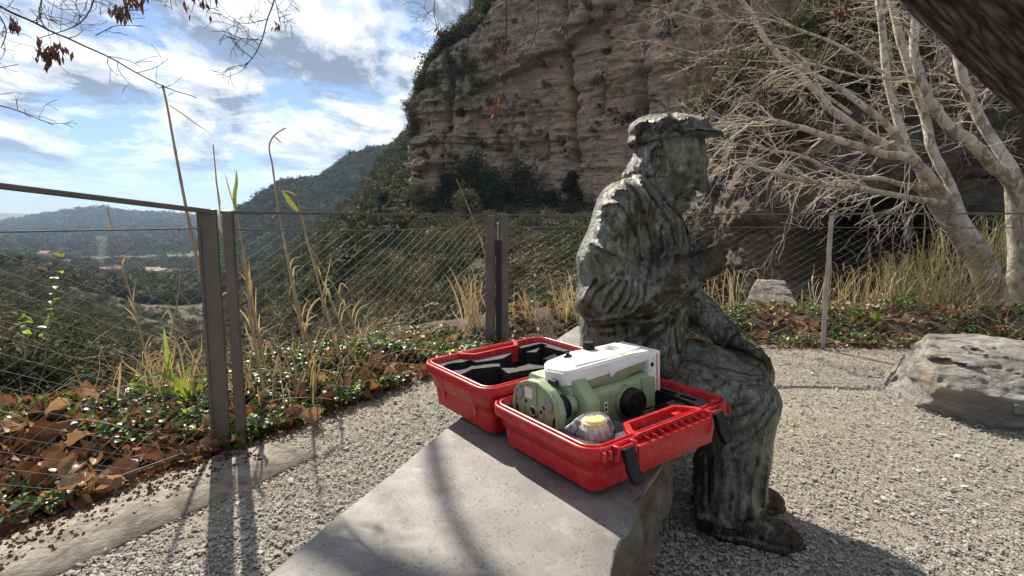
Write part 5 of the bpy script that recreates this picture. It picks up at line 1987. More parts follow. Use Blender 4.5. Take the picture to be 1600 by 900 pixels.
        V.rough(lambda p: -(0.003 * stroke(p, 20, 51, (0.5, 1, 1)) + 0.0015 * fbm(p * 70, 2, 4)), 0.02)
        o = link(nm, V.mesh(nm), MS, t)
        o.location = (x, y, 0.0)
        o.rotation_euler = (0, 0, R(a))

    # ---------------- flat cap
    V = Vol((-0.09, -0.19, 1.24), (0.36, 0.19, 1.45), 0.0036)
    V.ell((0.130, 0, 1.357), (0.130, 0.114, 0.043), 0.02, (0, 2, 0))
    V.ell((0.075, 0, 1.362), (0.082, 0.104, 0.038), 0.03)
    V.ell((0.150, 0, 1.366), (0.09, 0.085, 0.033), 0.03)
    V.ell((0.105, 0, 1.322), (0.118, 0.096, 0.040), 0.015)
    V.ell((0.226, -0.012, 1.342), (0.074, 0.082, 0.013), 0.012, (0, 7, -10))
    V.ell((0.115, 0, 1.285), (0.120, 0.097, 0.042), 0.006, (0, 4, 0), True)

    def rough_cap(p):
        a = 0.0030 * fbm(p * np.array([7, 12, 12]), 3, 61) + 0.0014 * stroke(p, 34, 63, (0.5, 1, 1)) + 0.0008 * fbm(p * 90, 2, 4)
        r = np.hypot(p[:, 0] - 0.1, p[:, 1])
        return -(a + 0.003 * np.sin(np.arctan2(p[:, 1], p[:, 0] - 0.12) * 8 + 20 * r))
    V.rough(rough_cap, 0.02)
    link('flat_cap', V.mesh('flat_cap'), MC, t)


statue()

# ================================================================== RED CASE (local: X along the hinge, -Y towards the front, Z up)
C_YAW, C_TILT = 0.6025, R(-3.0)
C_LOC = (-0.0627, 1.4295, ZB + 0.003)
CL, CD, CH = 0.485, 0.408, 0.124
LD, LH = 0.398, 0.150


def red_plastic():
    m, n, b = mat('red_plastic', 0.30, 0, 0.5)
    c = coords(n)
    col = n.ramp(n.noise(c, 7, 4), [(0.3, (0.40, 0.005, 0.011)), (0.7, (0.50, 0.009, 0.016))])
    scuff = n.noise(n.mapv(c, (60, 60, 9), (0.3, 0.2, 0.4)), 1.0, 6, 0.72)
    sm = n.ramp(scuff, [(0.60, 0.0), (0.68, 0.28)])
    col = n.mix(sm, col, (0.56, 0.13, 0.12))
    dust = n.noise(c, 40, 5, 0.7)
    col = n.mix(n.ramp(dust, [(0.50, 0.0), (0.72, 0.18)]), col, (0.45, 0.33, 0.28))
    set_in(n, b, 'Base Color', col)
    set_in(n, b, 'Roughness', n.ramp(n.noise(c, 22, 5, 0.7), [(0.3, 0.24), (0.7, 0.46)]))
    bump(n, b, n.noise(c, 320, 3, 0.6), 0.10, 0.0015)
    return m


M_RED = red_plastic()
M_FOAMLIT = rough_mat('sunlit_foam', [(0.3, (0.05, 0.051, 0.054)), (0.7, (0.125, 0.127, 0.132))], 160, 0.95, bscale=300, bstr=0.9, bdist=0.004, world=False)  # foam tops painted paler, as the sun lights them
M_FOAMSHADE = rough_mat('shaded_foam', [(0.3, (0.012, 0.012, 0.013)), (0.7, (0.03, 0.03, 0.033))], 160, 0.98, bscale=300, bstr=0.9, bdist=0.004, world=False)  # same foam painted near black for the shade in its pockets
M_BLACK = plain('black_plastic', (0.007, 0.007, 0.008), 0.45, 0, 0.3, 0.1, 40, 0.08)
M_CHROME = plain('bright_metal', (0.62, 0.62, 0.60), 0.22, 1.0, 0.5)
M_GREEN = plain('sage_paint', (0.255, 0.33, 0.195), 0.42, 0, 0.5, 0.05, 25, 0.05)
M_OLIVE = plain('olive_paint', (0.215, 0.27, 0.135), 0.45, 0, 0.5, 0.05, 25, 0.05)
M_CREAM = plain('cream_shell', (0.72, 0.705, 0.66), 0.42, 0, 0.5, 0.03, 25, 0.04)
M_GREYPL = plain('grey_plastic', (0.26, 0.27, 0.265), 0.5, 0, 0.5)
M_RECESS = plain('recess_shade', (0.02, 0.022, 0.025), 0.12, 0, 0.6, 0.05, 10, 0.0)  # near-black, standing in for the shade inside the wing recess


def rrect(x0, x1, y0, y1, r, per=8):
    pts = []
    r = max(r, 0.002)
    for cx, cy, a0 in ((x1 - r, y1 - r, 0), (x0 + r, y1 - r, 90), (x0 + r, y0 + r, 180), (x1 - r, y0 + r, 270)):
        for k in range(per):
            a = R(a0 + 90 * k / (per - 1))
            pts.append((cx + r * math.cos(a), cy + r * math.sin(a)))
    return np.array(pts)


def tub(x0, x1, y0, y1, r, prof):
    """lofted tray: prof = [(inset, z)] from the underside centre out, up the wall, over the rim and down inside"""
    rings = [np.c_[rrect(x0 + i, x1 - i, y0 + i, y1 - i, max(r - i, 0.004 + max(0, 0.02 - i * 0.1))), np.full(32, z)] for i, z in prof]
    g = np.array(rings)
    n, k = g.shape[:2]
    v = g.reshape(-1, 3)
    f = [tuple(q) for q in grid_faces(n, k, True)]
    f.append(tuple(range(k))[::-1])
    f.append(tuple((n - 1) * k + i for i in range(k)))
    return v, f


def inside(poly, x, y):
    poly = np.asarray(poly, float)
    r = np.zeros(np.shape(x), bool)
    j = len(poly) - 1
    for i in range(len(poly)):
        xi, yi, xj, yj = *poly[i], *poly[j]
        r ^= ((yi > y) != (yj > y)) & (x < (xj - xi) * (y - yi) / (yj - yi + 1e-12) + xi)
        j = i
    return r


def foam(name, x0, x1, y0, y1, r, ztop, cuts, step, parent):
    """foam block with pockets of given depths: stepped surface with upright walls"""
    xs, ys = np.arange(x0, x1 + step, step), np.arange(y0, y1 + step, step)
    X, Y = np.meshgrid((xs[:-1] + xs[1:]) / 2, (ys[:-1] + ys[1:]) / 2, indexing='ij')
    Zl = np.full(X.shape, ztop)
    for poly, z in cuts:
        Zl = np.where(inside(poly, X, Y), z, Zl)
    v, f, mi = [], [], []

    def quad(a, b, c, d, m):
        k = len(v)
        v.extend((a, b, c, d))
        f.append((k, k + 1, k + 2, k + 3))
        mi.append(m)
    nx, ny = X.shape
    for i in range(nx):
        for j in range(ny):
            z = Zl[i, j]
            a0, a1, b0, b1 = xs[i], xs[i + 1], ys[j], ys[j + 1]
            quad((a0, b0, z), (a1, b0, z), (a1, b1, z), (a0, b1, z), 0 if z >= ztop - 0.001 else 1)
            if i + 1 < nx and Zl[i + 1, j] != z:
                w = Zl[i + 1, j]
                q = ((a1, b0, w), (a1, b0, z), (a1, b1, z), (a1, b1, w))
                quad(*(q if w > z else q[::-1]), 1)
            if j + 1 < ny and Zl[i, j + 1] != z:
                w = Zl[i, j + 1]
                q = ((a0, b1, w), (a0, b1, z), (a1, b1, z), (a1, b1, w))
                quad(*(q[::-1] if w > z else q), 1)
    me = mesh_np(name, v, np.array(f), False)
    o = link(name, me, [M_FOAMLIT, M_FOAMSHADE], parent)
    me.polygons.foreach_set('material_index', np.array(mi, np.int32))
    return o


def circ(cx, cy, r, n=28):
    return [(cx + r * math.cos(k * 2 * math.pi / n), cy + r * math.sin(k * 2 * math.pi / n)) for k in range(n)]


def place_in_case(o):
    """put a thing given in the case's coordinates into the world"""
    o.location = C_LOC
    o.rotation_euler = (0, C_TILT, C_YAW)
    return o


def case_half(t, y0, y1, h, front, nm):
    """one red tray with rim, latch side at 'front' (the y of its outer long edge)"""
    pr = [(0.10, 0.0), (0.052, 0.0), (0.043, 0.004), (0.028, h * 0.46), (0.022, h * 0.49), (0.013, h - 0.030), (0.004, h - 0.029), (0.001, h - 0.027), (0.0, h - 0.006), (0.001, h - 0.002), (0.003, h),
          (0.007, h), (0.009, h - 0.0015), (0.0095, h - 0.006), (0.013, h - 0.0065), (0.0135, h + 0.001), (0.015, h + 0.002), (0.018, h + 0.002), (0.0195, h), (0.021, h - 0.020), (0.032, 0.012), (0.11, 0.012)]
    v, f = tub(0, CL, y0, y1, 0.050, pr)
    o = obj(nm, v, f, M_RED, t)
    o.data.set_sharp_from_angle(angle=R(48))
    return o


def outer_fittings(t, yf, sg, h, latches):
    """handle pocket, grip panel, ribs and latches along the long front edge; sg = -1 when outward is -Y"""
    i = -sg                                           # inward direction
    X0, X1 = 0.158, 0.338
    hexo = [(X0 - 0.030, yf), (X0 - 0.026, yf + i * 0.030), (X0 + 0.004, yf + i * 0.070), (X1 - 0.004, yf + i * 0.070), (X1 + 0.026, yf + i * 0.030), (X1 + 0.030, yf)]
    hexi = [(X0 - 0.012, yf + i * 0.010), (X0 - 0.011, yf + i * 0.024), (X0 + 0.012, yf + i * 0.056), (X1 - 0.012, yf + i * 0.056), (X1 + 0.011, yf + i * 0.024), (X1 + 0.012, yf + i * 0.010)]
    v, f = [], []
    n = 6
    zt, zb = h + 0.003, h - 0.055
    for P_, z in ((hexo, zb), (hexo, zt), (hexi, zt), (hexi, zb)):
        v += [(x, y, z) for x, y in P_]
    for a in range(3):
        for k in range(n):
            f.append((a * n + k, a * n + (k + 1) % n, (a + 1) * n + (k + 1) % n, (a + 1) * n + k))
    f.append(tuple(3 * n + k for k in range(n)))
    bm = bmesh.new()
    vs = [bm.verts.new(q) for q in v]
    for q in f:
        bm.faces.new([vs[k] for k in q])
    bmesh.ops.recalc_face_normals(bm, faces=bm.faces)
    bmesh.ops.bevel(bm, geom=[e for e in bm.edges if all(abs(w.co.z - zt) < 1e-5 for w in e.verts)], offset=0.0022, segments=2, affect='EDGES')
    bobj('handle_pocket', bm, M_RED, t, True, 35)
    # grip panel standing proud of the wall between the latches
    y0, y1 = (yf - 0.020, yf + 0.012) if sg < 0 else (yf - 0.012, yf + 0.020)
    bobj('grip_panel', bm_box((0.118, y0, h - 0.070), (0.367, y1, h - 0.012), 0.004), M_RED, t, True, 35)
    fins = []
    for k in range(9):
        x = 0.150 + k * 0.0245
        fins.append(bm_prism([(0, 0), (0.010, 0.0), (0.001, 0.011)], (x, yf + sg * 0.001, h - 0.013), (1, 0, 0), (0, 0, 1), (0, sg, 0), 0.017, 0.0007, 1))
    for k in range(3):
        for x in (0.028 + k * 0.016, 0.418 + k * 0.016):
            fins.append(bm_box((x, min(yf + sg * 0.011, yf), h - 0.026), (x + 0.0035, max(yf + sg * 0.011, yf), h - 0.006), 0.0006, 1))
    bobj('rib', bm_join(*fins), M_RED, t)['kind'] = 'stuff'
    for x in latches:
        lug = bm_join(bm_box((x - 0.029, min(yf, yf + sg * 0.016), h - 0.034), (x - 0.021, max(yf, yf + sg * 0.016), h + 0.001), 0.0015),
                      bm_box((x + 0.021, min(yf, yf + sg * 0.016), h - 0.034), (x + 0.029, max(yf, yf + sg * 0.016), h + 0.001), 0.0015),
                      bm_lathe([(0.0045, -0.025), (0.0045, 0.025)], (x, yf + sg * 0.010, h - 0.008), (1, 0, 0), 12))
        bobj('latch_lug', lug, M_RED, t, True, 35)
        if sg < 0:
            a = R(17)
            dn = (0, -math.sin(a), -math.cos(a))
            ou = (0, -math.cos(a), math.sin(a))
            pr = [(0.0, -0.006), (0.0, 0.006), (0.018, 0.009), (0.048, 0.009), (0.066, 0.016), (0.075, 0.016), (0.077, 0.011), (0.068, -0.001), (0.046, -0.005), (0.018, -0.005)]
            bm = bm_prism(pr, (x - 0.015, yf - 0.014, h - 0.008), dn, ou, (1, 0, 0), 0.030, 0.0016, 2)
            bobj('latch', bm, M_BLACK, t, True, 35)


def red_case():
    t = thing('instrument_case', 'open red plastic instrument case with black latches lying on the stone bench', 'case')
    place_in_case(t)
    case_half(t, -CD, -0.003, CH, -CD, 'base_shell')
    case_half(t, 0.003, LD, LH, LD, 'lid_shell')
    outer_fittings(t, -CD, -1, CH, (0.088, 0.396))
    outer_fittings(t, LD, 1, LH, (0.088, 0.396))
    for x in (0.09, 0.24, 0.39):
        bobj('hinge', bm_lathe([(0.006, -0.03), (0.006, 0.03)], (x, 0.0, CH - 0.018), (1, 0, 0), 12), M_RED, t, True, 35)
    # raised ribs moulded in the lid's short side
    for y in (0.11, 0.30):
        a = [(0.0, 0), (0.034, 0), (0.024, -0.095), (0.010, -0.095)]
        bobj('moulded_rib', bm_prism(a, (0.0145, y - 0.017, LH - 0.032), (0, 1, 0), (-0.21, 0, 0.975), (-0.975, 0, -0.21), 0.0028, 0.001, 1), M_RED, t, True, 40)
    zt = CH - 0.016
    foam('base_foam', 0.026, CL - 0.026, -CD + 0.026, -0.026, 0.03, zt, [
        ([(0.035, -0.235), (0.035, -0.035), (0.425, -0.035), (0.425, -0.285), (0.20, -0.285), (0.17, -0.235)], 0.03),
        ([(0.19, -0.36), (0.19, -0.25), (0.37, -0.25), (0.37, -0.30), (0.28, -0.33)], 0.055),
        (circ(0.100, -0.308, 0.048), 0.085),
        ([(0.395, -0.345), (0.415, -0.345), (0.455, -0.12), (0.415, -0.12)], 0.04),
        ([(0.435, -0.325), (0.452, -0.325), (0.452, -0.275), (0.435, -0.275)], 0.06),
        ([(0.428, -0.262), (0.452, -0.262), (0.452, -0.20), (0.434, -0.20)], 0.06)], 0.004, t)
    zt = LH - 0.014
    foam('lid_foam', 0.026, CL - 0.026, 0.026, LD - 0.026, 0.03, zt, [
        (circ(0.078, 0.300, 0.044), 0.045),
        ([(0.045, 0.215), (0.10, 0.242), (0.178, 0.21), (0.150, 0.10), (0.075, 0.040), (0.045, 0.050)], 0.030),
        ([(0.105, 0.330), (0.148, 0.335), (0.150, 0.298), (0.190, 0.285), (0.235, 0.275), (0.235, 0.240), (0.20, 0.228), (0.175, 0.248), (0.12, 0.265), (0.10, 0.285)], 0.060),
        ([(0.215, 0.265), (0.290, 0.305), (0.305, 0.338), (0.450, 0.345), (0.452, 0.120), (0.36, 0.105), (0.287, 0.113), (0.262, 0.165), (0.205, 0.160), (0.170, 0.190)], 0.035),
        ([(0.150, 0.130), (0.212, 0.121), (0.290, 0.094), (0.40, 0.085), (0.40, 0.045), (0.16, 0.045), (0.10, 0.060)], 0.050),
        ([(0.335, 0.285), (0.405, 0.298), (0.365, 0.262)], zt), ([(0.355, 0.215), (0.420, 0.235), (0.408, 0.190), (0.36, 0.19)], zt - 0.012),
        ([(0.430, 0.300), (0.455, 0.310), (0.455, 0.20), (0.435, 0.20)], zt)], 0.0035, t)
    for x in (0.285, 0.420):
        bobj('seal_tab', bm_box((x, -CD + 0.018, CH - 0.004), (x + 0.022, -CD + 0.034, CH + 0.004), 0.0015), M_RED, t, True, 40)
    return t


red_case()


def total_station():
    t = thing('surveying_instrument', 'pale green surveying instrument with a cream cover lying in the red case', 'instrument')
    place_in_case(t)
    t.scale = (0.95, 0.97, 0.94)
    t.location = (t.location[0] + 0.006, t.location[1] + 0.003, t.location[2] + 0.001)
    X, Y, Z = (1, 0, 0), (0, 1, 0), (0, 0, 1)

    def vz(poly):
        return [(-v, z) for v, z in poly]
    # base plate: domed plate standing across the case
    dome = [(0.054, 0.065), (0.048, 0.125), (0.056, 0.168), (0.080, 0.194), (0.120, 0.212), (0.168, 0.217), (0.212, 0.203), (0.240, 0.180), (0.250, 0.150), (0.244, 0.100), (0.225, 0.065)]
    bobj('base_plate', bm_prism(vz(dome), (0.050, 0, 0), Y, Z, X, 0.020, 0.003, 2), M_GREEN, t, True, 30)
    cen = np.array([0.150, 0.140])
    rim_o = [tuple(cen + (np.array(q) - cen) * 0.97) for q in dome]
    rim_i = [tuple(cen + (np.array(q) - cen) * 0.86) for q in dome]
    bm = bmesh.new()
    ro = [[bm.verts.new((x, -v, z)) for v, z in rr] for x, rr in ((0.0505, rim_o), (0.0455, rim_o), (0.0455, rim_i), (0.0505, rim_i))]
    for A, B in zip(ro[:-1], ro[1:]):
        for k in range(len(A)):
            bm.faces.new((A[k], A[(k + 1) % len(A)], B[(k + 1) % len(B)], B[k]))
    bobj('plate_rim', bm, M_GREEN, t, True, 30)
    for v, z in ((0.082, 0.166), (0.206, 0.163)):
        bobj('plate_screw', bm_lathe([(0.0165, -0.002), (0.0165, 0.004), (0.0135, 0.0055), (0.0130, 0.0045), (0.006, 0.0045)], (0.0500, -v, z), (-1, 0, 0), 24), M_GREYPL, t, True, 30)
    bobj('plate_socket', bm_lathe([(0.0165, -0.004), (0.0165, 0.004), (0.0125, 0.005), (0.0115, 0.002)], (0.0500, -0.142, 0.130), (-1, 0, 0), 28), M_CHROME, t, True, 30)
    bobj('plate_bore', bm_lathe([(0.0095, 0.0), (0.0095, 0.0032), (0.005, 0.0034)], (0.0500, -0.142, 0.130), (-1, 0, 0), 20), M_BLACK, t)
    bobj('plate_sticker', bm_box((0.0488, -0.136, 0.160), (0.0500, -0.106, 0.190), 0.0), M_CREAM, t)
    for v, z0, z1 in ((0.155, 0.150, 0.208), (0.183, 0.120, 0.142), (0.100, 0.100, 0.138)):
        bobj('plate_web', bm_box((0.0462, -v - 0.002, z0), (0.0502, -v + 0.002, z1), 0.0008, 1), M_GREEN, t)
    for v, z in ((0.108, 0.149), (0.184, 0.150), (0.172, 0.136)):
        bobj('plate_hole', bm_lathe([(0.005, -0.002), (0.005, 0.001)], (0.0500, -v, z), (-1, 0, 0), 12), M_BLACK, t)
    bobj('plate_slot', bm_prism(vz([(0.066, 0.100), (0.063, 0.130), (0.070, 0.130), (0.076, 0.100)]), (0.0490, 0, 0), Y, Z, X, 0.002), M_BLACK, t)
    bobj('plate_vent', bm_prism(vz([(0.216, 0.105), (0.222, 0.135), (0.230, 0.135), (0.229, 0.105)]), (0.0490, 0, 0), Y, Z, X, 0.002), M_BLACK, t)
    # levelling ring, foot screws, lever
    bobj('ring', bm_lathe([(0.072, 0.0), (0.078, 0.004), (0.078, 0.020), (0.072, 0.024)], (0.070, -0.145, 0.132), X, 40), M_OLIVE, t, True, 40)
    for v, z in ((0.222, 0.158), (0.075, 0.140)):
        bobj('foot_screw', bm_lathe([(0.024, 0.0), (0.030, 0.003)] + [(0.030 + 0.0009 * (-1) ** k, 0.005 + 0.0012 * k) for k in range(8)] + [(0.029, 0.016), (0.022, 0.018)], (0.070, -v, z), X, 24), M_BLACK, t, True, 40)
        bobj('screw_cap', bm_lathe([(0.021, 0.0), (0.024, 0.003), (0.024, 0.022), (0.019, 0.027)], (0.088, -v, z), X, 24), M_GREEN, t, True, 40)
    bobj('lever', bm_prism([(-0.014, 0), (0.016, 0), (0.020, 0.008), (0.012, 0.014), (-0.010, 0.012)], (0.074, -0.190, 0.208), Y, Z, X, 0.014, 0.002, 2), M_BLACK, t, True, 40)
    # alidade: round turntable, standard, lower housing, telescope
    bobj('turntable', bm_lathe([(0.060, 0.0), (0.086, 0.002), (0.088, 0.010), (0.082, 0.016)], (0.088, -0.140, 0.118), X, 48), M_GREEN, t, True, 40)
    st = [(0.050, 0.045), (0.050, 0.198), (0.062, 0.206), (0.205, 0.206), (0.222, 0.196), (0.222, 0.045)]
    bobj('standard', bm_prism(vz(st), (0.103, 0, 0), Y, Z, X, 0.075, 0.004, 2), M_GREEN, t, True, 40)
    bobj('housing', bm_prism(vz([(0.070, 0.050), (0.070, 0.182), (0.215, 0.182), (0.236, 0.168), (0.236, 0.050)]), (0.172, 0, 0), Y, Z, X, 0.228, 0.004, 2), M_GREEN, t, True, 40)
    bobj('housing_step', bm_prism([(0.172, 0.186), (0.172, 0.206), (0.30, 0.210), (0.345, 0.222), (0.375, 0.222), (0.375, 0.196), (0.33, 0.190), (0.29, 0.181)], (0, -0.222, 0), X, Z, Y, 0.13, 0.003, 2), M_OLIVE, t, True, 40)
    bobj('end_block', bm_box((0.350, -0.243, 0.055), (0.402, -0.070, 0.172), 0.005), M_OLIVE, t, True, 40)
    bobj('front_panel', bm_box((0.180, -0.2385, 0.095), (0.238, -0.2345, 0.160), 0.0015), M_OLIVE, t, True, 40)
    # side wing with a dark screen in it, its shade put in by a black plate
    wing = [(0.160, 0.060), (0.160, 0.216), (0.226, 0.216), (0.275, 0.170), (0.275, 0.060)]
    bobj('wing', bm_prism(vz(wing), (0.118, 0, 0), Y, Z, X, 0.042, 0.004, 2), M_GREEN, t, True, 40)
    rec = [(0.186, 0.085), (0.186, 0.188), (0.218, 0.188), (0.258, 0.152), (0.258, 0.085)]
    bobj('recess_frame', bm_prism(vz([(0.178, 0.078), (0.178, 0.197), (0.222, 0.197), (0.266, 0.157), (0.266, 0.078)]), (0.157, 0, 0), Y, Z, X, 0.0062, 0.0015, 1), M_OLIVE, t)
    bobj('recess', bm_prism(vz(rec), (0.160, 0, 0), Y, Z, X, 0.0042, 0.0, 1), M_RECESS, t)
    # lens with its cap, facing the front of the case
    bobj('telescope', bm_lathe([(0.044, 0.0), (0.044, 0.040), (0.041, 0.046)], (0.290, -0.205, 0.128), (0, -1, 0), 36), M_OLIVE, t, True, 40)
    bobj('lens_cap', bm_lathe([(0.040, 0.0), (0.0405, 0.012)] + [(0.0405 - 0.0008 * (k % 2), 0.014 + 0.0016 * k) for k in range(8)] + [(0.038, 0.030), (0.034, 0.031), (0.033, 0.027), (0.012, 0.026), (0.010, 0.030), (0.0, 0.030)][:5], (0.290, -0.245, 0.128), (0, -1, 0), 36), M_BLACK, t, True, 40)
    bobj('label_plate', bm_box((0.207, -0.2400, 0.112), (0.219, -0.2380, 0.142), 0.0), M_CREAM, t)
    bobj('label_print', bm_join(bm_box((0.2095, -0.2404, 0.117), (0.2165, -0.2398, 0.126)), bm_box((0.2095, -0.2404, 0.130), (0.2165, -0.2398, 0.138))), M_BLACK, t)
    # cream cover over the top, bracket at the right end
    top = [(0.084, -0.150), (0.100, -0.212), (0.130, -0.220), (0.330, -0.226), (0.425, -0.222), (0.432, -0.120), (0.420, -0.082), (0.230, -0.078), (0.120, -0.100)]
    bm = bm_prism(top, (0, 0, 0.200), X, Y, Z, 0.036, 0.0, 1)
    for v in bm.verts:
        if v.co.z > 0.22:
            v.co.z += 0.010 * math.sin(min(1, max(0, (v.co.x - 0.08) / 0.34)) * math.pi) + 0.004
            v.co.y = -0.150 + (v.co.y + 0.150) * 0.93
        else:
            v.co.z += 0.016 * max(0, (v.co.x - 0.2) / 0.2)
    bmesh.ops.bevel(bm, geom=list(bm.edges), offset=0.005, segments=3, affect='EDGES')
    bobj('cover', bm, M_CREAM, t, True, 38)
    bobj('cover_inlay', bm_prism([(0.150, -0.195), (0.175, -0.120), (0.260, -0.095), (0.390, -0.100), (0.405, -0.185), (0.300, -0.205)], (0, 0, 0.2405), X, Y, Z, 0.007, 0.002, 2), M_CREAM, t, True, 38)
    bobj('cover_lip', bm_prism([(0.245, 0.200), (0.262, 0.212), (0.330, 0.218), (0.345, 0.232), (0.26, 0.226), (0.240, 0.220)], (0, -0.231, 0), X, Z, Y, 0.012, 0.002, 1), M_CREAM, t, True, 38)
    bobj('bracket', bm_prism([(0.392, 0.118), (0.392, 0.216), (0.424, 0.240), (0.440, 0.240), (0.440, 0.118)], (0, -0.228, 0), X, Z, Y, 0.145, 0.004, 2), M_CREAM, t, True, 38)
    bobj('bracket_stripe', bm_box((0.4235, -0.2295, 0.122), (0.4265, -0.226, 0.234), 0.0005, 1), M_RED, t)
    bobj('bracket_eye', bm_lathe([(0.0065, 0), (0.0065, 0.003), (0.004, 0.0035)], (0.404, -0.227, 0.205), (0, -1, 0), 16), M_BLACK, t, True, 40)
    for dx, dz in ((-0.006, -0.016), (0.006, 0.016)):
        bobj('bracket_screw', bm_lathe([(0.0018, 0), (0.0018, 0.0026)], (0.404 + dx, -0.227, 0.205 + dz), (0, -1, 0), 8), M_BLACK, t)
    bobj('top_knob', bm_lathe([(0.0165, 0.0), (0.0175, 0.002)] + [(0.0175 - 0.0006 * (k % 2), 0.004 + 0.0012 * k) for k in range(12)] + [(0.016, 0.022), (0.0, 0.0225)][:1], (0.285, -0.100, 0.246), Z, 28), M_BLACK, t, True, 40)
    bobj('sight_knob', bm_join(bm_prism([(-0.014, 0), (0.014, 0), (0.010, 0.006), (-0.010, 0.006)], (0.186, -0.128, 0.2475), X, Z, Y, 0.010, 0.0015, 1), bm_lathe([(0.005, 0.0), (0.005, 0.010)], (0.186, -0.123, 0.25), Z, 14)), M_BLACK, t, True, 40)
    return t


total_station()


def accessories():
    # wrapped target with a yellow top, in front of the instrument
    t = thing('wrapped_prism', 'small round part with a yellow top wrapped in crinkled clear plastic', 'prism')
    place_in_case(t)
    c = np.array([0.100, -0.308, 0.087])
    t.scale = (1, 1, 1)
    bobj('barrel', bm_lathe([(0.032, 0.0), (0.0345, 0.004), (0.0345, 0.036), (0.030, 0.040)], c, (0, 0, 1), 28), M_GREYPL, t, True, 40)
    m, n, b = mat('yellow_cap', 0.5)
    set_in(n, b, 'Base Color', n.ramp(n.noise(coords(n), 30, 4), [(0.3, (0.62, 0.46, 0.07)), (0.7, (0.78, 0.62, 0.16))]))
    yc = [(0.0275 + 0.0016 * (-1) ** k, 0.041 + 0.0022 * k) for k in range(6)]
    bobj('yellow_top', bm_lathe([(0.030, 0.039)] + yc + [(0.024, 0.0565), (0.010, 0.0575)], c, (0, 0, 1), 28), m, t, True, 30)
    bobj('end_ring', bm_lathe([(0.037, -0.002), (0.037, 0.004)], c, (0, 0, 1), 28), M_GREYPL, t, True, 40)
    m, n, b = mat('clear_wrap', 0.18, 0, 0.6)
    out = [q for q in m.node_tree.nodes if q.type == 'OUTPUT_MATERIAL'][0]
    b.inputs['Base Color'].default_value = (0.85, 0.86, 0.88, 1)
    tr = n.new('ShaderNodeBsdfTransparent', {'Color': (0.97, 0.97, 0.98, 1)})
    cr = n.noise(n.mapv(coords(n), (70, 70, 22)), 1.0, 5, 0.7, 0.6)
    f = n.ramp(cr, [(0.40, 0.05), (0.53, 0.20), (0.66, 0.75)])
    mx = n.new('ShaderNodeMixShader', {0: f, 1: tr.outputs[0], 2: b.outputs[0]})
    n.nt.links.new(mx.outputs[0], out.inputs[0])
    bump(n, b, cr, 0.9, 0.004)
    g = np.random.default_rng(6)
    nr, ns = 22, 56
    a = np.arange(ns) * 2 * math.pi / ns
    rows = []
    for k in range(nr):
        s = k / (nr - 1)
        r0 = np.interp(s, [0, 0.08, 0.3, 0.62, 0.78, 0.92, 1.0], [0.033, 0.0395, 0.041, 0.0405, 0.036, 0.025, 0.004])
        z0 = np.interp(s, [0, 0.08, 0.3, 0.62, 0.78, 0.92, 1.0], [-0.001, 0.0, 0.016, 0.038, 0.055, 0.063, 0.0645])
        q = np.stack([np.cos(a) * 3.2, np.sin(a) * 3.2, np.full(ns, s * 2.2)], -1)
        w = 0.0042 * (0.35 + s * (1 - s) * 3) * fbm(q, 4, 7, 0.65, 2.1, True)
        r = r0 + w
        x, y = np.cos(a) * r, np.sin(a) * r
        tail = np.clip(-(np.cos(a - 2.35)) * -1 - 0.90, 0, 1) / 0.10          # pulled out into a twisted tail on one side
        tail = tail * math.exp(-((s - 0.55) / 0.16) ** 2)
        x, y = x + np.cos(2.35 + 0.75) * tail * 0.030, y + np.sin(2.35 + 0.75) * tail * 0.030
        rows.append(np.stack([c[0] + x, c[1] + y, c[2] + z0 + tail * 0.006 + 0 * a], -1))
    gq = np.array(rows)
    o = obj('plastic_wrap', gq.reshape(-1, 3), grid_faces(nr, ns, True), m, t, False)
    # small things in the right end of the case
    t = thing('eyepiece', 'small bright metal eyepiece standing beside black blocks in the case', 'eyepiece')
    place_in_case(t)
    bobj('barrel', bm_lathe([(0.007, 0), (0.0085, 0.002), (0.0085, 0.009), (0.006, 0.011), (0.006, 0.016), (0.009, 0.018), (0.009, 0.024), (0.007, 0.027)], (0.432, -0.150, CH - 0.016), (0, 0, 1), 20), M_CHROME, t, True, 40)
    bobj('knurl', bm_lathe([(0.0092, 0.003), (0.0092, 0.008)], (0.432, -0.150, CH - 0.016), (0, 0, 1), 20), M_GREYPL, t, True, 40)
    t = thing('battery_block', 'black battery blocks with pale labels in the right end of the case', 'battery')
    place_in_case(t)
    for k, x in enumerate((0.418, 0.436)):
        bobj('cell', bm_box((x, -0.128 - 0.004 * k, CH - 0.030), (x + 0.016, -0.070, CH + 0.016), 0.002), M_BLACK, t, True, 40)
        bobj('cell_label', bm_box((x + 0.004, -0.1290 - 0.004 * k, CH - 0.004), (x + 0.012, -0.127 - 0.004 * k, CH + 0.010), 0.0), M_CREAM, t)
    bobj('clip', bm_box((0.452, -0.126, CH - 0.02), (0.458, -0.085, CH + 0.008), 0.001), M_GREYPL, t, True, 40)
    t = thing('adjusting_tool', 'small black tool lying in the foam beside the handle opening', 'tool')
    place_in_case(t)
    bobj('shaft', bm_prism([(0, 0), (0.034, 0.004), (0.034, 0.012), (0, 0.009)], (0.215, -0.330, CH - 0.018), (0.95, -0.30, 0), (0, 0, 1), (0.30, 0.95, 0), 0.014, 0.002, 2), M_BLACK, t, True, 40)
    bobj('tip', bm_box((0.205, -0.327, CH - 0.017), (0.218, -0.318, CH - 0.010), 0.001), M_CHROME, t, True, 40)
    t = thing('cable', 'thin black cable curling over the foam beside the lens cap', 'cable')
    place_in_case(t)
    tb = Tubes()
    tb.add(resample([(0.335, -0.240, 0.085), (0.372, -0.285, 0.105), (0.398, -0.310, 0.112), (0.410, -0.250, 0.116), (0.400, -0.180, 0.114), (0.405, -0.135, 0.112)], 26), 0.0022, 8)
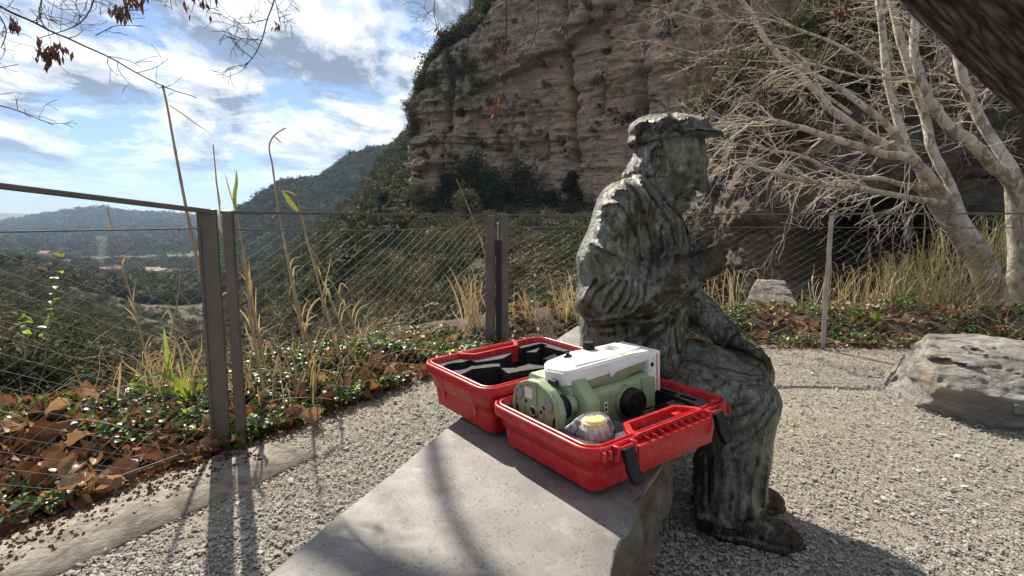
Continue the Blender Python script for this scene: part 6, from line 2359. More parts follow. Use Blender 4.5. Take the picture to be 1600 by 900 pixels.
    o = tb.build('lead', M_BLACK, t)
    bobj('plug', bm_lathe([(0.0035, 0), (0.0035, 0.014)], (0.405, -0.135, 0.112), (0.2, 1, 0), 12), M_GREYPL, t, True, 40)


accessories()

# ================================================================== NEAR TREES
def plane_bark():
    m, n, b = mat('white_plane_bark', 0.75, 0, 0.3)
    c = wpos(n)
    base = n.ramp(n.noise(c, 5, 6, 0.6), [(0.3, (0.38, 0.34, 0.265)), (0.7, (0.58, 0.54, 0.455))])
    pa = n.noise(n.mapv(c, (1, 1, 0.6)), 9, 5, 0.6, 0.6)
    col = n.mix(n.ramp(pa, [(0.51, 0.0), (0.56, 0.85)]), base, (0.19, 0.15, 0.10))
    pb = n.noise(c, 14, 4, 0.6)
    col = n.mix(n.ramp(pb, [(0.58, 0.0), (0.64, 0.6)]), col, (0.34, 0.31, 0.22))
    low = n.new('ShaderNodeSeparateXYZ', {0: c}).outputs[2]
    lowm = n.new('ShaderNodeMapRange', {'Value': low, 'From Min': 0.3, 'From Max': 2.0, 'To Min': 1.0, 'To Max': 0.0})
    scaly = n.math('MULTIPLY', lowm.outputs[0], n.ramp(n.noise(c, 6, 6, 0.65), [(0.38, 0.2), (0.58, 1.0)]))
    col = n.mix(scaly, col, n.ramp(n.noise(n.mapv(c, (22, 22, 8)), 1, 5, 0.7), [(0.3, (0.10, 0.08, 0.06)), (0.7, (0.26, 0.22, 0.17))]))
    set_in(n, b, 'Base Color', col)
    bump(n, b, n.math('ADD', n.noise(c, 30, 6, 0.7), pa), 0.5, 0.02)
    return m


M_PLANE = plane_bark()
M_TWIG = rough_mat('pale_twigs', [(0.3, (0.38, 0.32, 0.25)), (0.7, (0.62, 0.55, 0.46))], 6, 0.75)
M_TWIGRED = rough_mat('brown_twigs', [(0.3, (0.13, 0.085, 0.06)), (0.7, (0.29, 0.21, 0.16))], 6, 0.8)


def near_bark():
    m, n, b = mat('furrowed_bark', 0.92, 0, 0.25)
    c = coords(n)
    c = n.mapv(c, (1, 1, 1), (0, R(50), 0))
    cw = n.mapv(c, (30, 30, 5.0))
    v = n.new('ShaderNodeTexVoronoi', {'Vector': cw, 'Scale': 1.0, 'Randomness': 1.0}, feature='DISTANCE_TO_EDGE')
    nz = n.noise(n.mapv(c, (30, 30, 8)), 1.0, 7, 0.7, 0.8)
    h = n.math('ADD', n.math('MULTIPLY', v.outputs[0], 1.3), n.math('MULTIPLY', nz, 0.8))
    col = n.ramp(h, [(0.34, (0.022, 0.017, 0.014)), (0.60, (0.10, 0.078, 0.062)), (0.95, (0.23, 0.185, 0.15))])
    set_in(n, b, 'Base Color', col)
    bump(n, b, h, 1.0, 0.03)
    return m


M_OLDBARK = near_bark()


def limb_pts(spec):
    """[(px, py, Y, radius px)] -> world points and radii"""
    pts = np.array([P(*s[:3]) for s in spec])
    rad = np.array([s[3] / 870.0 * s[2] for s in spec])
    return pts, rad


def add_limb(nm, spec, mat_, t, o3, seg=12, n=None, seed=0, wob=0.02):
    pts, rad = limb_pts(spec)
    k = n or max(10, 6 * len(spec))
    q = resample(np.c_[pts, rad], k)
    g = np.random.default_rng(seed)
    w = fbm(np.c_[q[:, :3] * 2.2], 3, seed)
    q[:, :3] += (w[:, None] * wob) * g.normal(0, 1, 3)
    q[:, 3] *= 1 + 0.10 * fbm(q[:, :3] * 5, 2, seed + 3)
    tb = Tubes()
    tb.add(q[:, :3] - o3, np.maximum(q[:, 3], 0.002), seg)
    tb.build(nm, mat_, t)
    return q


def twigs_from(tb, q, count, g, o3, length, lean, depth=3, r=0.007, start=0.15, kids=(2, 3), wig=0.16, up=0.0, spread=0.55, droop=0.0, rmin=0.0014):
    n = len(q)
    for _ in range(count):
        k = int(g.uniform(start, 1.0) * (n - 1))
        d = np.array(lean) + g.normal(0, 0.55, 3)
        d /= np.linalg.norm(d)
        grow(tb, q[k, :3] - o3, d, length * g.uniform(0.5, 1.25), min(r, q[k, 3] * 0.7), depth, g, 4, spread, droop, kids, wig, up, None, rmin)


def white_tree():
    base = P(1562, 505, 6.6)
    t = thing('plane_tree', 'white barked bare plane tree leaning left behind the right fence panel', 'tree', tuple(base), 0, 'white barked plane trees')
    b = base
    g = np.random.default_rng(77)
    add_limb('trunk', [(1578, 545, 6.6, 23.1), (1562, 500, 6.6, 21.4), (1533, 410, 6.6, 19.7), (1500, 360, 6.6, 18.8), (1472, 320, 6.6, 17.1), (1448, 288, 6.55, 15.4)], M_PLANE, t, b, 18, 40, 1, 0.03)
    L = {}
    L[1] = add_limb('limb', [(1462, 305, 6.6, 9.86), (1436, 262, 6.6, 7.04), (1408, 222, 6.7, 5.98), (1386, 196, 6.75, 5.28), (1342, 160, 6.85, 4.93), (1316, 141, 6.95, 4.22), (1280, 121, 7.1, 3.52), (1250, 105, 7.2, 2.11), (1228, 98, 7.3, 1.13)], M_PLANE, t, b, 10, 54, 2)
    L[2] = add_limb('limb', [(1452, 292, 6.7, 6.34), (1424, 246, 6.9, 6.34), (1376, 222, 7.1, 6.34), (1304, 176, 7.4, 5.63), (1260, 124, 7.7, 4.93), (1220, 92, 7.9, 4.22), (1184, 36, 8.1, 3.87), (1156, -2, 8.3, 3.52), (1120, -60, 8.6, 2.82)], M_PLANE, t, b, 10, 54, 3)
    L[3] = add_limb('limb', [(1492, 330, 6.4, 9.15), (1440, 264, 6.2, 7.74), (1420, 248, 6.1, 7.04), (1380, 239, 5.9, 5.98), (1300, 216, 5.7, 4.93), (1240, 197, 5.5, 3.87), (1192, 186, 5.4, 2.82), (1124, 194, 5.3, 1.76), (1088, 186, 5.3, 0.845)], M_PLANE, t, b, 10, 54, 4)
    L[4] = add_limb('limb', [(1474, 318, 6.3, 6.34), (1440, 313, 6.1, 5.28), (1404, 306, 5.9, 4.58), (1340, 294, 5.7, 4.22), (1292, 286, 5.6, 3.87), (1244, 279, 5.5, 3.17), (1180, 260, 5.4, 2.11), (1116, 247, 5.3, 1.13), (1075, 232, 5.3, 0.563)], M_PLANE, t, b, 9, 54, 5)
    L[5] = add_limb('limb', [(1444, 297, 6.5, 4.93), (1380, 281, 6.5, 3.52), (1300, 268, 6.5, 3.17), (1260, 248, 6.5, 2.82), (1200, 232, 6.5, 2.11), (1140, 222, 6.5, 1.41), (1090, 208, 6.5, 0.704)], M_PLANE, t, b, 8, 44, 6)
    L[6] = add_limb('limb', [(1434, 262, 6.7, 6.34), (1414, 222, 6.9, 6.34), (1400, 176, 7.0, 5.98), (1385, 114, 7.1, 5.63), (1380, 60, 7.2, 5.28), (1373, -4, 7.3, 4.93), (1366, -70, 7.4, 4.22)], M_PLANE, t, b, 10, 44, 7)
    L[7] = add_limb('limb', [(1504, 342, 6.7, 7.74), (1480, 280, 6.9, 7.04), (1460, 240, 7.0, 7.04), (1441, 168, 7.2, 6.69), (1420, 104, 7.3, 6.34), (1404, 48, 7.4, 5.63), (1391, -4, 7.5, 4.93), (1378, -70, 7.6, 4.22)], M_PLANE, t, b, 10, 48, 8)
    L[8] = add_limb('limb', [(1330, 178, 7.0, 2.46), (1290, 150, 7.2, 2.25), (1244, 82, 7.4, 1.97), (1180, 70, 7.6, 1.55), (1100, 84, 7.7, 0.986), (1030, 70, 7.8, 0.493)], M_PLANE, t, b, 7, 40, 9)
    L[9] = add_limb('limb', [(1378, 112, 7.1, 2.82), (1320, 76, 7.2, 2.46), (1262, 52, 7.2, 2.11), (1196, 30, 7.3, 1.41), (1120, 34, 7.4, 0.845), (1050, 18, 7.5, 0.493)], M_PLANE, t, b, 7, 40, 10)
    L[10] = add_limb('limb', [(1440, 120, 7.2, 2.46), (1380, 122, 7.0, 2.25), (1330, 116, 6.8, 1.83), (1270, 100, 6.7, 1.41), (1190, 96, 6.6, 0.845), (1110, 90, 6.6, 0.422)], M_PLANE, t, b, 7, 40, 11)
    tw = Tubes()
    for k, c in ((1, 8), (2, 12), (3, 12), (4, 11), (5, 9), (6, 7), (7, 6), (8, 8), (9, 8), (10, 7)):
        twigs_from(tw, L[k], c, g, b, 0.62, (-1.0, -0.05, 0.12), 3, 0.0085, 0.2, (2, 3), 0.15, 0.0, 0.5, 0.01, 0.0019)
    for k, c in ((3, 8), (4, 12), (5, 8)):        # hanging sprays over the dark hollow
        twigs_from(tw, L[k], c, g, b, 0.55, (-0.45, -0.1, -0.75), 2, 0.006, 0.1, (2, 3), 0.14, 0.0, 0.45, 0.05)
    o = tw.build('twig', M_TWIG, t)
    o['kind'] = 'stuff'
    tw = Tubes()
    for k, c in ((2, 5), (8, 9), (9, 9), (10, 8), (3, 4), (5, 4)):
        twigs_from(tw, L[k], c, g, b, 0.5, (-0.9, 0.0, 0.25), 3, 0.005, 0.55, (2, 4), 0.17, 0.0, 0.6, 0.0, 0.0012)
    o = tw.build('fine_twig', M_TWIGRED, t)
    o['kind'] = 'stuff'

    base = P(1592, 505, 7.1)
    t = thing('plane_tree', 'second white barked plane tree forking at the right edge of the picture', 'tree', tuple(base), 0, 'white barked plane trees')
    b = base
    add_limb('trunk', [(1592, 545, 7.1, 22.2), (1594, 470, 7.1, 19.7), (1598, 380, 7.1, 18.8), (1594, 320, 7.1, 18.8), (1588, 290, 7.1, 15.4)], M_PLANE, t, b, 18, 34, 12, 0.02)
    A = add_limb('limb', [(1592, 305, 7.1, 14.5), (1566, 270, 7.05, 9.86), (1524, 232, 7.0, 9.15), (1468, 180, 7.0, 7.74), (1442, 136, 7.05, 7.04), (1432, 100, 7.1, 6.69), (1431, 34, 7.2, 5.63), (1428, -30, 7.3, 4.93)], M_PLANE, t, b, 12, 48, 13)
    B = add_limb('limb', [(1594, 300, 7.1, 10.6), (1578, 258, 7.2, 8.45), (1560, 232, 7.3, 8.1), (1524, 172, 7.5, 7.74), (1501, 106, 7.6, 7.04), (1494, 70, 7.7, 6.34), (1492, 0, 7.8, 5.63)], M_PLANE, t, b, 12, 44, 14)
    C = add_limb('limb', [(1512, 150, 7.5, 2.82), (1485, 120, 7.3, 2.11), (1462, 98, 7.2, 1.41), (1468, 72, 7.1, 0.845)], M_TWIGRED, t, b, 7, 24, 15)
    tw = Tubes()
    twigs_from(tw, A, 26, g, b, 0.6, (-0.7, 0, 0.5), 3, 0.007, 0.3)
    twigs_from(tw, B, 18, g, b, 0.6, (-0.4, 0, 0.7), 3, 0.007, 0.3)
    twigs_from(tw, C, 8, g, b, 0.3, (-0.6, 0, 0.5), 2, 0.004, 0.3)
    o = tw.build('twig', M_TWIG, t)
    o['kind'] = 'stuff'


white_tree()


M_DEADRED = leafy('dead_red_leaf', [(0.1, (0.085, 0.034, 0.024)), (0.9, (0.17, 0.075, 0.052))], 0.7, 0.08, 0.2, (1.3, 1.0, 0.8))


def seed_cluster(tb_v, c, n, g, size, spread):
    """hanging dry leaflets / keys round a point"""
    for _ in range(n):
        p = np.array(c) + g.normal(0, 1, 3) * np.array([spread, spread, spread * 0.7])
        d = np.array([g.normal(0, 0.35), g.normal(0, 0.35), -1.0])
        d /= np.linalg.norm(d)
        s = np.cross(d, g.normal(0, 1, 3))
        s /= np.linalg.norm(s)
        L, w = size * g.uniform(0.7, 1.3), size * 0.17
        nrm = np.cross(d, s)
        tb_v.append([p, p + d * L * 0.45 + s * w + nrm * w * 0.3, p + d * L, p + d * L * 0.45 - s * w + nrm * w * 0.3])


def old_tree():
    base = np.array([3.95, 1.75, 0.0])
    t = thing('old_tree', 'dark furrowed leaning trunk with bare overhanging twigs at the top of the picture', 'tree', tuple(base))
    b = base
    g = np.random.default_rng(15)
    pts = np.array([(4.05, 1.7, -0.3, 0.36), (3.9, 1.75, 0.05, 0.35), (3.42, 1.88, 0.70, 0.32), (2.87, 2.0, 1.18, 0.31), (2.32, 2.12, 1.58, 0.305), (1.82, 2.15, 1.99, 0.30), (1.33, 2.2, 2.47, 0.28), (0.9, 2.4, 3.1, 0.23), (0.5, 2.9, 3.9, 0.2), (0.2, 3.5, 4.9, 0.16)])
    q = resample(pts, 90)
    # a thick tube with furrows cut into it
    seg = 96
    tq = np.gradient(q[:, :3], axis=0)
    tq /= np.linalg.norm(tq, axis=1)[:, None]
    q2 = resample(pts, 420)
    tq = np.gradient(q2[:, :3], axis=0)
    tq /= np.linalg.norm(tq, axis=1)[:, None]
    s = np.cross(tq, np.array([0, 1.0, 0]))
    s /= np.linalg.norm(s, axis=1)[:, None]
    bb = np.cross(tq, s)
    a = np.arange(seg) * 2 * math.pi / seg
    dist = np.r_[0, np.cumsum(np.linalg.norm(np.diff(q2[:, :3], axis=0), axis=1))]
    S, A = np.meshgrid(dist, a, indexing='ij')
    cyl = np.stack([np.cos(A) * 4.2, np.sin(A) * 4.2, S * 4.6], -1)
    cyl += 0.35 * np.stack([perlin(cyl * 0.9, 3), perlin(cyl * 0.9, 4), perlin(cyl * 0.9, 5)], -1)
    d1, d2, _ = cells(cyl * np.array([1.25, 1.25, 0.55]), 9)
    rr = q2[:, 3][:, None] * (1 + 0.05 * fbm(cyl * 0.22, 3, 4)) + 0.020 * np.clip((d2 - d1) / 0.35, 0, 1) - 0.010 + 0.006 * fbm(cyl * 2, 3, 8)
    ring = q2[:, None, :3] + rr[..., None] * (np.cos(A)[..., None] * s[:, None] + np.sin(A)[..., None] * bb[:, None]) - b
    o = obj('trunk', ring.reshape(-1, 3), grid_faces(420, seg, True), M_OLDBARK, t)
    # limbs above the picture: some carry overhanging twigs, two set to shadow the bench
    for k, lp in enumerate(([(0.9, 2.4, 3.1, 0.14), (0.2, 2.5, 3.0, 0.10), (-0.6, 2.6, 2.75, 0.07), (-1.4, 2.6, 2.55, 0.045), (-2.2, 2.5, 2.40, 0.025)],
                            [(0.5, 2.9, 3.9, 0.13), (-0.3, 3.6, 4.6, 0.10), (-1.2, 4.6, 5.0, 0.08), (-2.4, 5.6, 5.4, 0.06), (-3.6, 6.6, 5.8, 0.04)],
                            [(1.4, 2.2, 2.5, 0.10), (1.2, 2.7, 2.75, 0.06), (0.6, 3.2, 2.75, 0.04), (-0.1, 3.4, 2.65, 0.02)],
                            [(-1.2, 4.6, 5.0, 0.07), (-2.0, 4.4, 4.9, 0.05), (-3.0, 4.5, 5.1, 0.03)],
                            [(-1.2, 4.6, 5.0, 0.06), (-2.0, 5.0, 5.0, 0.05), (-2.2, 5.13, 4.77, 0.026), (-2.15, 5.3, 4.23, 0.022), (-1.9, 5.0, 3.6, 0.012)],
                            [(-1.6, 4.9, 5.1, 0.05), (-2.7, 4.9, 4.6, 0.03), (-2.75, 4.95, 4.1, 0.022), (-2.5, 4.9, 3.6, 0.01)])):
        qq = resample(np.array(lp), 30)
        tb = Tubes()
        tb.add(qq[:, :3] - b, qq[:, 3], 9)
        tb.build('limb', M_OLDBARK, t)
    tw, lf = Tubes(), []

    def branch(spec, r0, r1, side=10, L=0.22, lean=(0, 0, -0.4), depth=2):
        p = np.array([P(*s) for s in spec])
        q = resample(p, max(14, 4 * len(p)))
        q = q + 0.006 * np.stack([fbm(q * 9, 2, 1), fbm(q * 9, 2, 2), fbm(q * 9, 2, 3)], -1)
        r = np.linspace(r0, r1, len(q))
        tw.add(q - b, r, 5, cap=False)
        for _ in range(side):
            k = int(g.uniform(0.1, 1) * (len(q) - 1))
            d = np.array(lean) + g.normal(0, 0.6, 3)
            d /= np.linalg.norm(d)
            grow(tw, q[k] - b, d, L * g.uniform(0.4, 1.2), r[k] * 0.6, depth, g, 4, 0.6, 0.0, (1, 3), 0.2, 0.0, None, 0.0009)
        return q
    Y = 2.3
    branch([(-160, -120, Y), (-40, -20, Y), (0, 9, Y), (58, 38, Y), (111, 62, Y), (178, 93, Y), (240, 129, Y), (307, 153, Y)], 0.0060, 0.0016, 10, 0.16, (0.2, 0, -0.2), 1)
    branch([(40, -140, 2.5), (70, -40, 2.5), (62, 20, 2.45), (70, 45, 2.4)], 0.004, 0.0016, 12, 0.17, (0.3, 0, -0.4))
    branch([(120, -120, 2.5), (150, -20, 2.5), (120, 40, 2.4), (60, 60, 2.35)], 0.0045, 0.0016, 14, 0.17, (0.2, 0, -0.3))
    branch([(-90, 120, 2.2), (-10, 108, 2.2), (30, 100, 2.2)], 0.003, 0.0012, 3, 0.08, (0.4, 0, 0.2), 1)
    branch([(-90, 150, 2.2), (0, 165, 2.2), (35, 175, 2.2), (83, 195, 2.2)], 0.003, 0.0014, 5, 0.07, (0.5, 0, 0.2), 1)
    branch([(-90, 140, 2.2), (0, 148, 2.2), (20, 144, 2.2)], 0.002, 0.0012, 2, 0.06, (0.5, 0, 0.2), 1)
    branch([(-60, -60, 2.2), (-10, 10, 2.2), (10, 50, 2.2), (0, 76, 2.2)], 0.004, 0.0016, 8, 0.13, (0.3, 0, -0.2))
    branch([(150, 55, 2.3), (180, 42, 2.3), (222, 40, 2.3)], 0.0018, 0.001, 4, 0.06, (0.5, 0, 0), 1)
    branch([(250, -130, 2.6), (262, -30, 2.6), (268, 15, 2.6)], 0.004, 0.0014, 10, 0.16, (0.1, 0, -0.1))
    branch([(300, -120, 2.6), (310, -20, 2.6), (300, 20, 2.6)], 0.003, 0.0012, 8, 0.14, (0.3, 0, -0.1))
    branch([(445, -140, 2.4), (436, -30, 2.4), (420, 25, 2.4), (408, 62, 2.4), (394, 92, 2.4), (381, 105, 2.4)], 0.0045, 0.0018, 9, 0.12, (-0.2, 0, -0.1))
    branch([(420, 30, 2.4), (370, 35, 2.4), (340, 22, 2.4)], 0.002, 0.001, 8, 0.10, (-0.4, 0, 0.4))
    branch([(408, 62, 2.4), (372, 58, 2.4), (352, 50, 2.4), (330, 49, 2.4)], 0.002, 0.001, 5, 0.08, (-0.4, 0, 0.2), 1)
    branch([(394, 92, 2.4), (370, 70, 2.4), (352, 40, 2.4)], 0.002, 0.001, 4, 0.08, (-0.4, 0, 0.4), 1)
    branch([(420, -60, 2.4), (432, 10, 2.4), (440, 42, 2.4)], 0.003, 0.0012, 6, 0.10, (0.4, 0, 0.2), 1)
    branch([(684, -130, 2.7), (682, -20, 2.7), (678, 25, 2.7), (690, 62, 2.7)], 0.0034, 0.0014, 7, 0.13, (0, 0, -0.5))
    branch([(740, -130, 2.6), (736, -20, 2.6), (732, 50, 2.6), (722, 120, 2.6), (696, 160, 2.6), (664, 182, 2.6)], 0.0030, 0.0013, 5, 0.08, (-0.2, 0, 0.2), 1)
    branch([(792, -130, 2.5), (792, -20, 2.5), (790, 60, 2.5), (788, 110, 2.5), (786, 158, 2.5)], 0.0034, 0.0013, 8, 0.11, (0.1, 0, -0.5), 1)
    branch([(832, -130, 2.7), (836, -20, 2.7), (842, 25, 2.7), (830, 70, 2.7), (812, 104, 2.7)], 0.0030, 0.0012, 6, 0.12, (0.1, 0, -0.4), 1)
    branch([(892, -130, 2.9), (898, -20, 2.9), (884, 40, 2.9)], 0.003, 0.0012, 6, 0.13, (0, 0, -0.5), 1)
    branch([(960, -130, 3.0), (965, -20, 3.0), (980, 20, 3.0), (1010, 34, 3.0)], 0.003, 0.0012, 8, 0.15, (0, 0, -0.3))
    branch([(1322, -130, 2.6), (1330, -10, 2.6), (1305, 14, 2.6)], 0.003, 0.0014, 4, 0.12, (0, 0, -0.4), 1)
    o = tw.build('twig', M_BARK_DARK, t)
    o['kind'] = 'stuff'
    for (x, y, Yq, n, sz, sp) in ((80, 72, 2.35, 42, 0.045, 0.024), (70, 84, 2.35, 26, 0.04, 0.02), (192, 14, 2.5, 30, 0.05, 0.02), (20, 32, 2.2, 16, 0.04, 0.012), (210, -4, 2.5, 24, 0.05, 0.02),
                                   (436, 35, 2.4, 10, 0.03, 0.012), (300, -5, 2.6, 26, 0.04, 0.04)):
        seed_cluster(lf, P(x, y, Yq) - b, n, g, sz, sp)
    k = len(lf)
    o = obj('seed_key', np.array(lf).reshape(-1, 3), np.arange(4 * k).reshape(k, 4), M_LEAF[2], t, False)
    o['kind'] = 'stuff'
    lf = []
    for (x, y, Yq, n, sz, sp) in ((786, 92, 2.5, 24, 0.024, 0.020), (781, 150, 2.5, 26, 0.028, 0.018), (776, 168, 2.5, 14, 0.035, 0.016), (684, 44, 2.7, 12, 0.03, 0.012), (880, 44, 2.9, 10, 0.03, 0.014),
                                   (1312, 10, 2.6, 16, 0.045, 0.018), (790, 70, 2.5, 12, 0.03, 0.02)):
        seed_cluster(lf, P(x, y, Yq) - b, n, g, sz, sp)
    k = len(lf)
    o = obj('dead_leaf', np.array(lf).reshape(-1, 3), np.arange(4 * k).reshape(k, 4), M_DEADRED, t, False)
    o['kind'] = 'stuff'


old_tree()

# ================================================================== CANES, GRASSES, WEEDS
M_CANE = rough_mat('dry_cane', [(0.3, (0.27, 0.19, 0.095)), (0.7, (0.46, 0.36, 0.21))], 5, 0.5, spec=0.5)
M_CANEGREEN = leafy('cane_leaf_green', [(0.1, (0.12, 0.16, 0.045)), (0.9, (0.25, 0.28, 0.09))], 0.5, 0.35, 0.4, (1.4, 1.4, 0.7))


def blade_mesh(pts, w, up=(0, 0, 1), fold=0.25):
    """a strap leaf along a curve: folded along its midrib, tapering to the tip"""
    p = resample(np.array(pts, float), 11)
    t = np.gradient(p, axis=0)
    t /= np.linalg.norm(t, axis=1)[:, None]
    u = np.array(up, float)
    s = np.cross(t, u)
    s /= np.linalg.norm(s, axis=1)[:, None] + 1e-9
    nn = np.cross(s, t)
    x = np.linspace(0, 1, len(p))
    ww = w * np.clip(np.sin(np.clip(x * 0.86 + 0.14, 0, 1) * math.pi), 0.02, 1) ** 0.7
    L = p + s * ww[:, None] + nn * ww[:, None] * fold
    Rr = p - s * ww[:, None] + nn * ww[:, None] * fold
    g = np.stack([L, p, Rr], 1)
    return g.reshape(-1, 3), grid_faces(len(p), 3)


def cane(label, spec, r, leaves=(), g=None):
    """one tall reed: jointed stem with leaf blades; spec in photograph bearings at a distance"""
    p = np.array([P(*s) for s in spec])
    d0 = float(fence_dist(np.array([p[0][0]]), np.array([p[0][1]]))[0])
    root = p[0]
    t = thing('dry_cane', label, 'reed', tuple(root), 0, 'tall dry canes behind the fence')
    q = resample(p, 60)
    x = np.linspace(0, 1, 60)
    rr = r * (1 - 0.62 * x) * (1 + 0.16 * (np.abs((x * 11) % 1 - 0.5) > 0.44))
    tb = Tubes()
    tb.add(q - root, rr, 7)
    tb.build('stem', M_CANE, t)
    for (pts, w, m) in leaves:
        w3 = np.array([P(*s) for s in pts]) - root
        v, f = blade_mesh(w3, w, (0, -1, 0.3), 0.3)
        obj('leaf', v, f, m, t)
    # broken sheaths and small leaf stubs at the joints
    g = np.random.default_rng(int(abs(spec[0][0])) + 5)
    vs, fs, nv = [], [], 0
    for k in range(7):
        i = int(g.uniform(0.05, 0.7) * 59)
        a = q[i] - root
        d = np.array([g.normal(0, 1), g.normal(0, 0.6), 0])
        d /= np.linalg.norm(d)
        L = g.uniform(0.05, 0.16)
        v, f = blade_mesh([a, a + d * L * 0.22 + np.array([0, 0, L * 0.7]), a + d * L * g.uniform(0.3, 0.9) + np.array([0, 0, L * g.choice([0.25, 0.95, 1.2, 1.3]) * g.uniform(0.85, 1.1)])], g.uniform(0.0025, 0.005), (0.2, -1, 0.2))
        vs.append(v)
        fs.append(f + nv)
        nv += len(v)
    o = obj('sheath', np.concatenate(vs), np.concatenate(fs), M_STRAW, t)
    o['kind'] = 'stuff'


def canes():
    Yc = 3.15
    cane('tallest dry cane, left of the wide fence post with a bent leaf near its tip', [(352, 660, 2.95), (322, 470, 3.0), (300, 370, 3.0), (285, 295, 3.0), (270, 215, 3.0), (258, 150, 3.0), (254, 133, 3.0)], 0.0135,
         [([(264, 164, 3.0), (285, 178, 3.0), (310, 196, 3.0), (330, 209, 3.0)], 0.004, M_STRAW), ([(262, 150, 3.0), (268, 146, 3.0), (273, 144, 3.0)], 0.003, M_STRAW)])
    cane('thin dry cane just above the top of the wide fence post', [(392, 640, 3.2), (362, 470, 3.2), (345, 340, 3.2), (337, 270, 3.2), (333, 226, 3.2)], 0.008,
         [([(345, 320, 3.2), (340, 296, 3.2), (336, 276, 3.2)], 0.005, M_STRAW)])
    cane('dry cane with a green upright leaf right of the wide fence post', [(424, 622, 3.3), (400, 500, 3.3), (382, 400, 3.3), (371, 340, 3.3), (366, 310, 3.3)], 0.010,
         [([(368, 330, 3.3), (367, 305, 3.3), (370, 285, 3.3), (369, 265, 3.3)], 0.012, M_CANEGREEN), ([(366, 322, 3.3), (358, 296, 3.3), (351, 268, 3.3)], 0.005, M_STRAW)])
    cane('tall dry cane with a hooked tip right of the wide post', [(490, 600, 3.4), (468, 500, 3.4), (448, 400, 3.4), (434, 320, 3.4), (426, 260, 3.4), (422, 222, 3.4), (428, 212, 3.4), (446, 200, 3.4)], 0.0105,
         [([(428, 213, 3.4), (434, 218, 3.4), (441, 224, 3.4)], 0.005, M_STRAW)])
    cane('dry cane carrying a yellow green leaf above the rail', [(540, 590, 3.6), (514, 500, 3.6), (492, 420, 3.6), (474, 350, 3.6), (466, 312, 3.6)], 0.011,
         [([(466, 330, 3.6), (455, 318, 3.6), (446, 305, 3.6), (439, 298, 3.6)], 0.016, M_CANEGREEN), ([(441, 298, 3.6), (452, 300, 3.6), (464, 306, 3.6)], 0.006, M_STRAW)])
    cane('slender dry cane leaning beside the one with the yellow green leaf', [(560, 585, 3.7), (530, 500, 3.7), (500, 430, 3.7), (480, 380, 3.7), (472, 330, 3.7)], 0.009)
    cane('short stout dry cane close to the right side of the wide post', [(418, 630, 3.0), (402, 560, 3.0), (392, 490, 3.0), (384, 430, 3.0), (378, 395, 3.0)], 0.012,
         [([(388, 470, 3.0), (392, 445, 3.0), (388, 425, 3.0)], 0.010, M_STRAW)])
    cane('thin leaning dry cane crossing the middle fence panel', [(575, 545, 3.7), (545, 490, 3.7), (515, 435, 3.7), (490, 395, 3.7), (476, 372, 3.7)], 0.006)
    cane('dry cane standing in the middle of the middle fence panel', [(496, 580, 3.5), (478, 520, 3.5), (462, 460, 3.5), (450, 400, 3.5), (442, 372, 3.5)], 0.010,
         [([(478, 520, 3.5), (486, 480, 3.5), (500, 466, 3.5), (506, 490, 3.5)], 0.007, M_STRAW)])
    cane('thin dry cane seen through the left fence panel', [(236, 600, 3.3), (215, 500, 3.3), (192, 420, 3.3), (176, 360, 3.3), (168, 326, 3.3)], 0.0075,
         [([(176, 358, 3.3), (168, 352, 3.3), (161, 352, 3.3)], 0.006, M_STRAW)])
    cane('dry cane leaning past the double post by the red case', [(782, 470, 5.0), (765, 420, 5.0), (740, 345, 5.0), (722, 300, 5.0), (713, 280, 5.0)], 0.009)
    cane('broken grey stem near the left edge behind the fence', [(250, 640, 3.0), (262, 560, 3.0), (272, 500, 3.0), (281, 440, 3.0), (284, 400, 3.0)], 0.005)


canes()


def clump(name, label, cat, px, py, Y, n, hmin, hmax, w, lean, m, seed, group=None, spread=0.08, droop=0.35):
    base = P(px, py, Y)
    t = thing(name, label, cat, tuple(base), 0, group)
    g = np.random.default_rng(seed)
    vs, fs, nv = [], [], 0
    st = Tubes()
    for k in range(n):
        h = g.uniform(hmin, hmax)
        a = np.array([g.normal(0, spread), g.normal(0, spread), -0.03])
        d = np.array([lean[0] + g.normal(0, 0.25), g.normal(0, 0.25), 1.0])
        d /= np.linalg.norm(d)
        side = np.array([g.normal(0, 1), g.normal(0, 1), 0])
        side /= np.linalg.norm(side)
        pts = [a, a + d * h * 0.5, a + d * h * 0.85 + side * h * 0.12, a + d * h * (1 - 0.2 * droop) + side * h * (0.35 * droop * g.uniform(0, 1.6) + 0.05) - np.array([0, 0, h * droop * g.uniform(-0.3, 0.45)])]
        v, f = blade_mesh(pts, w * g.uniform(0.35, 1.1), (side[0], side[1], 0.3))
        vs.append(v)
        fs.append(f + nv)
        nv += len(v)
        if k % 3 == 0:
            st.add(resample(np.array(pts), 7), np.linspace(0.0022, 0.001, 7), 4, cap=False)
    o = obj('blade', np.concatenate(vs), np.concatenate(fs), m, t)
    o['kind'] = 'stuff'
    o = st.build('stalk', M_STRAW, t)
    o['kind'] = 'stuff'
    return t


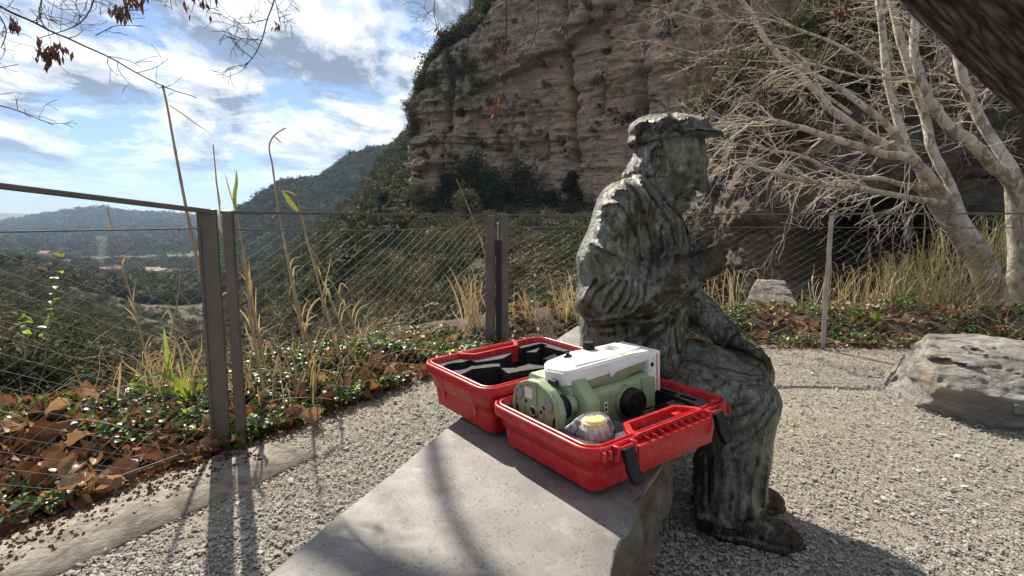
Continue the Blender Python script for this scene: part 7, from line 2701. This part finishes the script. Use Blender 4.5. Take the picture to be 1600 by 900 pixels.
G_DG = 'clumps of dry grass behind the fence'
clump('dry_grass', 'tall pale dry grass clump left of the double post', 'grass', 742, 520, 4.95, 46, 0.35, 0.78, 0.0075, (-0.12, 0), M_STRAW, 1, G_DG, 0.07, 0.5)
clump('dry_grass', 'dry grass clump between the double post and the bronze figure', 'grass', 895, 500, 5.0, 40, 0.25, 0.62, 0.007, (-0.05, 0), M_STRAW, 2, G_DG, 0.08, 0.4)
clump('dry_grass', 'drooping dry grass close to the right of the double post', 'grass', 832, 505, 5.0, 22, 0.2, 0.48, 0.007, (-0.25, 0), M_STRAW, 3, G_DG, 0.07, 0.7)
clump('dry_grass', 'dry grass at the feet of the canes right of the wide post', 'grass', 420, 628, 3.05, 46, 0.12, 0.40, 0.006, (0.05, 0), M_STRAW, 4, G_DG, 0.14, 0.8)
clump('dry_grass', 'dry looping grass under the middle of the middle fence panel', 'grass', 520, 588, 3.6, 40, 0.12, 0.36, 0.0055, (0.1, 0), M_STRAW, 5, G_DG, 0.2, 0.9)
clump('dry_grass', 'pale dry grass in front of the flat rock by the hand of the figure', 'grass', 1150, 480, 5.3, 42, 0.2, 0.55, 0.005, (-0.2, 0), M_STRAW, 6, G_DG, 0.16, 0.7)
clump('dry_grass', 'dry grass under the tall cane left of the wide post', 'grass', 270, 610, 3.0, 34, 0.15, 0.42, 0.005, (0.1, 0), M_STRAW, 7, G_DG, 0.15, 0.8)
M_CANEMIX = leafy('cane_thicket_leaf', [(0.1, (0.075, 0.095, 0.04)), (0.5, (0.16, 0.155, 0.085)), (0.95, (0.33, 0.285, 0.19))], 0.6, 0.28, 0.35, (1.3, 1.3, 0.7))
clump('cane_thicket', 'bushy yellow green reeds in front of the leaning white trunk', 'reeds', 1445, 500, 6.0, 460, 0.30, 0.98, 0.006, (0.0, 0), M_CANEMIX, 8, 'reed thickets by the white trees', 0.30, 0.7)
clump('cane_thicket', 'green reeds growing between the two white trunks', 'reeds', 1560, 420, 8.2, 220, 0.4, 1.0, 0.010, (0.0, 0), M_CANEMIX, 9, 'reed thickets by the white trees', 0.45, 0.6)
clump('cane_thicket', 'thin straw coloured reeds left of the bushy ones behind the right panel', 'reeds', 1350, 500, 5.8, 120, 0.25, 0.75, 0.005, (0.1, 0), M_STRAW, 10, 'reed thickets by the white trees', 0.25, 0.8)


def strap_plant():
    base = P(285, 618, 2.95)
    t = thing('strap_leaf_plant', 'plant with broad green strap leaves beside the wide fence post', 'plant', tuple(base))
    for k, (pts, w) in enumerate((([(300, 640, 2.9), (280, 600, 2.85), (255, 585, 2.8), (222, 592, 2.75)], 0.020), ([(310, 640, 2.9), (300, 610, 2.85), (318, 590, 2.8), (345, 596, 2.8)], 0.022),
                                   ([(300, 640, 3.0), (270, 600, 2.95), (262, 560, 2.95), (256, 510, 2.95)], 0.016), ([(310, 640, 3.0), (318, 590, 3.0), (330, 575, 3.0), (346, 580, 3.0)], 0.018),
                                   ([(300, 640, 2.9), (262, 612, 2.8), (235, 608, 2.75), (205, 596, 2.7)], 0.016), ([(310, 640, 2.9), (290, 596, 2.85), (300, 572, 2.85), (322, 566, 2.85)], 0.014))):
        w3 = np.array([P(*s) for s in pts]) - base
        v, f = blade_mesh(w3, w, (0.2, -0.6, 0.8), 0.25)
        obj('leaf', v, f, M_CANEGREEN if k % 2 else M_HERB, t)


strap_plant()


def sprig(label, spec, seed, n=12, size=0.03):
    p = np.array([P(*s) for s in spec])
    t = thing('weed_sprig', label, 'plant', tuple(p[0]), 0, 'green sprigs among the leaf litter')
    q = resample(p, 16) - p[0]
    tb = Tubes()
    tb.add(q, np.linspace(0.003, 0.001, 16), 5)
    tb.build('stem', M_GREYTWIG, t)
    g = np.random.default_rng(seed)
    me = small_leaf(40 + seed, M_HERB, 0.85)
    for k in range(n):
        i = int(g.uniform(0.45, 1.0) * 15)
        o = bpy.data.objects.new('leaf', me)
        COL.objects.link(o)
        o.parent = t
        o.location = tuple(q[i])
        o.rotation_euler = (g.normal(0, 0.5), g.normal(-0.1, 0.5), g.uniform(0, 6.28))
        s = size * g.uniform(0.6, 1.3)
        o.scale = (s, s, s)


sprig('yellow green sprig between the leaf pile and the strap leaved plant', [(215, 640, 2.9), (210, 610, 2.9), (216, 585, 2.9)], 1, 13, 0.040)
sprig('small sprig with green leaves highest behind the left fence panel', [(70, 560, 3.3), (82, 470, 3.3), (98, 390, 3.3)], 2, 9, 0.034)
sprig('yellow leaved sprig low behind the left fence panel', [(50, 560, 3.2), (70, 520, 3.2), (84, 478, 3.2)], 3, 11, 0.034)
sprig('green sprig at the foot of the leaf pile near the left edge', [(40, 560, 3.0), (36, 520, 3.0), (40, 490, 3.0)], 4, 9, 0.034)
sprig('bright green herb at the right of the long fence panel by the white trunks', [(1560, 545, 5.0), (1556, 530, 5.0), (1552, 516, 5.0)], 5, 14, 0.05)
sprig('bright green sprig under the long fence panel near the pale post', [(1372, 520, 5.0), (1370, 505, 5.0), (1368, 490, 5.0)], 6, 12, 0.045)


def shadow_bushes():
    g = np.random.default_rng(5)
    tb = Tubes()
    # pale roots and vines hanging over the rock bank
    for _ in range(120):
        i, j = int(g.integers(20, 440)), int(g.integers(60, 262))
        p = NEARROCK[i, j] + np.array([0, -0.05, 0.0])
        d = np.array([g.normal(-0.3, 0.6), -0.12, g.normal(-0.2, 0.7)])
        d /= np.linalg.norm(d)
        L = g.uniform(0.4, 1.5)
        grow(tb, p, d, L, 0.009, 2, g, 3, 0.55, 0.0, (2, 3), 0.2, -0.03, None, 0.0022)
    o = tb.build('vine_tangle', M_TWIG)
    tag(o, 'tangle of pale dry vines and roots over the rock bank', None, None, 'stuff')


shadow_bushes()
